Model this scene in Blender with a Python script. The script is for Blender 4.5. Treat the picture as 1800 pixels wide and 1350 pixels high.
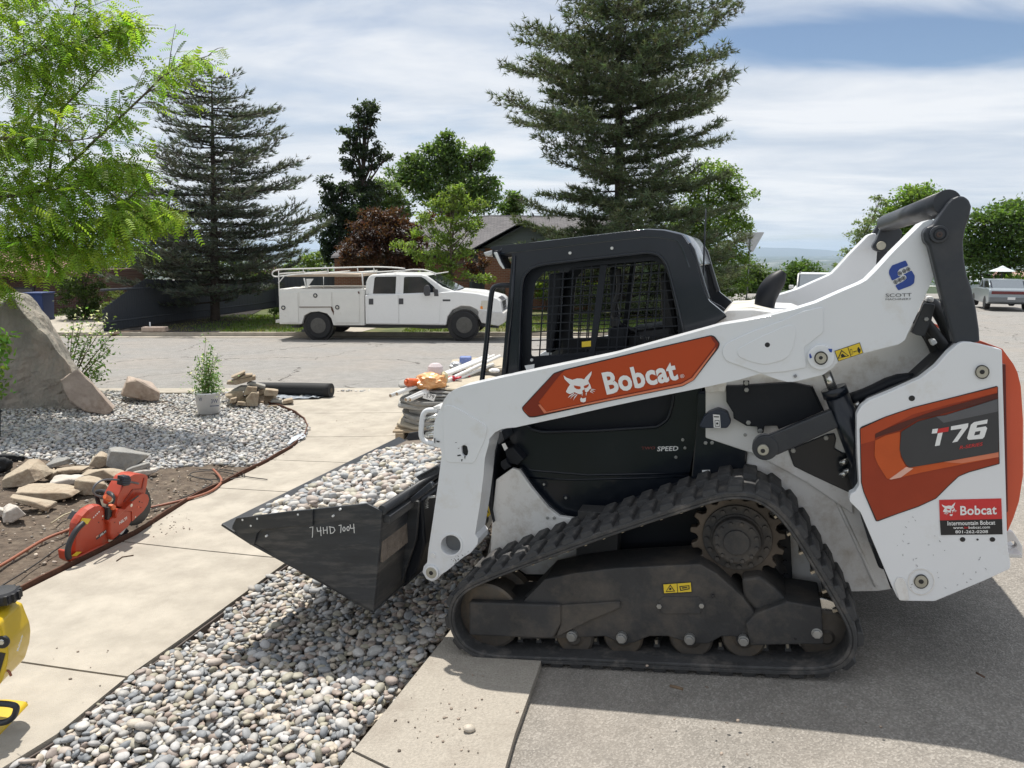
import bpy, bmesh, math, random
import numpy as np
from mathutils import Vector, Matrix, noise
from mathutils.geometry import tessellate_polygon
random.seed(7); RNG = np.random.default_rng(7)
S = bpy.context.scene
for o in list(bpy.data.objects): bpy.data.objects.remove(o)
COL = S.collection
# ------------------------------------------------------------------ camera, sky, sun, exposure
FPX = 1330.0; PITCH = math.radians(10.0); CZ = 1.7
cam = bpy.data.cameras.new('camera'); camo = bpy.data.objects.new('camera', cam); COL.objects.link(camo)
cam.sensor_width = 36; cam.lens = 36 * FPX / 1800; cam.clip_end = 60000; cam.clip_start = .05
camo.location = (0, 0, CZ); camo.rotation_euler = (math.pi / 2 - PITCH, 0, 0)
S.camera = camo
S.view_settings.view_transform = 'Standard'; S.view_settings.look = 'None'
S.view_settings.exposure = 0.2; S.view_settings.gamma = 1; S.view_settings.use_curve_mapping = False
SUND = Vector((-.13, .37, .92)).normalized()
sl = bpy.data.lights.new('sun', 'SUN'); so = bpy.data.objects.new('sun', sl); COL.objects.link(so)
sl.energy = 5.0; sl.angle = math.radians(.53); sl.color = (1, .955, .88)
so.rotation_euler = SUND.to_track_quat('Z', 'Y').to_euler(); so.location = (0, 0, 60)
W = bpy.data.worlds.new('World'); S.world = W; W.use_nodes = True
def world():
    nt = W.node_tree; N = nt.nodes; L = nt.links; N.clear()
    out = N.new('ShaderNodeOutputWorld'); bg = N.new('ShaderNodeBackground'); bg.inputs[1].default_value = .088
    sky = N.new('ShaderNodeTexSky'); sky.sky_type = 'NISHITA'; sky.sun_disc = False
    sky.sun_elevation = math.asin(SUND.z); sky.sun_rotation = math.atan2(SUND.x, SUND.y)
    sky.altitude = 1400; sky.air_density = 1.0; sky.dust_density = 1.2
    tc = N.new('ShaderNodeTexCoord'); sep = N.new('ShaderNodeSeparateXYZ'); L.new(tc.outputs['Generated'], sep.inputs[0])
    def mth(op, a, b=None, c=None):
        m = N.new('ShaderNodeMath'); m.operation = op
        for i, v in enumerate((a, b, c)):
            if v is None: continue
            if isinstance(v, (int, float)): m.inputs[i].default_value = v
            else: L.new(v, m.inputs[i])
        return m.outputs[0]
    zz = mth('ADD', mth('MAXIMUM', sep.outputs[2], 0.0), .09)
    px = mth('DIVIDE', sep.outputs[0], zz); py = mth('DIVIDE', sep.outputs[1], zz)
    cb = N.new('ShaderNodeCombineXYZ'); L.new(px, cb.inputs[0]); L.new(py, cb.inputs[1])
    def nz(scale, detail, rough, loc, sc, dist=0.0):
        mp = N.new('ShaderNodeMapping'); mp.inputs['Location'].default_value = loc; mp.inputs['Scale'].default_value = sc
        mp.inputs['Rotation'].default_value = (0, 0, .25)
        L.new(cb.outputs[0], mp.inputs[0]); t = N.new('ShaderNodeTexNoise'); t.inputs['Scale'].default_value = scale
        t.inputs['Detail'].default_value = detail; t.inputs['Roughness'].default_value = rough; t.inputs['Distortion'].default_value = dist
        L.new(mp.outputs[0], t.inputs[0]); return t.outputs[0]
    n1 = nz(.42, 7, .5, (3.1, 1.7, 0), (.75, 1.05, 1), .5)      # big sheets of thin cloud
    n2 = nz(1.3, 9, .58, (8.3, 4.0, 0), (.7, 1.1, 1), .7)      # streaks
    n3 = nz(.8, 7, .6, (1.3, 9.2, 0), (.7, 1.4, 1), .4)          # grey bellies
    # the one clear gap of the sky, upper right (a real hole in the cloud sheet)
    dx = mth('DIVIDE', mth('SUBTRACT', px, 1.34), .78); dy = mth('DIVIDE', mth('SUBTRACT', py, 2.80), .30)
    d2 = mth('ADD', mth('MULTIPLY', dx, dx), mth('MULTIPLY', dy, dy))
    gap = mth('MULTIPLY', mth('POWER', 2.718, mth('MULTIPLY', d2, -1.0)), .36)
    m = mth('SUBTRACT', mth('ADD', mth('MULTIPLY', n1, .62), mth('MULTIPLY', n2, .38)), gap)
    mr = N.new('ShaderNodeMapRange'); mr.interpolation_type = 'SMOOTHSTEP'
    L.new(m, mr.inputs[0]); mr.inputs[1].default_value = .27; mr.inputs[2].default_value = .52
    mask = mth('MULTIPLY', mr.outputs[0], .95)
    gr = N.new('ShaderNodeValToRGB'); L.new(n3, gr.inputs[0])
    gr.color_ramp.elements[0].position = .34; gr.color_ramp.elements[0].color = (6.2, 6.9, 7.9, 1)
    gr.color_ramp.elements[1].position = .62; gr.color_ramp.elements[1].color = (9.2, 9.4, 9.7, 1)
    mx = N.new('ShaderNodeMixRGB'); L.new(mask, mx.inputs[0]); L.new(sky.outputs[0], mx.inputs[1]); L.new(gr.outputs[0], mx.inputs[2])
    L.new(mx.outputs[0], bg.inputs[0]); L.new(bg.outputs[0], out.inputs[0])
world()
# ------------------------------------------------------------------ projection helpers
cF = Vector((0, math.cos(PITCH), -math.sin(PITCH))); cU = Vector((0, math.sin(PITCH), math.cos(PITCH))); cR = Vector((1, 0, 0))
CAM = Vector((0, 0, CZ))
def ray(px, py): return cF + cR * ((px - 900) / FPX) + cU * ((675 - py) / FPX)
def H(x, y):                                                       # ground height
    D = math.exp(-(max(y - 3, 0) / 8) ** 2)
    yy = min(max(y, -25), 58)
    s = .0385 * (yy - 2.65) if yy < 22 else .745 + .02 * (yy - 22)
    z = 1.7 - 1.693 + .205 * math.tanh((x - .5) / 1.6) * D - s
    if y > 58:
        t = min((y - 58) / 1500, 1); z -= 165 * (t * t * (3 - 2 * t)) ** .8
    return z
def G(px, py):                                                     # photo pixel -> point on the ground
    d = ray(px, py); t0 = .5; t = t0
    while t < 400:
        p = CAM + d * t
        if p.z <= H(p.x, p.y): break
        t0 = t; t *= 1.02
    for _ in range(30):
        m = (t0 + t) / 2; p = CAM + d * m
        if p.z <= H(p.x, p.y): t = m
        else: t0 = m
    p = CAM + d * t; return Vector((p.x, p.y, H(p.x, p.y)))
def atY(px, py, Y): d = ray(px, py); return CAM + d * (Y / d.y)
class PF:                                                          # a frame: U along the thing, W away, V up
    def __init__(s, O, U, Wd):
        s.O = Vector(O); s.U = Vector(U).normalized(); Wd = Vector(Wd)
        s.W = (Wd - s.U * Wd.dot(s.U)).normalized(); s.V = s.U.cross(s.W).normalized()
        if s.V.z < 0: s.V = -s.V
        s.M = Matrix(((s.U.x, s.W.x, s.V.x, s.O.x), (s.U.y, s.W.y, s.V.y, s.O.y), (s.U.z, s.W.z, s.V.z, s.O.z), (0, 0, 0, 1)))
    def uv(s, px, py, w=0.0):
        d = ray(px, py); P0 = s.O + s.W * w; t = (P0 - CAM).dot(s.W) / d.dot(s.W)
        q = CAM + d * t - s.O; return (q.dot(s.U), q.dot(s.V))
    def pt(s, px, py, w=0.0): u, v = s.uv(px, py, w); return Vector((u, w, v))
# ------------------------------------------------------------------ materials
MATS = {}
def M(name, base, rough=.6, metal=0.0, var=.08, scale=12, bump=0.0, bscale=60, coat=0.0, dirt=None, dscale=4, dth=(.5, .7), stretch=(1, 1, 1), trans=0.0, alpha=1.0, attr=False, spec=.5, rvar=0.0):
    if name in MATS: return MATS[name]
    m = bpy.data.materials.new(name); m.use_nodes = True; nt = m.node_tree; N = nt.nodes; L = nt.links
    b = N['Principled BSDF']; tc = N.new('ShaderNodeTexCoord'); mp = N.new('ShaderNodeMapping'); mp.inputs['Scale'].default_value = stretch
    L.new(tc.outputs['Object'], mp.inputs[0])
    t = N.new('ShaderNodeTexNoise'); t.inputs['Scale'].default_value = scale; t.inputs['Detail'].default_value = 8; t.inputs['Roughness'].default_value = .6
    L.new(mp.outputs[0], t.inputs[0])
    hs = N.new('ShaderNodeMixRGB'); hs.blend_type = 'MULTIPLY'; hs.inputs[0].default_value = 1
    mr = N.new('ShaderNodeMapRange'); mr.inputs[1].default_value = .25; mr.inputs[2].default_value = .75
    mr.inputs[3].default_value = 1 - var; mr.inputs[4].default_value = 1 + var; L.new(t.outputs[0], mr.inputs[0])
    hs.inputs[1].default_value = (*base, 1)
    if attr:
        a = N.new('ShaderNodeAttribute'); a.attribute_name = 'Col'; L.new(a.outputs[0], hs.inputs[1])
    L.new(mr.outputs[0], hs.inputs[2]); c = hs.outputs[0]
    if dirt:
        t2 = N.new('ShaderNodeTexNoise'); t2.inputs['Scale'].default_value = dscale; t2.inputs['Detail'].default_value = 10; t2.inputs['Roughness'].default_value = .7
        L.new(mp.outputs[0], t2.inputs[0]); m2 = N.new('ShaderNodeMapRange'); m2.inputs[1].default_value = dth[0]; m2.inputs[2].default_value = dth[1]
        L.new(t2.outputs[0], m2.inputs[0]); mx = N.new('ShaderNodeMixRGB'); L.new(m2.outputs[0], mx.inputs[0]); L.new(c, mx.inputs[1]); mx.inputs[2].default_value = (*dirt, 1); c = mx.outputs[0]
    L.new(c, b.inputs['Base Color']); b.inputs['Roughness'].default_value = rough; b.inputs['Metallic'].default_value = metal
    if rvar:
        m3 = N.new('ShaderNodeMapRange'); L.new(t.outputs[0], m3.inputs[0]); m3.inputs[1].default_value = .3; m3.inputs[2].default_value = .7
        m3.inputs[3].default_value = max(rough - rvar, .02); m3.inputs[4].default_value = min(rough + rvar, 1); L.new(m3.outputs[0], b.inputs['Roughness'])
    b.inputs['Coat Weight'].default_value = coat; b.inputs['Coat Roughness'].default_value = .08; b.inputs['Specular IOR Level'].default_value = spec
    if trans: b.inputs['Transmission Weight'].default_value = trans
    if alpha < 1: b.inputs['Alpha'].default_value = alpha
    if bump:
        t3 = N.new('ShaderNodeTexNoise'); t3.inputs['Scale'].default_value = bscale; t3.inputs['Detail'].default_value = 6; L.new(mp.outputs[0], t3.inputs[0])
        bm = N.new('ShaderNodeBump'); bm.inputs['Strength'].default_value = min(bump, 1); bm.inputs['Distance'].default_value = .01 * max(1, bump); L.new(t3.outputs[0], bm.inputs['Height']); L.new(bm.outputs[0], b.inputs['Normal'])
    MATS[name] = m; return m
def LEAF(name, trans=.45, rough=.5):
    if name in MATS: return MATS[name]
    m = bpy.data.materials.new(name); m.use_nodes = True; nt = m.node_tree; N = nt.nodes; L = nt.links
    out = N['Material Output']; b = N['Principled BSDF']; a = N.new('ShaderNodeAttribute'); a.attribute_name = 'Col'
    L.new(a.outputs[0], b.inputs['Base Color']); b.inputs['Roughness'].default_value = rough; b.inputs['Specular IOR Level'].default_value = .35
    tr = N.new('ShaderNodeBsdfTranslucent'); mul = N.new('ShaderNodeMixRGB'); mul.blend_type = 'MULTIPLY'; mul.inputs[0].default_value = 1
    L.new(a.outputs[0], mul.inputs[1]); mul.inputs[2].default_value = (1.7, 1.75, .75, 1); L.new(mul.outputs[0], tr.inputs[0])
    mx = N.new('ShaderNodeMixShader'); mx.inputs[0].default_value = trans; L.new(b.outputs[0], mx.inputs[1]); L.new(tr.outputs[0], mx.inputs[2]); L.new(mx.outputs[0], out.inputs[0])
    MATS[name] = m; return m
# ------------------------------------------------------------------ object helpers
def link(name, me, mat=None, parent=None, M4=None, smooth=False, bevel=0, seg=2, ang=35):
    o = bpy.data.objects.new(name, me); COL.objects.link(o)
    if mat is not None and not me.materials: me.materials.append(mat)
    if parent is not None: o.parent = parent
    if M4 is not None: o.matrix_local = M4
    if smooth:
        me.polygons.foreach_set('use_smooth', [True] * len(me.polygons))
    if bevel:
        b = o.modifiers.new('bevel', 'BEVEL'); b.width = bevel; b.segments = seg; b.limit_method = 'ANGLE'; b.angle_limit = math.radians(ang); b.harden_normals = False
    return o
def tag(o, label=None, cat=None, group=None, kind=None):
    if label: o['label'] = label
    if cat: o['category'] = cat
    if group: o['group'] = group
    if kind: o['kind'] = kind
    return o
def empty(name, M4=None, loc=None, rz=0):
    o = bpy.data.objects.new(name, None); COL.objects.link(o); o.empty_display_size = .2
    if M4 is not None: o.matrix_world = M4
    if loc is not None: o.location = loc; o.rotation_euler = (0, 0, rz)
    return o
def mesh(name, vs, fs, smooth=False):
    me = bpy.data.meshes.new(name); me.from_pydata([tuple(v) for v in vs], [], fs); me.update()
    if smooth: me.polygons.foreach_set('use_smooth', [True] * len(me.polygons))
    return me
def fix(me):
    bm = bmesh.new(); bm.from_mesh(me); bmesh.ops.recalc_face_normals(bm, faces=bm.faces); bm.to_mesh(me); bm.free(); return me
def prism_mesh(name, loops, w0, w1):
    """loops: list of [(u,v)...] first outer, the rest holes. Extruded along local y from w0 to w1"""
    vs = []; fs = []; n = 0; flat = []
    for lp in loops: flat += lp
    N = len(flat)
    vs = [(u, w0, v) for u, v in flat] + [(u, w1, v) for u, v in flat]
    if len(loops) == 1:
        fs.append(list(range(N))); fs.append(list(range(2 * N - 1, N - 1, -1)))
    else:
        for t in tessellate_polygon([[Vector((u, v, 0)) for u, v in lp] for lp in loops]):
            fs.append(list(t)); fs.append([i + N for i in reversed(t)])
    b = 0
    for lp in loops:
        k = len(lp)
        for i in range(k):
            j = (i + 1) % k; fs.append([b + i, b + j, N + b + j, N + b + i])
        b += k
    return fix(mesh(name, vs, fs))
def rnd(poly, r, n=3):
    """round the corners of a 2-D polygon; r a number or a list per corner"""
    out = []; k = len(poly)
    for i in range(k):
        p = Vector(poly[i]); a = Vector(poly[i - 1]); b = Vector(poly[(i + 1) % k]); rr = r[i] if isinstance(r, (list, tuple)) else r
        da = (a - p); db = (b - p)
        if rr <= 0 or da.length < 1e-6 or db.length < 1e-6: out.append(tuple(p)); continue
        ra = min(rr, da.length * .48); rb = min(rr, db.length * .48)
        s = p + da.normalized() * ra; e = p + db.normalized() * rb
        for q in range(n + 1):
            t = q / n; out.append(tuple(s * (1 - t) ** 2 + p * 2 * t * (1 - t) + e * t * t))
    return out
def plate(F, name, px, w0, w1, mat, parent, bevel=.004, r=0, holes=(), wp=None, seg=2, ang=35, shift=0.0):
    """an outline traced at depth wp (default w0) in the frame, solid from w0 to w1"""
    wp = w0 if wp is None else wp
    lps = [[F.uv(x, y, wp) for x, y in (rnd(px, r) if r else px)]] + [[F.uv(x, y, wp) for x, y in h] for h in holes]
    return link(name, prism_mesh(name, lps, w0 + shift, w1 + shift), mat, parent, None, bevel=bevel, seg=seg, ang=ang)
def circ(cx, cy, r, n=20, ry=None): ry = ry or r; return [(cx + r * math.cos(2 * math.pi * i / n), cy + ry * math.sin(2 * math.pi * i / n)) for i in range(n)]
def lathe(name, prof, n=24, axis='y', c=(0, 0, 0)):
    """prof: [(radius, along)]"""
    vs = []; fs = []
    for r, h in prof:
        for i in range(n):
            a = 2 * math.pi * i / n; x = r * math.cos(a); z = r * math.sin(a)
            vs.append((c[0] + x, c[1] + h, c[2] + z) if axis == 'y' else (c[0] + x, c[1] + z, c[2] + h))
    for k in range(len(prof) - 1):
        for i in range(n):
            j = (i + 1) % n; fs.append([k * n + i, k * n + j, (k + 1) * n + j, (k + 1) * n + i])
    fs.append(list(range(n))); fs.append(list(range(len(vs) - 1, len(vs) - n - 1, -1)))
    return fix(mesh(name, vs, fs))
def disc(F, name, px, py, rpx, w0, w1, mat, parent, n=24, prof=None, bevel=.003, wp=None):
    """a round piece on axis W at photo pixel, radius in pixels"""
    wp = w0 if wp is None else wp
    c = F.uv(px, py, wp); e = F.uv(px, py - rpx, wp); r = math.hypot(c[0] - e[0], c[1] - e[1])
    pr = [(r * a, w0 + (w1 - w0) * b) for a, b in prof] if prof else [(r, w0), (r, w1)]
    o = link(name, lathe(name, pr, n, 'y', (c[0], 0, c[1])), mat, parent, bevel=bevel if not prof else 0)
    return o
def tube_mesh(name, pts, rad, n=10, smooth_path=0, caps=True):
    P = [Vector(p) for p in pts]
    if not isinstance(rad, (list, tuple)): rad = [rad] * len(P)
    rad = list(rad)
    for _ in range(smooth_path):
        Q = [P[0]]; R = [rad[0]]
        for i in range(len(P) - 1):
            Q += [P[i] * .75 + P[i + 1] * .25, P[i] * .25 + P[i + 1] * .75]; R += [rad[i] * .75 + rad[i + 1] * .25, rad[i] * .25 + rad[i + 1] * .75]
        Q.append(P[-1]); R.append(rad[-1]); P = Q; rad = R
    vs = []; fs = []; up = Vector((0, 0, 1)); prev = None
    for i, p in enumerate(P):
        t = (P[min(i + 1, len(P) - 1)] - P[max(i - 1, 0)]).normalized()
        if prev is None:
            a = t.cross(Vector((0, 0, 1)) if abs(t.z) < .9 else Vector((1, 0, 0))).normalized()
        else: a = (prev - t * prev.dot(t)).normalized()
        prev = a; b = t.cross(a)
        for k in range(n):
            an = 2 * math.pi * k / n; vs.append(p + (a * math.cos(an) + b * math.sin(an)) * rad[i])
    for i in range(len(P) - 1):
        for k in range(n):
            j = (k + 1) % n; fs.append([i * n + k, i * n + j, (i + 1) * n + j, (i + 1) * n + k])
    if caps: fs.append(list(range(n))); fs.append(list(range(len(vs) - 1, len(vs) - n - 1, -1)))
    return fix(mesh(name, vs, fs))
def tube(name, pts, rad, mat, parent=None, n=10, sp=0):
    me = tube_mesh(name, pts, rad, n, sp); o = link(name, me, mat, parent)
    for p in me.polygons:
        if len(p.vertices) == 4: p.use_smooth = True
    return o
def box_mesh(name, x0, x1, y0, y1, z0, z1):
    vs = [(x, y, z) for x in (x0, x1) for y in (y0, y1) for z in (z0, z1)]
    return mesh(name, vs, [(0, 1, 3, 2), (4, 6, 7, 5), (0, 4, 5, 1), (2, 3, 7, 6), (0, 2, 6, 4), (1, 5, 7, 3)])
def box(name, x0, x1, y0, y1, z0, z1, mat, parent=None, bevel=.005, M4=None):
    return link(name, box_mesh(name, x0, x1, y0, y1, z0, z1), mat, parent, M4, bevel=bevel)
def text_px(F, name, s, quad, w, mat, parent, bold=.0, depth=.0015, condense=False):
    """text warped onto the photo quad (BL,BR,TR,TL) lying on plane w of the frame"""
    cu = bpy.data.curves.new('t', 'FONT'); cu.body = s; cu.size = 1; cu.offset = bold; cu.resolution_u = 3; cu.space_character = 1.0 + bold * 1.5
    t = bpy.data.objects.new('t', cu); COL.objects.link(t); dg = bpy.context.evaluated_depsgraph_get()
    me = bpy.data.meshes.new_from_object(t.evaluated_get(dg)); bpy.data.objects.remove(t)
    xs = [v.co.x for v in me.vertices]; ys = [v.co.y for v in me.vertices]; x0, x1, y0, y1 = min(xs), max(xs), min(ys), max(ys)
    bl, br, tr, tl = [Vector(q) for q in quad]
    for v in me.vertices:
        a = (v.co.x - x0) / (x1 - x0); b = (v.co.y - y0) / (y1 - y0)
        p = bl * (1 - a) * (1 - b) + br * a * (1 - b) + tr * a * b + tl * (1 - a) * b
        u, vv = F.uv(p.x, p.y, w); v.co = (u, w, vv)
    me.name = name; return link(name, me, mat, parent)
def flat(F, name, px, w, mat, parent, holes=()):
    """flat print: polygon on plane w"""
    return link(name, prism_mesh(name, [[F.uv(x, y, w) for x, y in px]] + [[F.uv(x, y, w) for x, y in h] for h in holes], w, w + .0012), mat, parent)
def crop(x0, y0, s): return lambda *p: [(x0 + p[i] * s, y0 + p[i + 1] * s) for i in range(0, len(p), 2)]
cA = crop(360, 720, .2962); cB = crop(700, 560, .33333); cC = crop(760, 820, .43333); cD = crop(1260, 340, .3111)
cE = crop(1260, 640, .3259); cFc = crop(820, 380, .26667); cH = crop(980, 620, .13333); cI = crop(1490, 670, .2222)
cJ = crop(1480, 340, .2074); cK = crop(1180, 650, .18889); cL = crop(730, 700, .2445); cN = crop(1240, 480, .14815)
# batch builder for things made of thousands of small alike pieces
class Acc:
    def __init__(s): s.V = []; s.Fc = []; s.C = []; s.n = 0
    def add(s, tv, tf, R, T, col):
        """tv (k,3) template, tf (m,q) faces, R (N,3,3), T (N,3), col (N,3)"""
        N = len(T); k = len(tv); v = np.einsum('nij,kj->nki', R, tv) + T[:, None, :]
        s.V.append(v.reshape(-1, 3)); f = tf[None] + (np.arange(N) * k)[:, None, None] + s.n
        s.Fc.append(f.reshape(-1, tf.shape[1])); s.C.append(np.repeat(col, k, axis=0)); s.n += N * k
    def build(s, name, mat, parent=None, smooth=False):
        V = np.concatenate(s.V); C = np.concatenate(s.C); q = s.Fc[0].shape[1]; Fa = np.concatenate(s.Fc)
        me = bpy.data.meshes.new(name); me.vertices.add(len(V)); me.vertices.foreach_set('co', V.astype(np.float32).ravel())
        me.loops.add(Fa.size); me.loops.foreach_set('vertex_index', Fa.astype(np.int32).ravel()); me.polygons.add(len(Fa))
        me.polygons.foreach_set('loop_start', (np.arange(len(Fa)) * q).astype(np.int32))
        if smooth: me.polygons.foreach_set('use_smooth', np.ones(len(Fa), bool))
        me.update(calc_edges=True)
        a = me.color_attributes.new('Col', 'FLOAT_COLOR', 'POINT'); a.data.foreach_set('color', np.concatenate([C, np.ones((len(C), 1))], 1).astype(np.float32).ravel())
        return link(name, me, mat, parent)
def rotz(a):
    c, s_ = np.cos(a), np.sin(a); R = np.zeros((len(a), 3, 3)); R[:, 0, 0] = c; R[:, 0, 1] = -s_; R[:, 1, 0] = s_; R[:, 1, 1] = c; R[:, 2, 2] = 1; return R
def rotx(a):
    c, s_ = np.cos(a), np.sin(a); R = np.zeros((len(a), 3, 3)); R[:, 1, 1] = c; R[:, 1, 2] = -s_; R[:, 2, 1] = s_; R[:, 2, 2] = c; R[:, 0, 0] = 1; return R
def rnd_rot(N): return rotz(RNG.uniform(0, 6.283, N)) @ rotx(RNG.uniform(0, 3.1416, N)) @ rotz(RNG.uniform(0, 6.283, N))
def scl(s3): R = np.zeros((len(s3), 3, 3)); R[:, 0, 0] = s3[:, 0]; R[:, 1, 1] = s3[:, 1]; R[:, 2, 2] = s3[:, 2]; return R
def inside(poly, X, Y):
    r = np.zeros(len(X), bool); n = len(poly)
    for i in range(n):
        x1, y1 = poly[i]; x2, y2 = poly[(i + 1) % n]
        c = ((y1 > Y) != (y2 > Y)) & (X < (x2 - x1) * (Y - y1) / ((y2 - y1) if y2 != y1 else 1e-9) + x1); r ^= c
    return r
# ------------------------------------------------------------------ ground materials
CONC = M('concrete', (.40, .36, .30), .85, var=.17, scale=5, bump=.5, bscale=180, dirt=(.25, .22, .18), dscale=2.6, dth=(.44, .84))
CONC2 = M('aggregate_concrete', (.36, .325, .275), .9, var=.22, scale=90, bump=.8, bscale=130, dirt=(.27, .235, .195), dscale=3, dth=(.5, .75))
def asphalt(name, base, speck, cscale=.35, crackw=.012, tint=(.30, .26, .22), cth=.44):
    m = bpy.data.materials.new(name); m.use_nodes = True; nt = m.node_tree; N = nt.nodes; L = nt.links; b = N['Principled BSDF']
    tc = N.new('ShaderNodeTexCoord'); o = tc.outputs['Object']
    def noi(sc, det=6, r=.6):
        t = N.new('ShaderNodeTexNoise'); t.inputs['Scale'].default_value = sc; t.inputs['Detail'].default_value = det; t.inputs['Roughness'].default_value = r; L.new(o, t.inputs[0]); return t
    v = N.new('ShaderNodeTexVoronoi'); v.inputs['Scale'].default_value = 150; L.new(o, v.inputs[0])
    cr = N.new('ShaderNodeValToRGB'); L.new(v.outputs['Color'], cr.inputs[0]); e = cr.color_ramp.elements
    e[0].position = .0; e[0].color = (*[c * .72 for c in base], 1); e[1].position = .9; e[1].color = (*speck, 1); k = e.new(.55); k.color = (*base, 1)
    n1 = noi(.55); r1 = N.new('ShaderNodeMapRange'); r1.inputs[1].default_value = .42; r1.inputs[2].default_value = .72; r1.inputs[3].default_value = 0; r1.inputs[4].default_value = .5; L.new(n1.outputs[0], r1.inputs[0])
    mx = N.new('ShaderNodeMixRGB'); L.new(r1.outputs[0], mx.inputs[0]); L.new(cr.outputs[0], mx.inputs[1]); mx.inputs[2].default_value = (*tint, 1)
    n2 = noi(5.0, 10, .7); r2 = N.new('ShaderNodeMapRange'); r2.inputs[1].default_value = .3; r2.inputs[2].default_value = .7; r2.inputs[3].default_value = .80; r2.inputs[4].default_value = 1.12; L.new(n2.outputs[0], r2.inputs[0])
    ml = N.new('ShaderNodeMixRGB'); ml.blend_type = 'MULTIPLY'; ml.inputs[0].default_value = 1; L.new(mx.outputs[0], ml.inputs[1]); L.new(r2.outputs[0], ml.inputs[2])
    # cracks
    nd = noi(1.3, 5); va = N.new('ShaderNodeVectorMath'); va.operation = 'MULTIPLY_ADD'; L.new(nd.outputs[1], va.inputs[0]); va.inputs[1].default_value = (.9, .9, 0); L.new(o, va.inputs[2])
    vc = N.new('ShaderNodeTexVoronoi'); vc.feature = 'DISTANCE_TO_EDGE'; vc.inputs['Scale'].default_value = cscale; L.new(va.outputs[0], vc.inputs[0])
    lt = N.new('ShaderNodeMath'); lt.operation = 'LESS_THAN'; L.new(vc.outputs['Distance'], lt.inputs[0]); lt.inputs[1].default_value = crackw * cscale
    nm = noi(.4); gt = N.new('ShaderNodeMath'); gt.operation = 'GREATER_THAN'; L.new(nm.outputs[0], gt.inputs[0]); gt.inputs[1].default_value = cth
    mm = N.new('ShaderNodeMath'); mm.operation = 'MULTIPLY'; L.new(lt.outputs[0], mm.inputs[0]); L.new(gt.outputs[0], mm.inputs[1])
    m3 = N.new('ShaderNodeMixRGB'); L.new(mm.outputs[0], m3.inputs[0]); L.new(ml.outputs[0], m3.inputs[1]); m3.inputs[2].default_value = (.07, .062, .055, 1)
    L.new(m3.outputs[0], b.inputs['Base Color']); b.inputs['Roughness'].default_value = .88
    bm = N.new('ShaderNodeBump'); bm.inputs['Strength'].default_value = .6; bm.inputs['Distance'].default_value = .006; L.new(v.outputs['Distance'], bm.inputs['Height']); L.new(bm.outputs[0], b.inputs['Normal'])
    return m
ASPH = asphalt('street_asphalt', (.245, .235, .222), (.34, .33, .31))
ASPD = asphalt('driveway_asphalt', (.245, .226, .20), (.36, .335, .30), cscale=.12, cth=.70)
SOIL = M('soil', (.090, .066, .047), .95, var=.5, scale=14, bump=2.5, bscale=22, dirt=(.165, .13, .095), dscale=9, dth=(.48, .7))
DUST = M('gravel_bed_soil', (.17, .14, .115), .95, var=.3, scale=20, bump=1.5, bscale=40)
LAWNG = M('lawn_soil', (.075, .095, .03), .95, var=.5, scale=2.2, bump=1.5, bscale=30, dirt=(.16, .145, .065), dscale=.8, dth=(.5, .66))
TERR = M('terrain', (.085, .095, .045), .95, var=.4, scale=.02)
def bisect_grid(bm, x0, x1, y0, y1, res):
    g = lambda: bm.verts[:] + bm.edges[:] + bm.faces[:]
    x = math.ceil(x0 / res) * res
    while x < x1: bmesh.ops.bisect_plane(bm, geom=g(), plane_co=(x, 0, 0), plane_no=(1, 0, 0)); x += res
    y = math.ceil(y0 / res) * res
    while y < y1: bmesh.ops.bisect_plane(bm, geom=g(), plane_co=(0, y, 0), plane_no=(0, 1, 0)); y += res
def sheet(name, poly, off, res, mat, thick=0.0, parent=None, kind='structure', bev=0, nz=0.0):
    poly = [(p[0], p[1]) for p in poly]; bm = bmesh.new(); f = bm.faces.new([bm.verts.new((x, y, 0)) for x, y in poly])
    bmesh.ops.triangulate(bm, faces=[f], ngon_method='EAR_CLIP')
    xs = [p[0] for p in poly]; ys = [p[1] for p in poly]; bisect_grid(bm, min(xs), max(xs), min(ys), max(ys), res)
    bmesh.ops.recalc_face_normals(bm, faces=bm.faces)
    if bm.faces and sum(f.normal.z for f in bm.faces) < 0: bmesh.ops.reverse_faces(bm, faces=bm.faces)
    for v in bm.verts:
        v.co.z = H(v.co.x, v.co.y) + off + (nz * noise.noise(Vector((v.co.x * 3, v.co.y * 3, 0))) if nz else 0)
    if thick:
        ed = [e for e in bm.edges if e.is_boundary]; r = bmesh.ops.extrude_edge_only(bm, edges=ed)
        for v in r['geom']:
            if isinstance(v, bmesh.types.BMVert): v.co.z -= thick
    me = bpy.data.meshes.new(name); bm.to_mesh(me); bm.free()
    o = link(name, me, mat, parent)
    if kind: o['kind'] = kind
    return o
def clip(poly, p, n):
    out = []; k = len(poly)
    for i in range(k):
        a = poly[i]; b = poly[(i + 1) % k]; da = (a[0] - p[0]) * n[0] + (a[1] - p[1]) * n[1]; db = (b[0] - p[0]) * n[0] + (b[1] - p[1]) * n[1]
        if da >= 0: out.append(a)
        if da * db < 0: t = da / (da - db); out.append((a[0] + (b[0] - a[0]) * t, a[1] + (b[1] - a[1]) * t))
    return out
def Gs(*p): return [tuple(G(x, y))[:2] for x, y in p]
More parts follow.
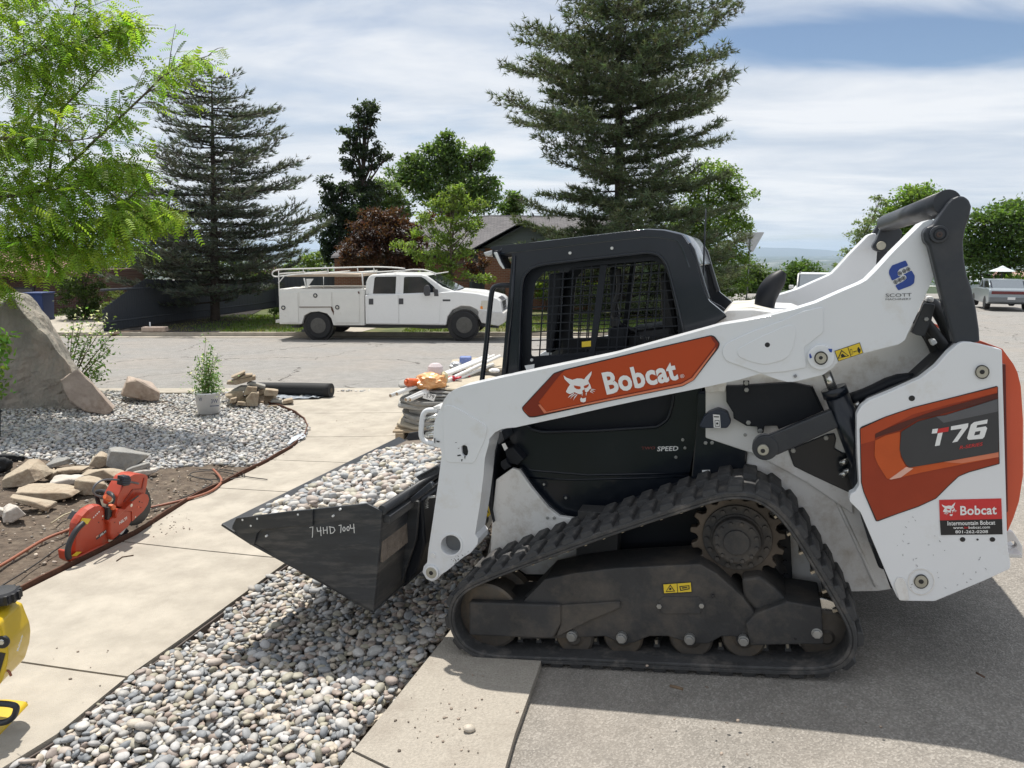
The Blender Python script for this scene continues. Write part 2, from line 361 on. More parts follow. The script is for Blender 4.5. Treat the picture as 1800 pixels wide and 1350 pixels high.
# ------------------------------------------------------------------ terrain: one sheet out to the horizon
def terrain():
    ys = [-40, -25, -12, -4] + list(np.arange(0, 60, 3)) + list(60 * 1.09 ** np.arange(0, 72))
    vs = []; fs = []; xs0 = np.array([-1.6, -1.2, -.9, -.7, -.5, -.35, -.2, -.1, 0, .1, .2, .35, .5, .7, .9, 1.2, 1.6])
    for y in ys:
        for x in xs0:
            X = x * max(y, 45) * 1.3; z = H(X, y) - .18
            if y > 400: z += noise.noise(Vector((X * .002, y * .002, 0))) * min((y - 400) * .01, 6)
            vs.append((X, y, z))
    n = len(xs0)
    for i in range(len(ys) - 1):
        for j in range(n - 1): fs.append((i * n + j, i * n + j + 1, (i + 1) * n + j + 1, (i + 1) * n + j))
    o = link('terrain', mesh('terrain', vs, fs, True)); o['kind'] = 'structure'
    m = bpy.data.materials.new('valley_floor'); m.use_nodes = True; nt = m.node_tree; N = nt.nodes; L = nt.links; b = N['Principled BSDF']; b.inputs['Roughness'].default_value = 1
    tc = N.new('ShaderNodeTexCoord'); v = N.new('ShaderNodeTexVoronoi'); v.inputs['Scale'].default_value = .006; L.new(tc.outputs['Object'], v.inputs[0])
    cr = N.new('ShaderNodeValToRGB'); cr.color_ramp.interpolation = 'CONSTANT'; L.new(v.outputs['Color'], cr.inputs[0]); e = cr.color_ramp.elements
    e[0].color = (.035, .055, .025, 1); e[1].position = .86; e[1].color = (.55, .54, .52, 1); k = e.new(.5); k.color = (.06, .075, .045, 1); k = e.new(.72); k.color = (.12, .115, .10, 1)
    L.new(cr.outputs[0], b.inputs['Base Color']); o.data.materials.append(m)
    # far mountain ridge beyond the valley
    vs = []; fs = []; K = 160
    for i in range(K + 1):
        x = -34000 + 68000 * i / K; h = 60 + 200 * noise.fractal(Vector((x * .00011, 3.3, 0)), .9, 2.1, 5) + 70 * math.sin(x * .00012 + 1)
        vs += [(x, 27000, -180), (x, 28500, max(h, 0) - 30), (x, 33000, -180)]
    for i in range(K): fs += [(3 * i, 3 * i + 3, 3 * i + 4, 3 * i + 1), (3 * i + 1, 3 * i + 4, 3 * i + 5, 3 * i + 2)]
    r = link('distant_mountains', mesh('distant_mountains', vs, fs, True), M('mountain', (.10, .105, .09), 1, scale=.001)); r['kind'] = 'structure'
terrain()
# ------------------------------------------------------------------ street, driveway, walkway
YS0 = G(400, 681).y
YS1 = G(400, 592).y
road = [(-70, YS0), (3.2, YS0), (3.2, YS0 + .0), (70, YS0), (70, 57), (11.5, 57), (10.2, 40), (8.8, YS1 + 4), (7.2, YS1 + .8), (5, YS1), (-70, YS1)]
road = [(-70, YS0), (70, YS0), (70, 57), (11.5, 57), (10.2, 40), (8.8, YS1 + 4), (7.2, YS1 + .8), (5, YS1), (-70, YS1)]
sheet('street', road, -.035, 2.0, ASPH)
cut = Gs((850, 1500), (885, 1360), (905, 1290), (945, 1180), (975, 1090), (1000, 1010))
far_c = (cut[-1][0] + .55, cut[-1][1] + 2.2)
dv = cut + [far_c, (far_c[0] + .3, YS0), (70, YS0), (70, -4), (cut[0][0] - .2, -4)]
sheet('driveway', dv, -.035, .5, ASPD)
apl = Gs((450, 1560), (560, 1400), (620, 1320), (700, 1222), (790, 1110), (850, 1010))
apf = (apl[-1][0] + .1, apl[-1][1] + 2.4)
sheet('bed_underlay', [(-1.6, 4.2), (3.0, 4.2), (3.0, YS0), (-1.6, YS0)], -.1, .5, M('yard_soil', (.2, .165, .13), .95, var=.3, bump=1))
ap_all = apl + [apf, far_c] + list(reversed(cut)) + [(cut[0][0] - .3, 1.0), (apl[0][0], 1.0)]
apron = empty('driveway_apron'); apron['kind'] = 'structure'
jp = G(620, 1320); jq = G(690, 1354); jn = ((jq - jp).y, -(jq - jp).x); gap = .006
L1 = math.hypot(*jn); jn = (jn[0] / L1, jn[1] / L1)
if jn[1] < 0: jn = (-jn[0], -jn[1])
A = clip(ap_all, (jp.x + jn[0] * gap, jp.y + jn[1] * gap), jn); B_ = clip(ap_all, (jp.x - jn[0] * gap, jp.y - jn[1] * gap), (-jn[0], -jn[1]))
def slab_inset(p, g=.006):
    bm = bmesh.new(); f = bm.faces.new([bm.verts.new((x, y, 0)) for x, y in p]); bmesh.ops.inset_region(bm, faces=[f], thickness=g, use_boundary=True)
    q = [(v.co.x, v.co.y) for v in f.verts]; bm.free(); return q
for q in (A, B_): sheet('slab', q, .0, .35, CONC2, .14, apron, None)
WL = [(-420, 1250), (-120, 1115), (20, 1050), (120, 1000), (240, 940), (330, 882), (410, 843), (470, 813), (515, 787), (538, 767), (543, 752), (537, 739), (522, 727), (500, 717), (470, 709), (445, 704)]
WR = [(870, 686), (872, 720), (830, 765), (760, 812), (640, 896), (500, 990), (350, 1100), (222, 1190), (100, 1290), (0, 1352), (-200, 1500)]
WT = [(512, 702), (590, 688), (700, 684)]
walk = Gs(*WL) + Gs(*WT) + Gs(*WR) + [(-4.2, .8)]
wk = empty('walkway'); wk['kind'] = 'structure'
J = [((-60, 1149), (222, 1190)), ((200, 950), (495, 981)), ((425, 860), (640, 870)), ((478, 808), (760, 815)), ((545, 768), (760, 764)), ((520, 726), (830, 722))]
rest = walk
for a, b in J:
    a = G(*a); b = G(*b); n = Vector(((b - a).y, -(b - a).x)); n.normalize()
    if n.y < 0: n = -n
    g = .007
    lo = clip(rest, (a.x - n.x * g, a.y - n.y * g), (-n.x, -n.y)); rest = clip(rest, (a.x + n.x * g, a.y + n.y * g), n)
    if len(lo) > 2: sheet('slab', lo, .0, .4, CONC, .12, wk, None)
sheet('slab', rest, .0, .4, CONC, .12, wk, None)
# gutter pan along the near edge of the street
gx = 1.6
sheet('gutter', [(-70, YS0 - .42), (gx, YS0 - .42), (gx, YS0 - .0), (-70, YS0 - .0)], -.012, 1.5, CONC, .05)
# beds
strip = Gs((-260, 1520), (-200, 1500), (0, 1352), (100, 1290), (222, 1190), (350, 1100), (500, 990), (640, 896), (760, 812), (830, 765)) + [tuple(apf)] + list(reversed(apl)) + [(-1.2, 1.0)]
sheet('gravel_strip_base', strip, -.085, .3, DUST)
SOILT = [(-500, 800), (-400, 800), (0, 800), (140, 812), (270, 822), (380, 815), (440, 818), (472, 812)]
bed = Gs((-500, 800), (-400, 800), (0, 800), (140, 812), (270, 822), (380, 815), (440, 818), (470, 813), (515, 787), (538, 767), (543, 752), (537, 739), (522, 727), (500, 717), (470, 709), (445, 704)) + [G(512, 702)[:2], G(590, 688)[:2], G(690, 684)[:2], (G(700, 684).x, YS0 - .42), (-14, YS0 - .42)]
bed = [tuple(p) for p in bed]
sheet('gravel_bed_base', bed, -.06, .4, DUST)
soilp = Gs(*SOILT) + list(reversed(Gs(*WL[:8])))
def soil():
    o = sheet('bed_soil', soilp, -.02, .09, SOIL)
    for v in o.data.vertices:
        v.co.z += .022 * noise.fractal(Vector((v.co.x * 5, v.co.y * 5, 1)), .8, 2, 5)
    o.data.polygons.foreach_set('use_smooth', [True] * len(o.data.polygons))
soil()
# far side of the street: gutter, kerb, lawn, driveway of the neighbour
sheet('far_gutter', [(-70, YS1), (5, YS1), (7.2, YS1 + .8), (7.0, YS1 + 1.3), (4.8, YS1 + .5), (-70, YS1 + .5)], -.02, 2, CONC, .05)
sheet('far_kerb', [(-70, YS1 + .5), (4.8, YS1 + .5), (4.8, YS1 + .68), (-70, YS1 + .68)], .09, 2, CONC, .14)
lawn = [(-60, YS1 + .68), (4.7, YS1 + .68), (6.8, YS1 + 1.4), (8.3, YS1 + 4.4), (9.7, 40), (11, 57), (-60, 57)]
sheet('lawn', lawn, .075, 2, LAWNG)
ppx = (600 - 900) / FPX * 22
sheet('neighbour_path', [(ppx - .9, YS1 + .69), (ppx + .5, YS1 + .69), (ppx + 1.6, 31), (ppx + .2, 31)], .081, 1, CONC)
nd = G(135, 592)
sheet('neighbour_driveway', [(nd.x - 5, YS1 + .69), (nd.x + 1.2, YS1 + .69), (nd.x + .2, 33), (nd.x - 6, 33)], .083, 1, CONC)
# steel edging along the bed and a thin one along the strip
def edging(name, pts, h, th, mat, label):
    P = [Vector((x, y, 0)) for x, y in pts]; Q = []
    for i in range(len(P) - 1):
        k = max(1, int((P[i + 1] - P[i]).length / .15))
        for j in range(k): Q.append(P[i].lerp(P[i + 1], j / k))
    Q.append(P[-1]); vs = []; fs = []
    for i, p in enumerate(Q):
        t = (Q[min(i + 1, len(Q) - 1)] - Q[max(i - 1, 0)]).normalized(); n = Vector((-t.y, t.x, 0)) * th / 2; z = H(p.x, p.y) + .004 * math.sin(i * 1.7)
        vs += [p + n + Vector((0, 0, z + h)), p - n + Vector((0, 0, z + h)), p - n + Vector((0, 0, z - .1)), p + n + Vector((0, 0, z - .1))]
    for i in range(len(Q) - 1):
        for k in range(4): j = (k + 1) % 4; fs.append((4 * i + k, 4 * i + j, 4 * i + 4 + j, 4 * i + 4 + k))
    fs += [(0, 1, 2, 3), (len(vs) - 1, len(vs) - 2, len(vs) - 3, len(vs) - 4)]
    tag(link(name, fix(mesh(name, vs, fs)), mat), label, 'edging')
RUST = M('rusty_steel', (.10, .045, .028), .75, .5, var=.3, scale=15, bump=.3)
off = lambda pts, d: [(x - d * .8, y + d * .5) for x, y in pts]
edging('steel_edging', off(Gs(*WL), .02), .03, .012, RUST, 'thin rusty brown steel edging between the pale walkway and the soil and gravel bed')
edging('steel_edging', [(x + .012, y - .008) for x, y in Gs((-200, 1500), (0, 1353), (100, 1291), (222, 1191), (350, 1101), (500, 991), (640, 897), (760, 813))], -.012, .008, M('dark_edge', (.09, .07, .06), .8), 'thin dark edging sunk between the walkway and the river pebble strip')
# ------------------------------------------------------------------ pebbles
def ico(sub):
    bm = bmesh.new(); bmesh.ops.create_icosphere(bm, subdivisions=sub, radius=1); v = np.array([list(q.co) for q in bm.verts]); f = np.array([[q.index for q in t.verts] for t in bm.faces]); bm.free(); return v, f
IV, IF = ico(2); IV1, IF1 = ico(1)
def pshape(seed, V):
    out = []
    for v in V:
        p = Vector(v); n = 1 + .16 * noise.noise(p * 1.1 + Vector((seed * 7.1, 0, 0))) + .05 * noise.noise(p * 2.6 + Vector((0, seed * 3.3, 0)))
        out.append(tuple(p * n))
    return np.array(out)
PSH = [pshape(i, IV) for i in range(8)]; PSH1 = [pshape(i, IV1) for i in range(6)]
PCOL = np.array([[.46, .43, .39], [.40, .39, .37], [.30, .305, .31], [.50, .45, .38], [.44, .385, .34], [.54, .52, .49], [.24, .25, .26], [.36, .34, .28], [.34, .29, .26], [.48, .47, .46], [.33, .34, .345]])
PEB = M('pebble', (.4, .4, .4), .62, var=.16, scale=45, attr=True, spec=.4)
def pebcols(N, lift=0.0, sat=1.0):
    c = PCOL[RNG.integers(0, len(PCOL), N)]; g = c.mean(1, keepdims=True); c = g + (c - g) * sat
    return np.clip(c * RNG.uniform(.8, 1.15, (N, 1)) + lift, .05, .8)
def scatter(poly, sp, jit=.45):
    xs = [p[0] for p in poly]; ys = [p[1] for p in poly]
    gx, gy = np.meshgrid(np.arange(min(xs), max(xs), sp), np.arange(min(ys), max(ys), sp * .87)); gx = gx + (np.arange(gx.shape[0])[:, None] % 2) * sp * .5
    X = gx.ravel() + RNG.uniform(-jit, jit, gx.size) * sp; Y = gy.ravel() + RNG.uniform(-jit, jit, gx.size) * sp
    k = inside(poly, X, Y); return X[k], Y[k]
def peb_xf(N, r0, r1, flatn=(.34, .62), tilt=.5):
    r = RNG.uniform(0, 1, N) ** 1.6 * (r1 - r0) + r0
    s3 = np.stack([r * RNG.uniform(.95, 1.35, N), r * RNG.uniform(.72, 1.0, N), r * RNG.uniform(flatn[0], flatn[1], N)], 1)
    R = rotz(RNG.uniform(0, 6.283, N)) @ rotx(RNG.normal(0, tilt, N)) @ rotz(RNG.uniform(0, 6.283, N)) @ scl(s3); return R, s3
Hv = np.vectorize(H)
CUTP = Gs((-180, 1500), (0, 1355), (100, 1293), (222, 1194), (350, 1104), (500, 994), (640, 900), (760, 816), (830, 769))
def vis_px(X, Y, Z):
    d = np.stack([X, Y, Z - CZ], 1); f = d @ np.array(cF); return 900 + FPX * X / f, 675 - FPX * (d @ np.array(cU)) / f
def strip_pebbles():
    inner = [tuple(p) for p in CUTP] + [(apf[0] - .04, apf[1])] + [(x - .035, y + .02) for x, y in reversed(apl)] + [(-1.2, 1.3)]
    acc = Acc(); layers = []
    for sp, r0, r1, dz, tl in ((.036, .016, .024, -.058, .5), (.033, .013, .0225, -.036, .5), (.036, .012, .026, -.018, .5), (.11, .017, .034, -.004, .45)):
        X, Y = scatter(inner, sp); N = len(X); R, s3 = peb_xf(N, r0, r1, tilt=tl)
        bump = np.array([.022 * noise.noise(Vector((x * 2.2, y * 2.2, 0))) for x, y in zip(X, Y)])
        Z = Hv(X, Y) + dz + bump + RNG.uniform(-.008, .008, N)
        layers.append((X, Y, Z, R, s3))
    X, Y, Z = [np.concatenate([l[i] for l in layers]) for i in range(3)]; R = np.concatenate([l[3] for l in layers]); s3 = np.concatenate([l[4] for l in layers])
    lay = np.concatenate([np.full(len(l[0]), i) for i, l in enumerate(layers)])
    # hide layer 0 farther away
    px, py = vis_px(X, Y, Z); Cc = pebcols(len(X), -.035, 1.2)
    dist = np.sqrt(X ** 2 + Y ** 2 + (Z - CZ) ** 2); size = s3[:, 0] * s3[:, 1] / dist ** 2
    ok = (px > 10) & (px < 1790) & (py < 1340) & (lay >= 2) & (py > 960)
    idx = np.where(ok)[0]; idx = idx[np.argsort(-size[idx])][:300]; big = np.zeros(len(X), bool); big[idx] = True
    # 300 largest as things
    mats = []
    for i in range(8):
        me = bpy.data.meshes.new('pebble'); me.from_pydata(PSH[i].tolist(), [], IF.tolist()); me.polygons.foreach_set('use_smooth', [True] * len(me.polygons)); me.materials.append(None); mats.append(me)
    pm = []
    for i in range(11):
        c = PCOL[i] - .035; m = M('pebble_stone_%d' % i, tuple(c), .6, var=.18, scale=2.2, spec=.4, dirt=tuple(c * .8), dscale=1.5, dth=(.5, .62)); pm.append(m)
    for k, i in enumerate(idx):
        o = bpy.data.objects.new('pebble', mats[k % 8]); COL.objects.link(o)
        M4 = Matrix([list(R[i][r]) + [float((X[i], Y[i], Z[i])[r])] for r in range(3)] + [[0, 0, 0, 1]]); o.matrix_world = M4
        o.material_slots[0].link = 'OBJECT'; o.material_slots[0].material = pm[int(RNG.integers(0, 11))]
        tag(o, 'large smooth rounded river pebble in the pebble strip between walkway and driveway', 'pebble', 'large pebbles in the strip between walkway and driveway')
    rest = ~big
    for s in range(8):
        k = np.where(rest & (np.arange(len(X)) % 8 == s) & (py < 1500) & (py > 300))[0]
        near = k[dist[k] < 6.5]
        acc.add(PSH[s], IF, R[near], np.stack([X[near], Y[near], Z[near]], 1), Cc[near])
        fark = k[dist[k] >= 6.5]
        if len(fark): acc.add(PSH[s], IF, R[fark], np.stack([X[fark], Y[fark], Z[fark]], 1), Cc[fark])
    o = acc.build('strip_pebbles', PEB, smooth=True)
    tag(o, 'rounded grey and cream river pebbles filling the strip beside the walkway', 'gravel', kind='stuff')
strip_pebbles()
def bed_pebbles():
    acc = Acc()
    X0 = [(x, y) for x, y in bed]
    for sp, r0, r1, dz, lod in ((.048, .018, .031, -.030, 1), (.055, .017, .035, -.008, 1)):
        X, Y = scatter(X0, sp); Z = Hv(X, Y); px, py = vis_px(X, Y, Z); k = (px > -60) & (px < 760); X, Y, Z = X[k], Y[k], Z[k]; N = len(X); R, s3 = peb_xf(N, r0, r1, (.4, .75), .5)
        bump = np.array([.05 * noise.noise(Vector((x * .9, y * .9, 5))) for x, y in zip(X, Y)])
        T = np.stack([X, Y, Z + dz + bump], 1); C = pebcols(N, .03, .85)
        for s in range(6):
            q = np.arange(N) % 6 == s; acc.add(PSH1[s], IF1, R[q], T[q], C[q])
    o = acc.build('bed_pebbles', PEB, smooth=True)
    tag(o, 'pale rounded pebbles covering the curved planting bed behind the walkway', 'gravel', kind='stuff')
    # loose chips on the soil and a few on the concrete
    acc = Acc(); X, Y = scatter(soilp, .055, .5); N = len(X); n = np.array([noise.noise(Vector((x * 1.7, y * 1.7, 3))) for x, y in zip(X, Y)])
    k = (RNG.uniform(0, 1, N) < .35 + .6 * n); X, Y = X[k], Y[k]; N = len(X); R, s3 = peb_xf(N, .004, .018, (.3, .7), .6)
    acc.add(PSH1[0], IF1, R, np.stack([X, Y, Hv(X, Y) - .01 + RNG.uniform(0, .012, N)], 1), np.clip(PCOL[RNG.integers(0, 11, N)] * RNG.uniform(.5, 1.1, (N, 1)) * np.array([1.05, .92, .78]), 0, 1))
    tag(acc.build('soil_chips', PEB), 'small stone chips and clods lying on the bare soil', 'gravel', kind='stuff')
    acc = Acc(); X, Y = [], []
    for cx, cy, n, sx, sy in ((290, 925, 60, 60, 22), (560, 860, 12, 60, 60), (800, 1240, 26, 90, 70), (100, 1180, 12, 120, 70), (430, 715, 20, 50, 6), (470, 800, 30, 30, 14), (760, 1290, 22, 60, 60), (620, 740, 12, 90, 30), (1300, 1250, 20, 300, 60)):
        for _ in range(n):
            g = G(cx + random.gauss(0, sx * .5), cy + random.gauss(0, sy * .5)); X.append(g.x); Y.append(g.y)
    X = np.array(X); Y = np.array(Y); N = len(X); R, s3 = peb_xf(N, .002, .0085, (.2, .6), .3)
    acc.add(PSH1[2], IF1, R, np.stack([X, Y, Hv(X, Y) + .003], 1), np.clip(np.array([.25, .2, .16]) * RNG.uniform(.4, 1.6, (N, 1)), 0, 1))
    tag(acc.build('concrete_debris', PEB), 'tiny brown chips scattered over the concrete', 'debris', kind='stuff')
bed_pebbles()
# one loose pebble on the apron
g = G(825, 1285); lp = bpy.data.objects.new('pebble', bpy.data.meshes['pebble']); COL.objects.link(lp); lp.scale = (.024, .02, .013); lp.location = (g.x, g.y, g.z + .011); lp.material_slots[0].link = 'OBJECT'; lp.material_slots[0].material = MATS['pebble_stone_3']
tag(lp, 'single cream pebble lying alone on the concrete apron below the track', 'pebble')
# ------------------------------------------------------------------ compact track loader
phi = math.radians(18.0); roll = math.radians(0.6)
nW = Vector((math.sin(phi) * math.cos(roll), math.cos(phi) * math.cos(roll), -math.sin(roll)))
gr = G(1490, 1188); dl = ray(810, 1156); tt = (gr - CAM).dot(nW) / dl.dot(nW); gl = CAM + dl * tt
MF = PF(gl, gr - gl, nW)
TW = 1.86
WHITE = M('white_paint', (.74, .755, .775), .32, var=.02, scale=2, coat=.35, dirt=(.60, .57, .51), dscale=5, dth=(.54, .85))
WHITED = M('dusty_white_paint', (.74, .73, .71), .42, var=.05, scale=3, coat=.2, dirt=(.40, .34, .27), dscale=6, dth=(.52, .78))
BLK = M('black_paint', (.006, .009, .015), .3, var=.25, scale=3, coat=.38, spec=.3, dirt=(.02, .021, .024), dscale=3, dth=(.55, .9))
BLKM = M('matt_black_panel', (.008, .010, .015), .5, var=.2, scale=4, spec=.3, dirt=(.035, .033, .032), dscale=2.2, dth=(.55, .9))
GREYM = M('charcoal_steel', (.022, .026, .034), .42, var=.2, scale=4, dirt=(.08, .075, .07), dscale=2.5, dth=(.5, .9), coat=.1)
DUSTY = M('dusty_black_steel', (.034, .034, .035), .7, var=.35, scale=5, dirt=(.13, .108, .085), dscale=3.5, dth=(.48, .8), bump=.2)
RUB = M('track_rubber', (.042, .042, .043), .72, var=.4, scale=9, dirt=(.15, .135, .12), dscale=8, dth=(.5, .72), bump=.4, bscale=50)
ORG = M('orange_print', (.43, .062, .016), .4, var=.03, coat=.08, spec=.3); ORGD = M('dark_orange_print', (.20, .028, .014), .4, var=.03, coat=.08, spec=.3)
ORGL = M('light_orange_print', (.72, .20, .07), .3, var=.03, coat=.4); ORGP = M('orange_paint', (.60, .085, .03), .4, var=.06, scale=4, coat=.3)
LET = M('lettering_white', (.78, .78, .77), .4, var=.02); REDP = M('red_print', (.55, .03, .03), .4); BLU = M('blue_print', (.02, .06, .30), .35); CHR = M('bright_steel', (.62, .61, .58), .25, .9, var=.1)
YEL = M('yellow_sticker', (.72, .52, .03), .4, var=.04); INK = M('black_print', (.012, .012, .014), .4, var=0); GRYP = M('grey_print', (.038, .039, .043), .4, coat=.05); GRYL = M('light_grey_print', (.22, .225, .235), .35)
BOLT = M('bolt_steel', (.35, .35, .34), .4, .7, var=.2)
PINB = M('pin_face', (.42, .40, .33), .5, .4, var=.2, scale=20)
T = empty('compact_track_loader', MF.M)
tag(T, 'white orange and black compact track loader parked across the driveway with a pebble filled bucket', 'track loader')
P_ = lambda name, px, w0, w1, mat, par=T, **k: plate(MF, name, px, w0, w1, mat, par, **k)
D_ = lambda name, x, y, r, w0, w1, mat, par=T, **k: disc(MF, name, x, y, r, w0, w1, mat, par, **k)
def bolt(x, y, r, w, par, mat=None):
    return D_('bolt', x, y, r, w, w - .009, mat or BOLT, par, n=6 if r > 3 else 8, bevel=.0015, wp=w)
# ---- chassis
chz = [(868, 985), (880, 930), (930, 905), (1010, 915), (1220, 840), (1235, 690), (1330, 672), (1500, 650), (1640, 612), (1690, 600), (1745, 610), (1762, 990), (1600, 1035), (1500, 1036), (1400, 1010), (1020, 1020), (880, 1010)]
P_('chassis', chz, .40, 1.46, BLKM, bevel=.01)
fp = cB(600, 790, 515, 850, 498, 1010) + [(862, 970), (925, 1010), (1009, 1010), (1080, 996), (1040, 915), (1012, 912), (983, 908)] + cB(790, 1000, 700, 890, 636, 800)
p1 = P_('front_side_panel', fp, .372, .40, WHITED, bevel=.004)
for x, y in cB(788, 1050, 824, 1050): bolt(x, y, 2.6, .372, p1)
P_('front_side_panel', fp, .372, .40, WHITED, bevel=.004, shift=TW - .772)
rp = cK(690, 975, 720, 600, 660, 525, 800, 520, 985, 520, 1010, 590, 1080, 745, 1150, 910, 1280, 985, 1500, 1090, 1650, 1190) + cE(720, 745, 780, 800, 860, 1000, 940, 1215, 870, 1225, 720, 1228) + [(1390, 1040), (1300, 1010), (1290, 900)]
p2 = P_('rear_side_panel', rp, .368, .40, WHITED, bevel=.004)
P_('rear_side_panel', rp, .368, .40, WHITED, bevel=.004, shift=TW - .772)
# folded rib of that panel and its slot
tube('panel_rib', [MF.pt(x, y, .362) for x, y in cK(1000, 850, 1150, 920, 1300, 990, 1480, 1080) + cE(660, 770, 770, 1000, 860, 1200)], .008, WHITED, p2, sp=1)
# floor between the tracks / front wall
P_('belly_pan', [(900, 960), (1180, 985), (1500, 1030), (1500, 1040), (900, 1022)], .42, 1.44, DUSTY, bevel=.01)
fi = P_('inner_frame', cC(590, 180, 760, 190, 745, 410, 640, 440, 580, 425), .30, .40, DUSTY)
P_('drive_case', cC(1070, 200, 1400, 240, 1460, 470, 1300, 500, 1100, 430), .30, .385, DUSTY, bevel=.01)
# ---- upper rear white body between the arms
P_('engine_side', [(1240, 684), (1262, 592), (1360, 572), (1440, 550), (1530, 508), (1590, 450), (1622, 420), (1628, 470), (1600, 560), (1640, 590), (1660, 640), (1600, 690), (1560, 720), (1500, 735), (1500, 905), (1420, 850), (1330, 800), (1240, 770)], .34, .372, WHITED, bevel=.006)  # top raised out of sight behind the arm to block a sun leak
hood = P_('engine_hood', cN(30, 720, 100, 640, 160, 545, 260, 440, 560, 435, 830, 470, 1100, 480) + [(1500, 590), (1640, 612), (1640, 680), (1250, 690)], .52, 1.34, WHITED, bevel=.012, r=4)
P_('hood_lid', cN(340, 500, 280, 420, 560, 400, 820, 455, 830, 480, 640, 500), .62, 1.24, M('grubby_white', (.60, .57, .50), .6, var=.1, dirt=(.35, .3, .24), dscale=9), hood, bevel=.01)
# ---- cab
edge = [(881, 663)] + cFc(300, 250, 150, 215) + [(866, 433), (937, 426), (1135, 403), (1167, 405), (1199, 413)] + cFc(1460, 180, 1520, 330, 1560, 480, 1600, 560, 1650, 600, 1710, 650, 1600, 740) + [(1233, 683), (1220, 793), (1208, 850), (1100, 895), (1030, 912), (1005, 910), (987, 903), (958, 883), (933, 853), (913, 820), (920, 808), (900, 777), (885, 757)]
hole = cFc(345, 1010, 350, 700, 362, 480, 375, 400, 420, 345, 500, 318, 800, 282, 1200, 238, 1270, 255, 1315, 310, 1345, 410, 1430, 760) + cB(1445, 460, 1425, 530, 1370, 572, 1050, 592, 760, 600, 700, 585, 672, 560)
CW0, CW1 = .44, 1.40
hole = rnd(hole, 6, 2)
side = P_('cab_side', edge, CW0, CW0 + .045, BLK, bevel=.028, r=3, holes=[hole], seg=6, ang=25)
side2 = P_('cab_side', edge, CW0, CW0 + .045, BLK, bevel=.012, r=3, holes=[hole], seg=3, shift=CW1 - CW0 - .045)
# raised trim round the opening and round the lower sill
def loop_tube(name, px, w, rad, mat, par, close=True):
    pts = [MF.pt(x, y, w) for x, y in px]
    if close: pts.append(pts[0])
    return tube(name, pts, rad, mat, par, n=8)
loop_tube('opening_trim', hole, CW0, .007, BLK, side)
tube('sill_trim', [MF.pt(x, y, CW0 - .005) for x, y in [(913, 822), (926, 843), (948, 872), (972, 896), (990, 908), (1012, 915), (1050, 916)]], .013, BLK, side, sp=2)
tube('sill_crease', [MF.pt(x, y, CW0 + .002) for x, y in cB(655, 775, 700, 800, 1000, 825, 1535, 815)], .006, BLK, side)
tube('sill_crease', [MF.pt(x, y, CW0 + .002) for x, y in cB(690, 838, 900, 850, 1520, 836)], .005, BLK, side)
tube('front_post_bead', [MF.pt(x, y, CW0 - .002) for x, y in cFc(318, 260, 300, 560, 262, 1040)], .007, BLK, side)
for x, y in cFc(684, 243, 960, 211, 432, 947): bolt(x, y, 2.8, CW0, side, M('pale_bolt', (.6, .6, .58), .5, .3))
for x, y in cB(1501, 638, 1513, 681, 1465, 730): bolt(x, y, 2.8, CW0, side)
for x, y in cB(770, 873, 885, 944): D_('recessed_fastener', x, y, 6, CW0, CW0 - .006, BLKM, side, n=16); bolt(x, y, 2.2, CW0 - .006, side)
# roof, rear wall, floor, rear frame
def strip_plate(name, px, w0, w1, th, mat, par, bevel=.004):
    """a folded sheet following a polyline (normal to the side)"""
    pts = [Vector(MF.uv(x, y, CW0)) for x, y in px]; n = len(pts); up = []; dn = []
    for i, p in enumerate(pts):
        t = (pts[min(i + 1, n - 1)] - pts[max(i - 1, 0)]).normalized(); q = Vector((-t.y, t.x)); up.append(tuple(p)); dn.append(tuple(p - q * th))
    return link(name, prism_mesh(name, [up + dn[::-1]], w0, w1), mat, par, bevel=bevel)
roof = strip_plate('cab_roof', [(862, 436), (937, 427), (1135, 404), (1167, 406), (1199, 414), (1210, 430)], CW0 + .006, CW1 - .006, .05, BLK, T, bevel=.012)
def roof_skin():
    P = [Vector(MF.uv(x, y, CW0)) for x, y in rnd([(868, 436), (937, 426.5), (1135, 403), (1167, 404.5), (1199, 412), (1211, 430), (1226, 470)], 6, 3)[1:-2]]; vs = []; fs = []; n = len(P)
    for i, p in enumerate(P):
        t = (P[min(i + 1, n - 1)] - P[max(i - 1, 0)]).normalized(); q = Vector((-t.y, t.x))
        for w, h in ((CW0 - .004, -.034), (CW0 + .006, -.018), (CW0 + .024, -.002), (CW0 + .05, .005), (CW1 - .05, .005), (CW1 - .02, -.004), (CW1 + .004, -.034), (CW1 - .01, -.036), (CW0 + .01, -.036)): e = p + q * h; vs.append((e.x, w, e.y))
    k = 9
    for i in range(n - 1):
        for j in range(k): fs.append((i * k + j, i * k + (j + 1) % k, (i + 1) * k + (j + 1) % k, (i + 1) * k + j))
    fs += [tuple(range(k)), tuple(range(len(vs) - 1, len(vs) - k - 1, -1))]
    o = link('roof_skin', fix(mesh('roof_skin', vs, fs, True)), M('glossy_black_roof', (.012, .018, .03), .34, var=.1, coat=.6, spec=.6), T)
roof_skin()
strip_plate('cab_rear_wall', cFc(1440, 200, 1500, 420, 1530, 640, 1500, 800), CW0 + .05, CW1 - .05, .012, BLK, T)
strip_plate('rear_frame_edge', cFc(1470, 170, 1500, 215, 1575, 470, 1600, 545), CW0 + .03, CW0 + .075, .02, GREYM, T)
strip_plate('rear_frame_edge', cFc(1470, 170, 1500, 215, 1575, 470, 1600, 545), CW1 - .075, CW1 - .03, .02, GREYM, T)
P_('cab_floor', cB(560, 640, 1560, 600, 1560, 800, 640, 800), CW0 + .05, CW1 - .05, BLKM)
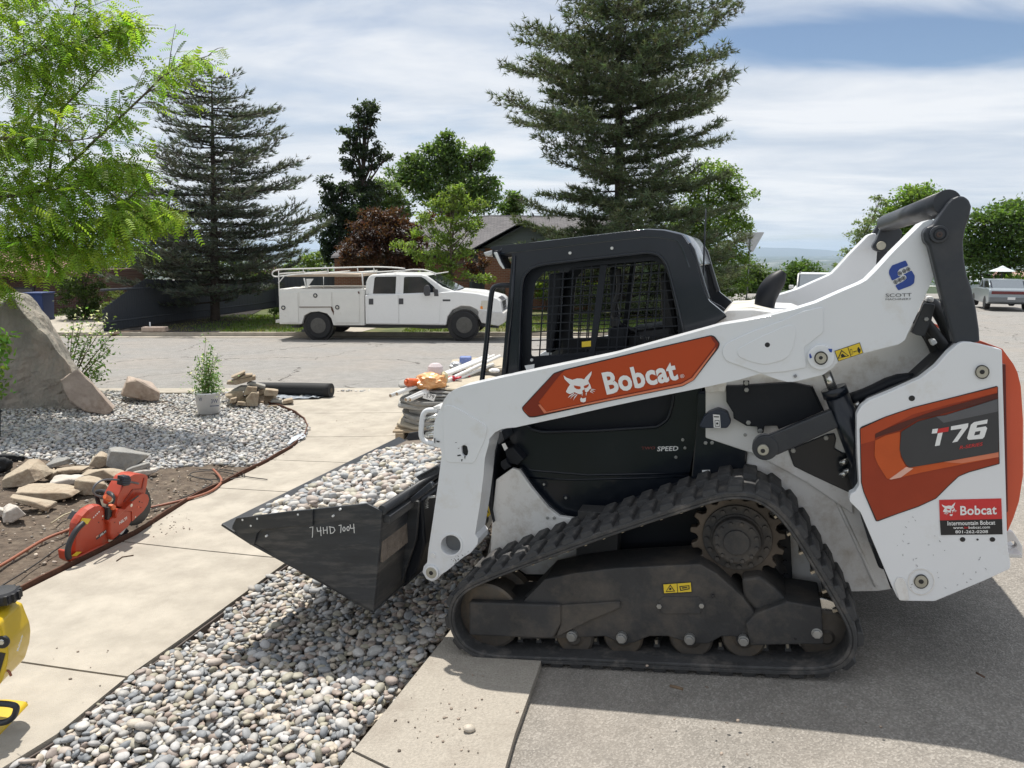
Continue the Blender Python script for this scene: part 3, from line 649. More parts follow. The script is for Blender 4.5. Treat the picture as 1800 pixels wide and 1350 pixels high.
# perforated guard: bars, posts and margins
def guard(w, par_name='side_guard'):
    g0 = P_('guard_rim', cFc(348, 1010, 350, 700, 362, 480, 375, 400, 420, 340, 500, 312, 800, 276, 1200, 232, 1280, 250, 1330, 310, 1360, 410, 1445, 760) + cB(1470, 460, 1440, 545, 1370, 588, 1050, 606, 760, 612, 690, 595, 660, 560), w, w + .008, BLKM,
            holes=[rnd(cFc(425, 926, 432, 620, 440, 520, 455, 430, 520, 360, 870, 322, 1230, 292, 1300, 320, 1330, 400, 1385, 640, 1400, 800, 1130, 872, 850, 892), 5, 2)], bevel=0)
    post = P_('guard_post', cFc(880, 320, 925, 318, 890, 600, 838, 960, 800, 965, 845, 600), w - .003, w + .012, BLKM, g0, bevel=.002)
    q = [Vector(v) for v in cFc(428, 915, 1398, 770, 1300, 285, 445, 378)]          # BL BR TR TL
    rows = [.0, .075, .15, .225, .30, .375, .46, .55, .645, .74, .83, .915]
    def at(a, b): p = q[0] * (1 - a) * (1 - b) + q[1] * a * (1 - b) + q[2] * a * b + q[3] * (1 - a) * b; return (p.x, p.y)
    th = 1.0
    L0 = Vector(cFc(432, 0)[0]).x
    for i, y in enumerate((300, 345, 405, 460, 520, 578, 632, 688, 742, 798, 860, 912)):
        yl = y + 22; yr = y - 28 - (600 - y) * .06
        a = cFc(430, yl, 1395, yr)
        P_('guard_bar', [(a[0][0], a[0][1] - th), (a[1][0], a[1][1] - th), (a[1][0], a[1][1] + th), (a[0][0], a[0][1] + th)], w, w + .006, BLKM, g0, bevel=0)
    for xt, xb in ((520, 480), (585, 548), (640, 610), (705, 668), (765, 730), (825, 785), (985, 930), (1045, 985), (1110, 1045), (1165, 1105), (1225, 1165), (1275, 1230), (1310, 1300)):
        yb = 925 - (xb - 430) * .07
        a = cFc(xt, 300, xb, yb)
        P_('guard_bar', [(a[0][0] - th, a[0][1]), (a[0][0] + th, a[0][1]), (a[1][0] + th, a[1][1]), (a[1][0] - th, a[1][1])], w + .001, w + .007, BLKM, g0, bevel=0)
    # lower part of the guard seen under the arm
    ys = (505, 545)
    low = P_('guard_low_panel', cB(700, 590, 760, 606, 1370, 582, 1440, 540, 1440, 440, 1300, 400, 700, 540), w + .0005, w + .0065, BLKM, g0, bevel=0,
             holes=[rnd(cH(x0, y0, x0 + wd, y0 - 6, x0 + wd, y0 + 78, x0, y0 + 84), 2, 2) for x0, y0, wd in ((10, 872, 100), (140, 872, 140), (372, 862, 140), (555, 858, 140), (740, 852, 140), (905, 845, 140), (1085, 838, 150))] + [rnd(cH(x0, y0, x0 + wd, y0 - 6, x0 + wd, y0 + 92, x0, y0 + 98), 2, 2) for x0, y0, wd in ((555, 742, 140), (740, 738, 140), (905, 730, 140), (1085, 718, 160), (1290, 702, 140), (1110, 610, 130), (1295, 580, 150))])
    return g0
g0 = guard(CW0 + .05); 
def copy_tree(o, parent, dy):
    c = o.copy(); COL.objects.link(c); c.parent = parent
    if dy is not None: c.location = (o.location.x, o.location.y + dy, o.location.z)
    for ch in list(o.children): copy_tree(ch, c, None)
    return c
copy_tree(g0, T, CW1 - CW0 - .11)
# things inside: seat, seat bar, column, lap bar
seatm = M('black_vinyl', (.02, .02, .022), .5, var=.2)
P_('seat_cushion', cFc(1000, 770, 1380, 720, 1380, 900, 1010, 900), .68, 1.18, seatm, bevel=.03)
P_('seat_backrest', cFc(1270, 380, 1330, 370, 1400, 760, 1290, 780), .70, 1.16, seatm, bevel=.025)
P_('cab_inner_post', cFc(540, 380, 640, 370, 610, 640, 570, 900, 520, 900, 530, 640), 1.26, 1.33, BLKM, bevel=.01)
P_('cab_inner_post', cFc(940, 340, 990, 335, 990, 560, 1010, 720, 950, 740), .95, 1.0, BLKM, bevel=.01)
tube('seat_bar', [MF.pt(x, y, .66) for x, y in cFc(1000, 350, 1010, 500, 960, 620, 1000, 720, 1120, 760)], .014, seatm, T, sp=2)
tube('seat_bar', [MF.pt(x, y, 1.18) for x, y in cFc(1000, 350, 1010, 500, 960, 620, 1000, 720, 1120, 760)], .014, seatm, T, sp=2)
P_('control_console', cFc(930, 740, 1060, 720, 1050, 900, 930, 900), .58, .66, BLKM, bevel=.012)
P_('control_console', cFc(930, 740, 1060, 720, 1050, 900, 930, 900), 1.18, 1.26, BLKM, bevel=.012)
P_('joystick', cFc(960, 660, 1000, 655, 1010, 740, 960, 745), .60, .64, seatm, bevel=.012)
tube('coil_spring', [MF.pt(1000 * 0 + cFc(1145 + i * 6, 800 + (14 if i % 2 else -14))[0][0], cFc(1145, 800 + (14 if i % 2 else -14))[0][1], .62) for i in range(11)], .003, BOLT, T, n=5)
P_('cab_label', cFc(383, 985, 448, 975, 445, 1015, 425, 1030, 400, 1030), CW0 - .002, CW0, LET, side, bevel=0)
P_('yellow_label', cFc(760, 828, 820, 822, 820, 858, 760, 864), CW0 + .046, CW0 + .05, YEL, side, bevel=0)
# work light under the roof's front corner
wl = P_('work_light', cFc(172, 232, 205, 222, 235, 300, 262, 345, 240, 352, 215, 320), CW0 - .02, CW0 + .10, BLKM, T, bevel=.008)
P_('lens', cFc(176, 240, 200, 236, 228, 305, 252, 345, 240, 350, 214, 318), CW0 - .026, CW0 + .09, M('lamp_lens', (.62, .63, .62), .12, .2, coat=.6), wl, bevel=.004)
P_('light_visor', cFc(108, 240, 175, 222, 190, 245, 150, 268, 120, 262), CW0 + .02, CW0 + .16, M('lamp_lens2', (.5, .5, .5), .2, .4), wl, bevel=.006)
# grab rail in front of the cab
tube('grab_rail', [MF.pt(x, y, CW0 + .05) for x, y in cFc(300, 458, 250, 456, 205, 458, 178, 470, 166, 500, 150, 640, 128, 880, 100, 1100)], .0125, BLK, T, sp=2)
tube('antenna', [MF.pt(x, y, .62) for x, y in [(1241, 367), (1238, 430), (1236, 505), (1240, 540)]], [.003, .004, .005, .008], BLK, T)
# black curved bracket behind cab
P_('rear_cab_bracket', cN(0, 330, 60, 350, 80, 400, 180, 440, 255, 520, 110, 610, 60, 660, -40, 680, -60, 400), .5, .53, BLKM, bevel=.004)
P_('rear_cab_bracket', cN(30, 300, 100, 350, 180, 390, 240, 435, 200, 470, 100, 400), .95, .98, BLKM, bevel=.004)
# exhaust stack
ex = [MF.pt(x, y, .86) for x, y in cN(690, 475, 700, 400, 712, 310, 750, 210, 815, 120, 880, 40, 925, -20)]
tube('exhaust_stack', ex, [.045, .046, .048, .05, .047, .036, .016], BLKM, T, n=20, sp=2)
D_('exhaust_flange', *cN(690, 462)[0], 17, .86, .87, BLK, bevel=0)
# ---- lift arms
arm = cB(225, 470, 240, 430, 265, 395, 300, 372, 330, 360, 560, 308, 1130, 190, 1700, 33) + cD(150, 722, 300, 690, 440, 655, 560, 618, 690, 560, 815, 507, 850, 487, 905, 432, 1000, 328, 1165, 165, 1200, 148, 1235, 152, 1250, 240, 1240, 330, 1228, 465, 1150, 640, 1062, 830, 1030, 852, 820, 905, 686, 948, 655, 985, 600, 1025, 500, 1050, 430, 1065, 395, 1065, 340, 1050, 250, 1018) + [(1302, 667)] + cB(1620, 362, 1300, 425, 1100, 468, 880, 518, 650, 567, 620, 574, 575, 578, 545, 583, 510, 600, 480, 635) + cL(530, 320, 500, 430, 490, 560, 465, 760, 430, 980, 452, 1010, 448, 1050, 400, 1110, 330, 1155, 230, 1240, 190, 1265, 160, 1300, 120, 1318, 80, 1300, 52, 1250, 60, 1210, 85, 1180, 95, 1080, 130, 850, 165, 600, 190, 400, 178, 358, 140, 350, 128, 330, 135, 180, 160, 110)
AW0, AW1 = .13, .265
armo = P_('lift_arm', arm, AW0, AW1, WHITE, bevel=.014, seg=3, ang=28, holes=[circ(*cL(254, 1057)[0], 17.5, 24), rnd(cL(332, 345, 352, 336, 372, 345, 380, 385, 374, 412, 352, 418, 336, 400), 2, 2)])
arm2 = P_('lift_arm', arm, AW0, AW1, WHITE, bevel=.014, seg=3, ang=28, shift=TW - AW0 - AW1)
P_('tube_liner', circ(*cL(254, 1057)[0], 17.4, 24), AW0 + .06, AW1 + .9, M('grey_cross_tube', (.16, .165, .17), .55, var=.15), T, bevel=0)
# boss rings, plates, details on the arm
def ring(name, x, y, r0, r1, w0, w1, mat, par, n=28):
    return P_(name, circ(x, y, r0, n), w0, w1, mat, par, holes=[circ(x, y, r1, n)], bevel=.001)
ring('tube_boss', *cL(254, 1057)[0], 21, 17.5, AW0 - .004, AW0 + .01, WHITE, armo)
D_('pin_boss', *cL(114, 1258)[0], 13, AW0 - .012, AW0 + .02, WHITE, armo); D_('pin_end', *cL(112, 1258)[0], 9.6, AW0 - .016, AW0 + .01, PINB, armo); D_('pin_hole', *cL(112, 1258)[0], 4.5, AW0 - .0175, AW0 + .01, INK, armo, n=6)
bolt(*cL(132, 1126)[0], 4.6, AW0, armo, LET)
D_('pivot_boss', *cN(1372, 1000)[0], 22, AW0 - .018, AW0 + .02, WHITE, armo); D_('pin_end', *cN(1372, 1010)[0], 11.5, AW0 - .024, AW0, PINB, armo); ring('snap_ring', *cN(1372, 1010)[0], 11.8, 9.8, AW0 - .026, AW0, INK, armo); D_('pin_hole', *cN(1370, 1006)[0], 3.8, AW0 - .0255, AW0, INK, armo, n=8)
for q in (cN(1228, 960, 1240, 945, 1262, 995, 1235, 1005), cN(1450, 890, 1500, 892, 1495, 935, 1470, 930)): P_('boss_mark', q, AW0 - .020, AW0 - .018, BLU, armo, bevel=0, wp=AW0)
P_('arm_stiffener', cN(205, 890, 260, 825, 560, 690, 920, 560, 1160, 450, 1400, 400, 1400, 700, 1170, 880, 1200, 1120, 950, 1170, 660, 1190, 250, 1045, 205, 980), AW0 - .006, AW0 + .004, WHITE, armo, bevel=.005, r=5)
P_('arm_pressing', rnd(cN(372, 905, 620, 770, 960, 620, 1040, 610, 1075, 680, 1050, 860, 990, 990, 900, 1045, 700, 1090, 540, 1055, 385, 990), 7, 3), AW0 - .0095, AW0 - .005, WHITE, armo, bevel=.0035)
D_('arm_hole', *cN(735, 852)[0], 5, AW0 - .0102, AW0, INK, armo, n=16); D_('arm_plug', *cN(1067, 1223)[0], 3, AW0 - .008, AW0, GRYL, armo, n=12)
P_('leg_casting', rnd(cL(198, 60, 240, 45, 300, 70, 520, 200, 500, 300, 455, 400, 420, 470, 220, 460, 205, 380, 200, 300), 6, 2), AW0 - .004, AW0 + .003, WHITE, armo, bevel=.003, holes=[rnd(cL(330, 345, 352, 334, 374, 345, 382, 385, 376, 414, 352, 420, 334, 400), 2, 2)])
P_('slot_shade', cL(320, 325, 390, 325, 390, 430, 320, 430), AW0 + .012, AW0 + .03, INK, armo, bevel=0)  # black plate inside the slot stands in for its shaded depth
# orange banner with the wordmark
oa = cB(650, 470, 820, 287, 875, 268, 1250, 178, 1650, 87, 1668, 92, 1697, 130, 1690, 155, 1560, 325, 1500, 358, 1100, 438, 720, 521, 690, 522, 660, 490)
ban = P_('orange_banner', rnd(oa, 3, 2), AW0 - .0022, AW0, INK, armo, bevel=0)
flat(MF, 'banner_field', rnd(cB(656, 470, 822, 292, 877, 274, 1250, 184, 1648, 93, 1663, 98, 1690, 132, 1684, 153, 1556, 320, 1498, 352, 1100, 432, 720, 515, 693, 516, 664, 488), 3, 2), AW0 - .0034, ORG, ban)
flat(MF, 'banner_edge', cB(656, 470, 693, 516, 720, 515, 1100, 432, 1498, 352, 1556, 320, 1684, 153, 1690, 132, 1663, 98, 1648, 93, 1655, 112, 1672, 132, 1668, 148, 1545, 308, 1492, 338, 1100, 418, 780, 490, 740, 440, 850, 300, 877, 274, 822, 292), AW0 - .0046, ORGD, ban)
flat(MF, 'banner_salmon_line', cB(770, 500, 738, 455, 748, 452, 782, 492, 1100, 424, 1495, 344, 1550, 312, 1676, 150, 1670, 168, 1556, 325, 1497, 355, 1100, 434), AW0 - .0058, M('salmon_print', (.62, .19, .10), .35), ban)  # printed salmon line along the banner's lower edge
text_px(MF, 'lettering', 'Bobcat', [(1067, 694.5), (1193.5, 667.5), (1184, 631), (1057, 655.5)], AW0 - .0062, LET, ban, bold=.034)
text_px(MF, 'registered_mark', '®', [(1196, 665), (1203.5, 663.5), (1202, 657), (1195, 658.5)], AW0 - .0062, LET, ban)
def cathead(F, f, w, par, mat, back):
    """snarling cat head, outline in the coordinates of crop H"""
    flat(F, 'cat_emblem', f(78, 300, 120, 330, 195, 358, 260, 338, 320, 342, 350, 352, 375, 318, 450, 243, 445, 290, 405, 370, 415, 395, 432, 425, 445, 470, 420, 485, 410, 505, 380, 525, 358, 505, 348, 495, 325, 505, 335, 535, 300, 548, 265, 540, 225, 520, 165, 545, 125, 530, 112, 510, 140, 455, 165, 420, 130, 385, 95, 350), w, mat, par)
    flat(F, 'cat_eye', f(215, 432, 300, 445, 305, 470, 285, 482, 250, 478, 225, 460), w - .0012, back, par)
    flat(F, 'cat_eye', f(345, 440, 385, 425, 412, 412, 408, 440, 385, 462, 355, 470), w - .0012, back, par)
    flat(F, 'cat_nose', f(330, 495, 362, 482, 358, 510, 345, 520), w - .0012, back, par)
    flat(F, 'cat_chin', f(312, 590, 330, 605, 352, 600, 375, 592, 372, 640, 345, 655, 305, 645, 298, 612), w, mat, par)
    for a in ((318, 540, 330, 545, 325, 575), (372, 532, 388, 528, 376, 570)): flat(F, 'cat_fang', f(*a), w, mat, par)
    for a in ((215, 530, 220, 540, 160, 580, 135, 598, 160, 565), (238, 540, 246, 545, 195, 580, 168, 612, 190, 570), (255, 548, 262, 552, 225, 600, 206, 630, 225, 580), (440, 478, 480, 480, 508, 492, 480, 487, 442, 487), (436, 492, 470, 500, 495, 515, 465, 508, 436, 501), (430, 505, 455, 518, 474, 538, 450, 525, 428, 515)):
        flat(F, 'cat_whisker', f(*a), w, mat, par)
cathead(MF, cH, AW0 - .0062, ban, LET, ORG)
# warning label, dealer emblem
yl = P_('warning_label', cD(665, 890, 808, 842, 828, 902, 686, 950), AW0 - .0022, AW0, INK, armo, bevel=0)
flat(MF, 'label_face', cD(669, 892, 738, 869, 757, 924, 689, 946), AW0 - .0034, YEL, yl); flat(MF, 'label_face', cD(742, 868, 806, 846, 824, 901, 761, 922), AW0 - .0034, YEL, yl)
flat(MF, 'warning_triangle', cD(683, 934, 704, 884, 748, 918), AW0 - .0044, INK, yl, [cD(690, 931, 706, 892, 741, 916)]); flat(MF, 'warning_figure', cD(700, 912, 712, 905, 722, 915, 730, 918, 712, 928, 704, 926), AW0 - .0044, INK, yl)
flat(MF, 'bar_symbol', cD(752, 882, 763, 879, 771, 908, 760, 911), AW0 - .0044, INK, yl, [cD(754, 884, 762, 881, 769, 907, 761, 909)]); flat(MF, 'arrow_symbol', cD(771, 895, 777, 890, 777, 893, 785, 891, 784, 887, 791, 889, 786, 896, 785, 893, 778, 896, 778, 899), AW0 - .0044, INK, yl)
flat(MF, 'person_symbol', cD(797, 870, 804, 868, 806, 876, 812, 878, 813, 893, 809, 895, 808, 903, 802, 904, 800, 896, 796, 895, 794, 880), AW0 - .0044, INK, yl)
f = cJ
flat(MF, 'dealer_emblem', rnd(f(400, 650, 425, 610, 540, 567, 562, 612, 490, 640, 470, 665, 475, 700, 500, 702, 425, 740, 398, 680), 2, 2), AW0 - .0022, BLU, armo)
flat(MF, 'dealer_emblem', rnd(f(590, 652, 618, 700, 612, 760, 585, 782, 478, 822, 452, 780, 520, 745, 548, 722, 545, 695, 520, 690), 2, 2), AW0 - .0022, BLU, armo)
for x, y in ((492, 677), (528, 658), (562, 642), (455, 751), (489, 734), (521, 717)):
    cx, cy = f(x, y)[0]; flat(MF, 'chain_link', circ(cx, cy, 3.4, 14), AW0 - .0034, INK, armo, [circ(cx, cy, 2.5, 14)]); flat(MF, 'chain_pin', circ(cx, cy, 1.4, 8), AW0 - .0034, INK, armo)
text_px(MF, 'dealer_name', 'SCOTT', f(372, 880, 592, 872, 590, 845, 370, 850), AW0 - .0022, GRYP, armo)
text_px(MF, 'dealer_name', 'MACHINERY', f(370, 906, 588, 902, 588, 886, 370, 890), AW0 - .0022, GRYP, armo)
P_('arm_label', cB(357, 364, 420, 350, 420, 368, 357, 384), AW0 - .0014, AW0, WHITE, armo, bevel=0)
# hose loop guard and couplers at the arm's knee
tube('hose_guard', [MF.pt(x, y, AW0 + .07) for x, y in cL(165, 88, 100, 84, 70, 95, 52, 130, 44, 200, 40, 270, 60, 305, 100, 322, 140, 330)], .0125, WHITE, armo, sp=2)
for x, y in cL(105, 140, 115, 200, 110, 245, 85, 265): tube('coupler', [MF.pt(x - 7, y * 1.0 + 4, AW0 + .09), MF.pt(x + 18, y - 3, AW0 + .09)], [.011, .016], CHR, armo, n=12)
P_('coupler_block', cL(125, 62, 178, 50, 180, 80, 130, 82), AW0 + .02, AW0 + .12, WHITED, armo)
# tilt cylinder behind the leg and cylinder label
tc_ = tube('tilt_cylinder', [MF.pt(x, y, .62) for x, y in cL(600, 700, 520, 830, 430, 960)], .045, WHITED, T, n=20)
P_('cylinder_label', cL(470, 820, 520, 765, 540, 835, 490, 890), .565, .568, YEL, tc_, bevel=0, wp=.565); text_px(MF, 'cylinder_mark', 'M', cL(492, 862, 528, 822, 518, 795, 480, 832), .5635, INK, tc_)
P_('cross_member', cL(500, 300, 560, 230, 600, 300, 560, 500, 540, 800, 560, 900, 520, 760, 500, 560), .34, 1.46, BLKM, bevel=.01)
P_('step_bracket', cL(565, 245, 620, 235, 640, 300, 600, 335, 575, 290), .30, .44, GREYM, bevel=.004); P_('front_console', cL(640, 370, 700, 350, 780, 440, 740, 480, 660, 470), .38, .46, BLKM, bevel=.006)
P_('bracket_label', cL(620, 330, 645, 322, 665, 360, 642, 378), .298, .30, LET, bevel=0)
P_('front_latch', cL(612, 455, 650, 435, 665, 470, 690, 490, 640, 520, 612, 490), .36, .43, BLKM, bevel=.004)
# ---- black link tower and cross tube
lk = cJ(940, 40, 985, 20, 1035, 22, 1080, 55, 1100, 110, 1085, 190, 1048, 300, 1030, 400, 1035, 540, 1060, 690, 1100, 800, 1140, 980, 1165, 1150, 1172, 1260, 950, 1275, 900, 1080, 830, 830, 760, 540, 735, 440, 700, 410, 690, 330, 720, 285, 775, 265, 850, 150, 900, 80)
LW0 = .075
lko = P_('upper_link', lk, LW0, LW0 + .055, GREYM, bevel=.008, seg=3, ang=28); P_('upper_link', lk, LW0, LW0 + .055, GREYM, bevel=.008, seg=3, ang=28, shift=TW - 2 * LW0 - .055)
for sh, par in ((0, lko),):
    D_('link_boss', *cJ(825, 345)[0], 15.5, LW0 - .012, LW0 + .02, GREYM, par); D_('pin_end', *cJ(828, 345)[0], 11, LW0 - .008, LW0 + .015, BLKM, par, prof=[(1, 0), (1, -.2), (.75, -.25), (.7, .4), (0.01, .4)]); D_('pin_bolt', *cJ(828, 348)[0], 6, LW0 - .016, LW0, M('brown_bolt', (.07, .05, .045), .6, .3), par, n=6)
    D_('pin_hole', *cJ(830, 347)[0], 2.4, LW0 - .0165, LW0, INK, par, n=8)
c0 = MF.pt(*cJ(860, 85)[0], LW0 + .1); pa = Vector((c0.x, LW0 + .04, c0.z)); pb = Vector((c0.x, 1.50, c0.z - .012))
# far end of the tube as seen in the photo fixes its slope
tube('cross_tube', [pa, pb], .044, GREYM, T, n=28)
D_('link_ear', *cJ(860, 85)[0], 17, LW0 + .055, LW0 + .16, GREYM, T, wp=LW0 + .1)
for wv in (TW - .36,):
    P_('far_ear', rnd([(c[0], c[1]) for c in cJ(255, 440, 290, 400, 350, 240, 400, 205, 520, 330, 480, 420, 400, 480, 330, 500, 270, 480)], 5, 2), wv, wv + .06, GREYM, bevel=.008)
    D_('far_pin', *cJ(330, 443)[0], 7.5, wv - .02, wv, PINB, wp=wv)
# hoses
for i, (pts, r) in enumerate(((cJ(650, 1010, 700, 1080, 780, 1180, 870, 1300, 930, 1420), .02), (cJ(700, 920, 790, 960, 870, 1080, 920, 1220, 960, 1400), .026), (cJ(680, 1060, 740, 1160, 780, 1290, 850, 1400), .024), (cJ(620, 1060, 680, 1150, 760, 1280, 800, 1400), .02))):
    tube('hydraulic_hose', [MF.pt(x, y, .26 + .03 * i) for x, y in pts], r, M('hose_rubber', (.02, .02, .022), .55, var=.3, scale=30), T, sp=2)
P_('hose_clamp', cJ(700, 930, 790, 940, 760, 1080, 700, 1215, 630, 1200, 590, 1180), .20, .235, GREYM, bevel=.003); bolt(*cJ(713, 1065)[0], 4, .20, T)
P_('hose_fitting', cJ(745, 1245, 790, 1232, 812, 1270, 770, 1295), .21, .25, LET, bevel=.004); P_('reservoir', cJ(715, 870, 780, 870, 785, 930, 715, 920), .26, .34, WHITED, bevel=.01)
# ---- panels and cylinder in the middle
k1 = P_('side_cover', cK(508, 152, 620, 150, 1120, 118, 1305, 158, 1410, 385, 1000, 560, 985, 522, 868, 524, 858, 590, 803, 590, 800, 530, 700, 525, 580, 455, 575, 400, 512, 300), .30, .335, BLKM, bevel=.004)
P_('cover_lip', cK(1305, 158, 1320, 160, 1425, 385, 1410, 390), .296, .33, BLKM, k1, bevel=.002)
for x, y in cK(698, 122, 700, 185, 718, 490, 828, 566): bolt(x, y, 4.2, .297, k1)
P_('cover_tab', cK(668, 100, 726, 100, 728, 210, 672, 208), .297, .30, BLKM, k1, bevel=.001)
P_('door_panel', cK(245, 215, 480, 212, 500, 300, 560, 480, 660, 500, 720, 590, 680, 975, 185, 1010, 230, 560), .345, .40, BLK, bevel=.005)
for x, y in cK(320, 678, 380, 676, 688, 602): bolt(x, y, 3.4, .345, T)
P_('white_bracket', rnd(cK(305, 120, 520, 100, 505, 205, 320, 212), 2, 2), .31, .35, WHITED, bevel=.003)
cap = P_('fuel_cap_cover', rnd(cK(345, 400, 430, 368, 520, 400, 555, 495, 520, 545, 290, 545, 255, 530, 300, 440), 3, 2), .28, .345, M('navy_plastic', (.018, .026, .045), .42), bevel=.01)
flat(MF, 'label', cK(388, 415, 452, 420, 460, 542, 395, 538), .2785, LET, cap); flat(MF, 'label_symbol', cK(403, 470, 447, 470, 450, 530, 407, 528), .2773, INK, cap, [cK(408, 475, 443, 475, 446, 525, 411, 523)]); flat(MF, 'label_symbol', circ(*cK(427, 500)[0], 2, 10), .2773, INK, cap); flat(MF, 'label_symbol', cK(395, 432, 443, 434, 443, 444, 395, 442), .2773, INK, cap)
lb = P_('white_label', cK(286, 935, 360, 932, 362, 975, 288, 995), .343, .345, LET, bevel=0); flat(MF, 'label_symbol', cK(300, 948, 345, 945, 346, 970, 302, 975), .3418, GRYL, lb)
P_('recess_cover', cK(1085, 745, 1450, 600, 1520, 590, 1535, 640, 1520, 730, 1590, 770, 1740, 800, 1740, 1110, 1655, 1145, 1280, 970, 1140, 900), .332, .372, BLK, bevel=.004)
for x, y in cK(1135, 750, 1440, 632): bolt(x, y, 4.4, .332, T)
for x, y in cK(1600, 860, 1640, 940, 1600, 970): tube('valve_fitting', [MF.pt(x - 6, y + 3, .30), MF.pt(x + 10, y - 4, .30)], .012, CHR if y < 850 else GREYM, T, n=10)
lo = P_('lower_link', cK(840, 640, 1490, 375, 1560, 535, 1000, 790, 900, 822), .17, .215, GREYM, bevel=.005)
D_('link_end', *cK(873, 730)[0], 21.5, .165, .22, GREYM, lo); D_('pin_end', *cK(855, 750)[0], 9.5, .150, .18, PINB, lo); D_('pin_hole', *cK(852, 756)[0], 4.4, .1485, .16, INK, lo, n=8)
rod = [MF.pt(x, y, .20) for x, y in (cK(1440, 20)[0], cK(1500, 175)[0])]
tube('cylinder_rod', rod, .018, CHR, T, n=16); P_('rod_eye', cK(1395, 30, 1490, 20, 1520, 105, 1440, 125), .185, .225, GREYM, bevel=.004)
bar = [MF.pt(x, y, .20) for x, y in (cK(1520, 180)[0], cK(1735, 760)[0], cK(1800, 930)[0])]
tube('lift_cylinder', bar, .044, BLK, T, n=24)
D_('gland_nut', *cK(1528, 195)[0], 1, .2, .201, BLK)
tube('cylinder_gland', [MF.pt(x, y, .20) for x, y in (cK(1508, 165)[0], cK(1535, 240)[0])], .0475, BLK, T, n=24)
tube('side_hose', [MF.pt(x, y, .27) for x, y in cD(760, 1165, 860, 1130, 1000, 1060, 1110, 1050)], .027, BLKM, T, sp=1)
tube('hose_coupling', [MF.pt(x, y, .24) for x, y in cK(1715, 305, 1745, 345)], .013, CHR, T)
# ---- rear quarter
rq = cD(790, 1250, 815, 1205, 860, 1170, 1010, 1108, 1150, 1045, 1240, 975, 1310, 895, 1370, 845, 1400, 838, 1440, 840, 1612, 882) + cI(1228, 0, 1262, 1200) + cE(1572, 1000, 1585, 1070, 1582, 1105, 1440, 1170, 1175, 1280, 1000, 1278, 975, 1262, 940, 1190, 860, 1000, 775, 800, 730, 755, 716, 742, 718, 702, 745, 690, 768, 655, 757, 480)
QW = .05
qo = P_('rear_quarter', rq, QW, QW + .05, WHITE, bevel=.009, seg=3, ang=25, r=3); P_('rear_quarter', rq, QW, QW + .05, WHITE, bevel=.009, seg=3, r=3, shift=TW - 2 * QW - .05)
P_('engine_bay', cD(860, 1190, 1150, 1065, 1300, 930, 1400, 850, 1590, 890) + [(1758, 660), (1762, 985), (1640, 1030), (1545, 1000), (1515, 900), (1500, 860), (1505, 760)], QW + .05, TW - QW - .05, BLKM, bevel=.01)
P_('quarter_fold', cE(770, 800, 790, 850, 860, 1000, 820, 960), QW + .002, QW + .02, BLKM, qo, bevel=0)
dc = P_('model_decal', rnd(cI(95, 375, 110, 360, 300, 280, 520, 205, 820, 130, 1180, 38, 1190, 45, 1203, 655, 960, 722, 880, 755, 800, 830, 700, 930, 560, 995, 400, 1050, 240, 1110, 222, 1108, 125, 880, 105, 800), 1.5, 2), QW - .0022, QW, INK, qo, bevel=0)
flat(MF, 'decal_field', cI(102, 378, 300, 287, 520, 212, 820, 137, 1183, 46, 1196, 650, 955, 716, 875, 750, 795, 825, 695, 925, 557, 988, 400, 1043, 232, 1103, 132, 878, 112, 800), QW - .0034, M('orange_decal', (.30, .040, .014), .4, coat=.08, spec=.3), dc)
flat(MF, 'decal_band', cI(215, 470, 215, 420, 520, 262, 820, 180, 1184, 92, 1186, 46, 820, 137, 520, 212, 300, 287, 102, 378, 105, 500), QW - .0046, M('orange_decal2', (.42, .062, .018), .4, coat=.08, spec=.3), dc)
flat(MF, 'decal_brown_band', cI(218, 450, 222, 415, 420, 330, 700, 232, 1186, 95, 1190, 140, 720, 268, 560, 305, 425, 385, 300, 420), QW - .0058, M('brown_decal', (.09, .022, .016), .4, coat=.08, spec=.3), dc)  # printed brown band of the decal design
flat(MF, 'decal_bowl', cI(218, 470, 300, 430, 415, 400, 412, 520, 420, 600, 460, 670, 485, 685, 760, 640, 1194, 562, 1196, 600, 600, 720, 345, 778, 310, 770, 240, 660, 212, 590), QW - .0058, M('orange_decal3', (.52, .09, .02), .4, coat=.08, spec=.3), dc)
flat(MF, 'decal_accent', cI(330, 776, 345, 778, 420, 762, 520, 690, 485, 685, 465, 678), QW - .0070, M('pink_print', (.72, .42, .33), .35), dc)  # printed pink accent of the decal design
flat(MF, 'decal_accent', cI(760, 640, 1194, 562, 1196, 600, 900, 650), QW - .0070, M('salmon_print', (.62, .19, .10), .35), dc)  # printed salmon accent of the decal design
gf = flat(MF, 'grey_field', rnd(cI(425, 400, 560, 318, 720, 275, 770, 270, 1188, 138, 1193, 562, 490, 684, 462, 660, 425, 590, 412, 540), 2, 2), QW - .0082, GRYP, dc)
flat(MF, 'grey_upper_band', cI(700, 280, 770, 272, 1187, 142, 1189, 240, 760, 330), QW - .0090, M('mid_grey_print', (.10, .102, .11), .4), dc)  # printed mid grey band across the top of the grey field
w = QW - .0098
flat(MF, 'model_letter', cI(665, 415, 672, 380, 715, 375, 706, 412), w, LET, dc); flat(MF, 'model_letter', cI(716, 378, 802, 362, 796, 398, 708, 412), w, REDP, dc); flat(MF, 'model_letter', cI(714, 413, 752, 406, 728, 508, 690, 514), w, LET, dc)
flat(MF, 'model_digit', cI(818, 358, 955, 333, 952, 362, 868, 478, 828, 486, 905, 375, 816, 388), w, LET, dc)
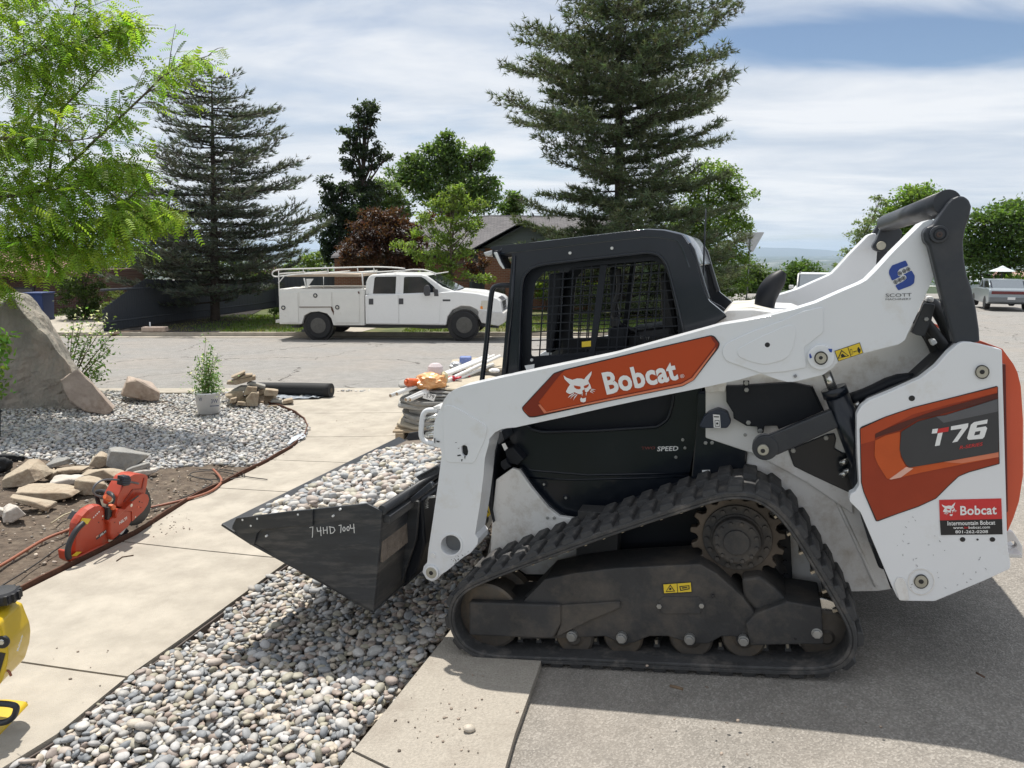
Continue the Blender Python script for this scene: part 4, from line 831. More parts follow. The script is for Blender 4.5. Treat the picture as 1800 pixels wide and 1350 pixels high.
flat(MF, 'model_digit', cI(1000, 325, 1108, 303, 1103, 335, 1025, 348, 1018, 370, 1092, 358, 1104, 372, 1082, 440, 1068, 455, 955, 465, 945, 450, 975, 345), w, LET, dc, [cI(1010, 400, 1052, 393, 1044, 422, 1000, 430)])
text_px(MF, 'series_name', 'R-SERIES', cI(885, 540, 1066, 510, 1070, 482, 892, 512), w, REDP, dc, bold=.012)
for x, y, r in (*[(a, b, c) for (a, b), c in zip(cI(508, 136), (5,))],): D_('panel_hole', x, y, r, QW - .0015, QW, INK, qo)
for (x, y), r in zip(cI(910, 1253, 1028, 1254, 1146, 1253), (4.2, 1.8, 4.2)): D_('panel_hole', x, y, r, QW - .0015, QW, INK, qo, n=14)
for x, y in (cE(1433, 43)[0], cE(1103, 1175)[0]):
    D_('pin_washer', x, y, 11.5, QW - .006, QW, PINB, qo); ring('pin_ring', x, y, 12.2, 11, QW - .008, QW, INK, qo); D_('pin_hole', x, y, 4.4, QW - .0085, QW, INK, qo, n=8)
# dealer sticker
sx = flat(MF, 'dealer_sticker', cI(724, 940, 1216, 928, 1222, 1090, 730, 1102), QW - .0022, REDP, qo); flat(MF, 'sticker_base', cI(730, 1102, 1222, 1090, 1226, 1212, 738, 1218), QW - .0022, INK, sx)
cq = lambda *p: [(1490 + (745 + (p[i] - 78) * .285) * .2222, 670 + (960 + (p[i + 1] - 243) * .26) * .2222) for i in range(0, len(p), 2)]
cathead(MF, cq, QW - .0034, sx, LET, REDP)
text_px(MF, 'sticker_brand', 'Bobcat', cI(892, 1062, 1180, 1054, 1178, 980, 890, 988), QW - .0034, LET, sx, bold=.022)
text_px(MF, 'sticker_text', 'Intermountain Bobcat', cI(790, 1142, 1168, 1135, 1166, 1102, 790, 1108), QW - .0034, LET, sx, bold=.015)
text_px(MF, 'sticker_text', 'www.', cI(835, 1170, 920, 1168, 920, 1154, 835, 1156), QW - .0034, LET, sx, bold=.015); text_px(MF, 'sticker_text', 'im', cI(922, 1168, 955, 1167, 955, 1147, 922, 1148), QW - .0034, REDP, sx, bold=.015); text_px(MF, 'sticker_text', 'bobcat.com', cI(957, 1168, 1125, 1165, 1125, 1143, 957, 1147), QW - .0034, LET, sx, bold=.015)
text_px(MF, 'sticker_text', '801-262-0208', cI(852, 1204, 1110, 1202, 1110, 1178, 852, 1180), QW - .0034, LET, sx, bold=.015)
# cab lettering
text_px(MF, 'cab_lettering', 'SPEED', cH(1312, 1300, 1588, 1292, 1596, 1230, 1322, 1236), CW0 - .0016, LET, side, bold=.02)
text_px(MF, 'cab_lettering', 'TWO', cH(1105, 1278, 1282, 1274, 1290, 1236, 1110, 1240), CW0 - .0016, M('dull_red_print', (.16, .03, .025), .5), side, bold=.02)
# tailgate and tow eye
tg = P_('tailgate', [(1761, 612)] + cE(1600, 0, 1622, 45, 1640, 120, 1652, 300, 1652, 600, 1630, 740, 1600, 830, 1568, 905), QW + .045, TW - QW - .045, ORGP, bevel=.015, r=2)
P_('tailgate_grille', [(1758, 640), (1768, 640), (1772, 900), (1762, 905)], QW + .02, QW + .05, M('dark_red_grille', (.10, .015, .012), .6), tg, bevel=.002)
te = P_('tow_eye', cE(1560, 900, 1600, 905, 1650, 985, 1650, 1045, 1560, 1035), QW + .25, QW + .28, WHITED, holes=[circ(*cE(1592, 975)[0], 8, 16, 6)], bevel=.004)
P_('tow_plate', cE(1540, 1020, 1650, 1025, 1650, 1048, 1560, 1045), QW + .2, TW - .3, WHITED, bevel=.004)
P_('corner_pocket', rnd(cE(955, 1190, 975, 1150, 1010, 1155, 1030, 1210, 1040, 1275, 985, 1277), 3, 2), QW - .006, QW, WHITED, qo, bevel=.004)
ring('boss_ring', *cE(1103, 1175)[0], 24, 21.5, QW - .003, QW, WHITED, qo)
# ---- tracks
inner = cC(200, 478, 400, 402, 700, 292, 900, 226, 1050, 178, 1150, 145, 1240, 132, 1320, 145, 1390, 195, 1450, 265, 1550, 425, 1640, 575, 1688, 665, 1694, 730, 1660, 790, 1585, 817, 1400, 817, 1000, 800, 600, 780, 350, 772, 210, 764, 130, 728, 88, 650, 88, 575, 125, 518)
def smooth_closed(P, it=3):
    for _ in range(it):
        Q = []
        for i in range(len(P)):
            a = P[i]; b = P[(i + 1) % len(P)]; Q += [a * .75 + b * .25, a * .25 + b * .75]
        P = Q
    return P
IP = smooth_closed([Vector(MF.uv(x, y, 0.0)) for x, y in inner], 2)
IP = [p for p in IP]; cen = sum(IP, Vector((0, 0))) / len(IP)
def resample(P, n):
    Lc = [0]; m = len(P)
    for i in range(m): Lc.append(Lc[-1] + (P[(i + 1) % m] - P[i]).length)
    out = []; tot = Lc[-1]; k = 0
    for i in range(n):
        d = tot * i / n
        while Lc[k + 1] < d: k += 1
        t = (d - Lc[k]) / (Lc[k + 1] - Lc[k] + 1e-9); a = P[k]; b = P[(k + 1) % m]; out.append((a.lerp(b, t), (b - a).normalized()))
    return out, tot
RS, TOT = resample(IP, 150)
def normals(rs):
    out = []; n = len(rs)
    for i in range(n):
        t = (rs[(i + 1) % n][0] - rs[i - 1][0]).normalized(); q = Vector((-t.y, t.x))
        out.append((rs[i][0], t, q))
    a = sum((o[0].x * out[(i + 1) % n][0].y - out[(i + 1) % n][0].x * o[0].y) for i, o in enumerate(out))
    if a > 0: out = [(p, t, -q) for p, t, q in out]
    return out
NS = normals(RS)
def belt(w0, w1, par):
    vs = []; fs = []; n = len(NS); TH = .032
    prof = [(0, .006), (0, w1 - w0 - .006), (.004, w1 - w0), (TH - .004, w1 - w0), (TH, w1 - w0 - .008), (TH, .008), (TH - .004, 0), (.016, .0), (.013, .004), (.010, 0), (.004, 0)]
    for p, t, q in NS:
        for h, w in prof: e = p + q * h; vs.append((e.x, w0 + w, e.y))
    k = len(prof)
    for i in range(n):
        for j in range(k): fs.append((i * k + j, i * k + (j + 1) % k, ((i + 1) % n) * k + (j + 1) % k, ((i + 1) % n) * k + j))
    return link('rubber_belt', fix(mesh('rubber_belt', vs, fs)), RUB, par)
TRW = .365
lug_bm = [box_mesh('tread_lug', -.031, .031, .0, TRW * .46, -.004, .019), box_mesh('tread_lug', -.031, .031, .0, TRW * .46, -.004, .019)]
for me in lug_bm:
    for v in me.vertices:
        if v.co.z > 0: v.co.x *= .84; v.co.y = (v.co.y - TRW * .23) * .93 + TRW * .23
    me.materials.append(RUB)
gm = box_mesh('drive_lug', -.014, .014, .13, .235, -.030, .002)
for v in gm.vertices:
    if v.co.z < 0: v.co.x *= .55; v.co.y = (v.co.y - .18) * .8 + .18
gm.materials.append(RUB)
gt_ = box_mesh('lug_tip', -.005, .005, .0, .03, -.034, -.016); gt_.materials.append(M('worn_steel', (.45, .40, .32), .4, .7))
def nat(i, n):
    f = i / n * len(NS); k = int(f) % len(NS); t = f - int(f); a = NS[k]; b = NS[(k + 1) % len(NS)]
    return a[0].lerp(b[0], t), a[1].lerp(b[1], t).normalized(), a[2].lerp(b[2], t).normalized()
def basis(p, t, q, w): return Matrix(((t.x, 0, q.x, p.x), (0, 1, 0, w), (t.y, 0, q.y, p.y), (0, 0, 0, 1)))
def track(name, w0, near):
    tr = belt(w0, w0 + TRW, T); tr.name = name
    NL = int(TOT / .0875)
    if near:
        for i in range(NL):
            for s in (0, 1):
                p, t, q = nat(i + .5 * s, NL); p = p + q * .032
                o = bpy.data.objects.new('tread_lug', lug_bm[0]); COL.objects.link(o); o.parent = tr
                B4 = basis(p, t, q, w0 + (.004 if s == 0 else TRW * .535)); B4 = B4 @ Matrix.Rotation(.0, 4, 'Z'); o.matrix_local = B4
                b = o.modifiers.new('bevel', 'BEVEL'); b.width = .004; b.segments = 1
            p, t, q = nat(i + .25, NL)
            o = bpy.data.objects.new('drive_lug', gm); COL.objects.link(o); o.parent = tr; o.matrix_local = basis(p, t, q, w0)
            if True:
                o2 = bpy.data.objects.new('lug_tip', gt_); COL.objects.link(o2); o2.parent = tr; o2.matrix_local = basis(p, t, q, w0 + .125)
    else:
        vs = []; fs = []
        for i in range(NL):
            for s in (0, 1):
                p, t, q = nat(i + .5 * s, NL); B4 = basis(p + q * .032, t, q, w0 + (.004 if s == 0 else TRW * .535)); b0 = len(vs)
                vs += [B4 @ v.co for v in lug_bm[0].vertices]; fs += [tuple(b0 + v for v in pl.vertices) for pl in lug_bm[0].polygons]
        link('tread_lug', mesh('tread_lug', vs, fs), RUB, tr)
    return tr
track('rubber_track', 0.0, True); track('rubber_track', TW - TRW, False)
ROLM = M('worn_roller', (.095, .085, .075), .5, .5, var=.35, scale=6, dirt=(.20, .15, .10), dscale=4, dth=(.45, .7))
# ---- undercarriage
def undercarriage(sh, full=True):
    def P2(*a, **k): o = P_(*a, **k); return o
    fr = P_('track_frame', cC(370, 545, 455, 458, 580, 432, 745, 412, 1085, 396, 1150, 432, 1260, 530, 1312, 600, 1290, 728, 1262, 700, 1215, 690, 1170, 692, 1120, 720, 1050, 720, 985, 700, 955, 690, 880, 690, 820, 716, 770, 720, 700, 690, 500, 700, 360, 700), .07 + sh, .30 + sh, DUSTY, bevel=.006, wp=.07)
    P_('frame_rail', cC(148, 550, 520, 563, 520, 640, 490, 700, 148, 686), .045 + sh, .30 + sh, DUSTY, fr, bevel=.008, wp=.045)
    P_('frame_brace', cC(520, 563, 760, 548, 762, 575, 640, 625, 500, 695, 520, 640), .055 + sh, .075 + sh, DUSTY, fr, bevel=.004, wp=.055)
    P_('frame_rail', cC(1310, 598, 1440, 548, 1580, 572, 1587, 722, 1400, 724, 1290, 728, 1270, 640), .05 + sh, .30 + sh, DUSTY, fr, bevel=.006, wp=.05)
    P_('frame_saddle', cC(1255, 455, 1330, 445, 1400, 500, 1450, 552, 1440, 600, 1320, 600, 1262, 530), .09 + sh, .34 + sh, DUSTY, fr, bevel=.012, wp=.09)
    P_('cover_plate', cC(915, 545, 940, 530, 1080, 530, 1105, 560, 1085, 598, 930, 598), .065 + sh, .07 + sh, DUSTY, fr, bevel=.002, wp=.065)
    for x, y in cC(920, 567, 1092, 565): D_('bolt', x, y, 4.5, .065 + sh, .06 + sh, BOLT, fr, n=6, bevel=.001, wp=.065)
    for x, y in cC(565, 690, 767, 697, 1043, 703, 1262, 708, 1560, 677): D_('bolt', x, y, 7.6, .05 + sh, .036 + sh, BOLT, fr, n=6, bevel=.002, wp=.05); D_('washer', x, y, 8.8, .07 + sh, .048 + sh, BOLT, fr, n=18, bevel=.001, wp=.05)
    for x, y in cC(1473, 697, 1138, 527): D_('frame_hole', x, y, 3, .0485 + sh, .06 + sh, INK, fr, n=12, wp=.05)
    st = P_('warning_label', cC(934, 476, 1050, 468, 1054, 510, 938, 516), .066 + sh, .07 + sh, INK, fr, bevel=0, wp=.07)
    if sh == 0:
        flat(MF, 'label_face', cC(937, 479, 991, 475, 994, 511, 940, 514), .0652, YEL, st); flat(MF, 'label_face', cC(994, 475, 1048, 471, 1051, 508, 997, 511), .0652, YEL, st)
        flat(MF, 'warning_triangle', cC(946, 509, 965, 479, 985, 507), .0640, INK, st, [cC(950, 506, 965, 484, 980, 505)]); flat(MF, 'hand_symbol', circ(*cC(965, 497)[0], 2.2, 10), .0638, INK, st)
        flat(MF, 'book_symbol', cC(1002, 486, 1042, 482, 1044, 498, 1006, 505), .0640, INK, st, [cC(1006, 489, 1039, 485, 1040, 495, 1009, 501)]); flat(MF, 'book_symbol', cC(1012, 491, 1034, 489, 1034, 493, 1012, 496), .0638, INK, st)
    # rollers
    for x, y, r in ((575, 692, 74), (772, 693, 76), (1048, 696, 82), (1262, 698, 82)):
        x, y = cC(x, y)[0]; ro = D_('track_roller', x, y, r * .4333, .085 + sh, .31 + sh, ROLM, T, n=32, wp=.085, prof=[(.35, -.02), (.5, 0), (.9, 0), (1, .04), (1, .24), (.72, .26), (.72, .74), (1, .76), (1, 1), (.3, 1)])
        D_('roller_hub', x, y, 12, .075 + sh, .09 + sh, DUSTY, ro, wp=.085)
    x, y = cC(222, 610)[0]; il = D_('front_idler', x, y, 56.5, .075 + sh, .31 + sh, ROLM, T, n=48, wp=.075, prof=[(.2, -.05), (.3, -.02), (.45, 0.02), (.92, .03), (1, .05), (1, .22), (.8, .25), (.8, .75), (1, .78), (1, 1), (.2, 1)])
    P_('idler_fork', cC(370, 530, 450, 470, 455, 480, 385, 535), .12 + sh, .16 + sh, DUSTY, il, bevel=.004, wp=.12)
    x, y = cC(1592, 655)[0]; il2 = D_('rear_idler', x, y, 44, .12 + sh, .31 + sh, ROLM, T, n=48, wp=.2, prof=[(.2, -.05), (.3, 0), (.9, .03), (1, .05), (1, .22), (.8, .25), (.8, .75), (1, .78), (1, 1), (.2, 1)])
    x, y = cC(1575, 650)[0]; D_('idler_rim', x, y, 50, .14 + sh, .16 + sh, CHR, il2, n=48, wp=.14)
    # sprocket
    x, y = cC(1236, 290)[0]; cu, cv = MF.uv(x, y, .15); R0 = abs(MF.uv(x, y - 72, .15)[1] - cv); R1 = R0 * 1.09; pts = []
    for i in range(17):
        a0 = 2 * math.pi * i / 17
        for da, r in ((-.09, R0 * .95), (-.055, R1), (.055, R1), (.09, R0 * .95), (.185, R0 * .90)): pts.append((cu + r * math.cos(a0 + da), cv + r * math.sin(a0 + da)))
    sp = link('drive_sprocket', prism_mesh('drive_sprocket', [pts], .16 + sh, .20 + sh), M('worn_dusty_steel', (.10, .08, .062), .6, .3, var=.4, scale=8), T, bevel=.003)
    def cd(name, r, w0, w1, mat, n=36, prof=None):
        pr = [(r * a, w0 + (w1 - w0) * b) for a, b in prof] if prof else [(r, w0), (r, w1)]
        return link(name, lathe(name, pr, n, 'y', (cu, sh, cv)), mat, sp, bevel=0 if prof else .004)
    cd('sprocket_plate', R0 * .80, .148, .17, DUSTY); cd('drive_hub', R0 * .60, .10, .16, DUSTY, prof=[(.2, .0), (.82, 0), (.9, .1), (.93, .6), (1, .7), (1, 1)]); cd('hub_cap', R0 * .30, .09, .11, DUSTY); cd('drive_motor', R0 * .55, .2, .39, DUSTY)
    for i in range(16):
        a = 2 * math.pi * i / 16; link('hub_bolt', lathe('hub_bolt', [(.010, .136), (.010, .150)], 6, 'y', (cu + R0 * .70 * math.cos(a), sh, cv + R0 * .70 * math.sin(a))), DUSTY, sp)
    for i in range(12):
        a = 2 * math.pi * i / 12 + .2; link('hub_bolt', lathe('hub_bolt', [(.008, .09), (.008, .103)], 6, 'y', (cu + R0 * .46 * math.cos(a), sh, cv + R0 * .46 * math.sin(a))), DUSTY, sp)
undercarriage(0); undercarriage(TW - TRW - .02)
# bracket with bolts on the right inside of the track
kb = P_('inner_bracket', cC(1385, 260, 1450, 250, 1462, 478, 1412, 478), .30, .36, BLKM, bevel=.003)
for x, y in cC(1428, 285, 1430, 340, 1432, 392, 1436, 445): D_('bolt', x, y, 5, .292, .30, BLKM, kb, n=8, bevel=0)
# ---- bucket
BW0, BW1 = -.03, 1.89
BUK = M('bucket_steel', (.026, .029, .034), .5, .1, var=.35, scale=3, dirt=(.15, .14, .13), dscale=2.5, dth=(.5, .85), bump=.1, coat=.08, stretch=(1.2, 1, 7))
bside = cA(163, 690, 185, 645, 500, 606, 960, 557, 1052, 602, 1030, 900, 1000, 1208, 940, 1180, 700, 1035, 300, 797, 270, 803)
bk = P_('bucket', bside, BW0, BW0 + .014, BUK, bevel=.003); P_('bucket_side', bside, BW0, BW0 + .014, BUK, bk, bevel=.003, shift=BW1 - BW0 - .014)
P_('side_cutter', cA(163, 688, 185, 644, 500, 604, 640, 592, 640, 692, 560, 690, 330, 715, 310, 735, 292, 800, 270, 805, 160, 706), BW0 - .010, BW0, BUK, bk, bevel=.003)
def prof_strip(name, px, w0, w1, th, mat, par):
    pts = [Vector(MF.uv(x, y, BW0)) for x, y in px]; n = len(pts); a = []; b = []
    for i, p in enumerate(pts):
        t = (pts[min(i + 1, n - 1)] - pts[max(i - 1, 0)]).normalized(); q = Vector((-t.y, t.x)); a.append(tuple(p)); b.append(tuple(p + q * th))
    return link(name, prism_mesh(name, [a + b[::-1]], w0, w1), mat, par, bevel=.003)
prof_strip('bucket_floor', cA(95, 690, 270, 803, 700, 1038, 1000, 1208), BW0 + .0, BW1, .014, BUK, bk)
prof_strip('bucket_back', cA(1000, 1208, 1030, 900, 1052, 602), BW0 + .014, BW1 - .014, .014, BUK, bk)
pc = MF.pt(*cA(1048, 600)[0], BW0); tube('top_rail', [Vector((pc.x, BW0 + .005, pc.z)), Vector((pc.x, BW1 - .005, pc.z))], .022, BUK, bk, n=12)
pl_ = MF.pt(*cA(1085, 560)[0], BW0)
for wv, n in ((.35, 7),):
    P_('step_plate', cA(1250, 400, 1380, 330, 1395, 345, 1395, 370, 1275, 425), .30, .40, GREYM, bk, bevel=.003)
    for i in range(7): x, y = cA(1290 + i * 13, 392 - i * 7)[0]; D_('grip_hole', x, y, 2.1, .298, .30, INK, bk, n=8, bevel=0, wp=.3)
# ribs on the back
for wv in (.25, .62, 1.2, 1.58):
    P_('back_rib', cA(1050, 640, 1110, 660, 1095, 900, 1000, 1190), wv, wv + .02, BUK, bk, bevel=.002, wp=BW0)
P_('back_bar', cA(1045, 625, 1090, 640, 1085, 690, 1045, 680), BW0 + .02, BW1 - .02, BUK, bk, wp=BW0)
bt = P_('coupler_frame', cA(1100, 640, 1200, 560, 1230, 500, 1290, 540, 1310, 800, 1260, 960, 1180, 1060, 1110, 1000, 1085, 800), .30, 1.56, BLKM, bevel=.012, wp=.30)
P_('latch_lever', cA(1215, 530, 1335, 430, 1350, 445, 1350, 465, 1230, 560), .20, .23, GREYM, bt, bevel=.004); tube('latch_spring', [MF.pt(x, y, .22) for x, y in cA(1312, 545, 1330, 520, 1370, 515)], .006, BOLT, bt)
tube('latch_spring', [MF.pt(cA(1318 + (8 if i % 2 else -8), 545 + i * 5)[0][0], cA(0, 545 + i * 5)[0][1], .22) for i in range(9)], .003, BOLT, bt, n=5)
for x, y in cA(223, 655, 310, 648, 272, 690, 552, 623, 758, 633, 800, 593, 362, 752): D_('bolt_hole', x, y, 1.8, BW0 - .0112, BW0, LET, bk, n=8, bevel=0)
# chalk number
CH = M('chalk', (.72, .72, .70), .9)
chk = {'7': [[(0, 0), (9, -2), (8, 22), (7, 28)]], '4': [[(0, 0), (2, 12), (14, 10)], [(11, -2), (13, 26)]], 'H': [[(0, 2), (2, 22)], [(12, 0), (13, 22)], [(1, 12), (13, 10)]], 'D': [[(0, 2), (2, 24)], [(-3, 3), (12, 5), (16, 14), (10, 22), (1, 24)]], '0': [[(4, 2), (0, 10), (3, 20), (9, 20), (12, 10), (8, 2), (4, 2)]]}
def stroke(pts, wd=1.0):
    for i in range(len(pts) - 1):
        a = Vector(pts[i]); b = Vector(pts[i + 1]); d = (b - a).normalized(); n = Vector((-d.y, d.x)) * wd; a = a - d * wd * .5; b = b + d * wd * .5
        flat(MF, 'chalk_stroke', [tuple(a + n), tuple(b + n), tuple(b - n), tuple(a - n)], BW0 - .0016 - .0001 * (i % 2), CH, bk)
for ch, x, y, s in (('7', 622, 700, 2.1), ('4', 665, 700, 1.9), ('H', 702, 695, 1.9), ('D', 742, 690, 1.9), ('7', 795, 688, 1.5), ('0', 818, 695, 1.3), ('0', 842, 692, 1.3), ('4', 862, 683, 1.9)):
    for st in chk[ch]: stroke([cA(x + a * s, y + b * s)[0] for a, b in st], .55)
# bolts and small grime chips on the rear quarter: paint chips
for i in range(46):
    x = random.uniform(1560, 1755); y = random.uniform(905, 1040)
    if x < 1560 + (y - 905) * .3: continue
    if 1650 < x < 1765 and y < 945: continue
    a = random.uniform(0, 3); l = random.uniform(.8, 2.6); d = Vector((math.cos(a), math.sin(a))) * l; n = Vector((-d.y, d.x)).normalized() * random.uniform(.25, .6)
    flat(MF, 'paint_chip', [tuple(Vector((x, y)) + d), tuple(Vector((x, y)) + n), tuple(Vector((x, y)) - d), tuple(Vector((x, y)) - n)], QW - .0014, GRYL if i % 3 else INK, qo)
for i in range(34):
    x = 230 + random.gauss(60, 60); y = 1165 + random.gauss(0, 30) - (x - 290) * .5
    if not (140 < x < 400 and y > 1135 - (x - 250) * .3 and y < 1250 - (x - 200) * .55): continue
    a = random.uniform(0, 3); l = random.uniform(2, 9); d = Vector((math.cos(a), math.sin(a))) * l; n = Vector((-d.y, d.x)).normalized() * random.uniform(.8, 2.4); c_ = Vector((x, y)); flat(MF, 'paint_chip', cL(*[v for p in (c_ + d, c_ + n, c_ - d, c_ - n) for v in p]), AW0 - .0014, [INK, RUST][i % 2], armo)
for pts in (cL(300, 410, 322, 405, 330, 412, 305, 418), cL(285, 318, 300, 316, 292, 322), cL(330, 440, 340, 438, 336, 452, 331, 455), cL(352, 418, 362, 414, 356, 440), cL(305, 360, 318, 358, 312, 364), cL(136, 290, 143, 286, 142, 325, 137, 322), cL(150, 305, 175, 308, 172, 318, 155, 316)): flat(MF, 'paint_chip', pts, AW0 - .0058, INK, armo)
# ---- pebbles in the bucket (their own thing)
def heap():
    acc = Acc(); u0, v0 = MF.uv(*cA(100, 688)[0], BW0); u1, v1 = MF.uv(*cA(1045, 600)[0], BW0)
    sl_ = (v1 - v0) / (u1 - u0)
    for sp, r0, r1, dz in ((.034, .015, .025, -.03), (.036, .015, .027, -.008), (.046, .016, .031, .008)):
        us, ws = np.meshgrid(np.arange(u0 + .08, u1 - .02, sp), np.arange(BW0 + .04, BW1 - .04, sp)); us = us.ravel() + RNG.uniform(-.4, .4, us.size) * sp; ws = ws.ravel() + RNG.uniform(-.4, .4, ws.size) * sp
        N = len(us); s = (us - u0) / (u1 - u0); e = np.minimum(ws - BW0, BW1 - ws)
        hgt = v0 + (us - u0) * sl_ + .04 * np.sin(np.clip(s, 0, 1) * math.pi) ** .7 * np.clip(e / .18, .0, 1) - .028 - .085 * np.clip((ws - BW1 + .55) / .55, 0, 1) + np.array([.022 * noise.noise(Vector((a * 4, b * 4, 9))) for a, b in zip(us, ws)])
        R, s3 = peb_xf(N, r0, r1, (.42, .75), .55); C = pebcols(N, .01, 1.15)
        for k in range(8): q = np.arange(N) % 8 == k; acc.add(PSH[k], IF, R[q], np.stack([us, ws, hgt + dz + RNG.uniform(-.006, .006, N)], 1)[q], C[q])
    o = acc.build('bucket_pebbles', PEB, smooth=True); o.matrix_world = MF.M
    tag(o, 'cream and grey river pebbles heaped in the black loader bucket', 'gravel', kind='stuff')
    f = prism_mesh('fill', [[(u0 + .06, v0 - .02), (u1 - .02, v1 - .05), (u1 - .04, v1 - .25)]], BW0 + .02, BW1 - .02); link('packed_fill', f, DUST, bk)
heap()
# ------------------------------------------------------------------ stones
ROCKA = M('sandstone', (.40, .335, .25), .9, var=.22, scale=7, bump=1.2, bscale=28, dirt=(.27, .20, .14), dscale=5, dth=(.45, .65))
ROCKG = M('grey_flagstone', (.27, .265, .25), .9, var=.2, scale=9, bump=1.0, bscale=40, dirt=(.36, .31, .24), dscale=4, dth=(.52, .72))
ROCKB = M('boulder_rock', (.26, .24, .205), .92, var=.3, scale=3, bump=4, bscale=22, dirt=(.34, .29, .24), dscale=1.6, dth=(.5, .62), stretch=(1, 1, .55))
ROCKP = M('pinkish_rock', (.42, .34, .285), .9, var=.2, scale=5, bump=1.6, bscale=16, dirt=(.27, .20, .155), dscale=3, dth=(.5, .66))
ROCKW = M('white_stone', (.50, .46, .41), .85, var=.15, scale=6, bump=.8, bscale=30, dirt=(.33, .27, .22), dscale=4)
def hull(name, pts, mat, disp=.01, cuts=2, fr=4.0, par=None, bev=.0, shade=False):
    bm = bmesh.new(); [bm.verts.new(p) for p in pts]
    r = bmesh.ops.convex_hull(bm, input=bm.verts); bmesh.ops.delete(bm, geom=[g_ for g_ in r['geom_interior'] if isinstance(g_, bmesh.types.BMVert)], context='VERTS')
    bmesh.ops.dissolve_limit(bm, angle_limit=math.radians(6), verts=bm.verts, edges=bm.edges)
    if bev: bmesh.ops.bevel(bm, geom=bm.edges[:], offset=bev, segments=1, affect='EDGES')
    bmesh.ops.triangulate(bm, faces=bm.faces); bmesh.ops.subdivide_edges(bm, edges=bm.edges, cuts=cuts, use_grid_fill=True); bmesh.ops.triangulate(bm, faces=bm.faces)
    bm.normal_update(); sd = random.random() * 50
    for v in bm.verts:
        n = noise.fractal(Vector(v.co) * fr + Vector((sd, 0, 0)), .8, 2, 4); v.co += v.normal * n * disp
    me = bpy.data.meshes.new(name); bm.to_mesh(me); bm.free()
    return link(name, me, mat, par)
def big_rock(name, front, back, Yf, Yb, mat, label, disp=.05, cuts=5, fr=1.6, mid=(), cat='boulder', bev=.04):
    """front and back outlines stand at their own distances"""
    pts = [atY(x, y, Yf) for x, y in front] + [atY(x, y, Yb) for x, y in back] + [atY(x, y, Y) for x, y, Y in mid]
    c = sum(pts, Vector()) / len(pts); c.z = H(c.x, c.y)
    o = hull(name, [p - c for p in pts], mat, disp, cuts, fr, bev=bev); o.location = c; tag(o, label, cat); return o
gB = G(120, 722)
big_rock('boulder', [(-60, 730), (170, 738), (-80, 640), (-10, 545), (22, 528), (105, 620), (150, 690)], [(15, 512), (50, 514), (68, 530), (100, 590), (160, 680), (178, 712), (-90, 560), (-120, 700)], gB.y + .05, gB.y + 1.0, ROCKB,
         'huge leaning grey brown boulder at the left of the pebble bed', disp=.045, cuts=12, fr=3.6, bev=0)
gB2 = G(165, 728)
big_rock('boulder', [(122, 705), (105, 668), (135, 650), (160, 672), (200, 720), (190, 730), (150, 722)], [(112, 664), (140, 652), (178, 690), (204, 715), (130, 712)], gB2.y, gB2.y + .35, ROCKP,
         'pinkish tan pointed rock leaning against the foot of the huge boulder', disp=.02, cuts=4, fr=4, bev=.01)
gB3 = G(258, 706)
big_rock('boulder', [(215, 694), (222, 672), (242, 668), (262, 682), (282, 690), (280, 704), (262, 707)], [(226, 662), (243, 661), (266, 672), (280, 688), (214, 690)], gB3.y, gB3.y + .4, ROCKP,
         'low grey tan rock on the pebbles to the right of the huge boulder', disp=.03, cuts=4, fr=4, bev=.015)
cS = crop(0, 750, .15556)
def stone(px, toph, mat, label, dep=.22, sink=.02, cat='stone'):
    """front-face outline traced on a vertical plane at the ground point of its lowest pixel; the top recedes by dep"""
    lowest = max(px, key=lambda p: p[1]); g = G(lowest[0], lowest[1]); Y = g.y
    pts = [atY(x, y, Y) for x, y in px] + [atY(x, y, Y + dep) for x, y in toph]
    pts += [Vector((p.x, Y + dep * .9, p.z - .0)) for p in [atY(x, y, Y) for x, y in px if y > lowest[1] - 14]]
    c = sum(pts, Vector()) / len(pts); c.z = g.z
    o = hull('stone', [p - c for p in pts], mat, .008, 3, 9, bev=.006); o.location = c; o.location.z -= .004; tag(o, label, cat, 'split sandstones piled on the bare soil'); return o
stone(cS(15, 600, 220, 590, 320, 470, 400, 620, 250, 680, 15, 690), cS(100, 520, 330, 370, 440, 360, 495, 540, 60, 540), ROCKA, 'largest tan split stone at the left end of the stone row', .32)
stone(cS(170, 740, 500, 760, 740, 740, 810, 790, 600, 840, 420, 845, 230, 810), cS(200, 680, 330, 640, 520, 628, 780, 645, 815, 700), ROCKA, 'long flat topped cream stone nearest the middle of the soil', .26)
stone(cS(102, 790, 150, 830, 330, 880, 520, 960, 530, 905, 360, 840), cS(140, 755, 270, 775, 345, 815, 480, 880), ROCKA, 'narrow tan stone wedged below the long flat topped cream stone', .16)
stone(cS(30, 1090, 130, 1080, 300, 990, 200, 900, 60, 960), cS(50, 890, 110, 855, 180, 880, 20, 950), ROCKW, 'chalky white faceted stone lowest at the left edge of the soil', .18)
stone(cS(-90, 1040, 30, 1000, 40, 940, -40, 920), cS(-80, 900, 10, 900), ROCKW, 'pale stone cut by the left edge of the picture below the others', .14)
stone(cS(500, 590, 570, 600, 605, 520, 530, 500), cS(510, 465, 570, 462, 605, 500), ROCKA, 'small upright tan chip of stone behind the long flat topped stone', .1)
stone(cS(550, 640, 690, 670, 830, 650, 850, 600, 800, 590), cS(620, 550, 680, 532, 810, 548, 830, 570), ROCKW, 'white flat stone leaning behind the long flat topped stone', .16)
stone(cS(820, 740, 950, 775, 1120, 770, 1180, 640, 1000, 640, 850, 600), cS(880, 560, 1000, 545, 1140, 570, 1175, 620), ROCKA, 'blocky tan stone with a pale flat top just left of the red saw handle', .2)
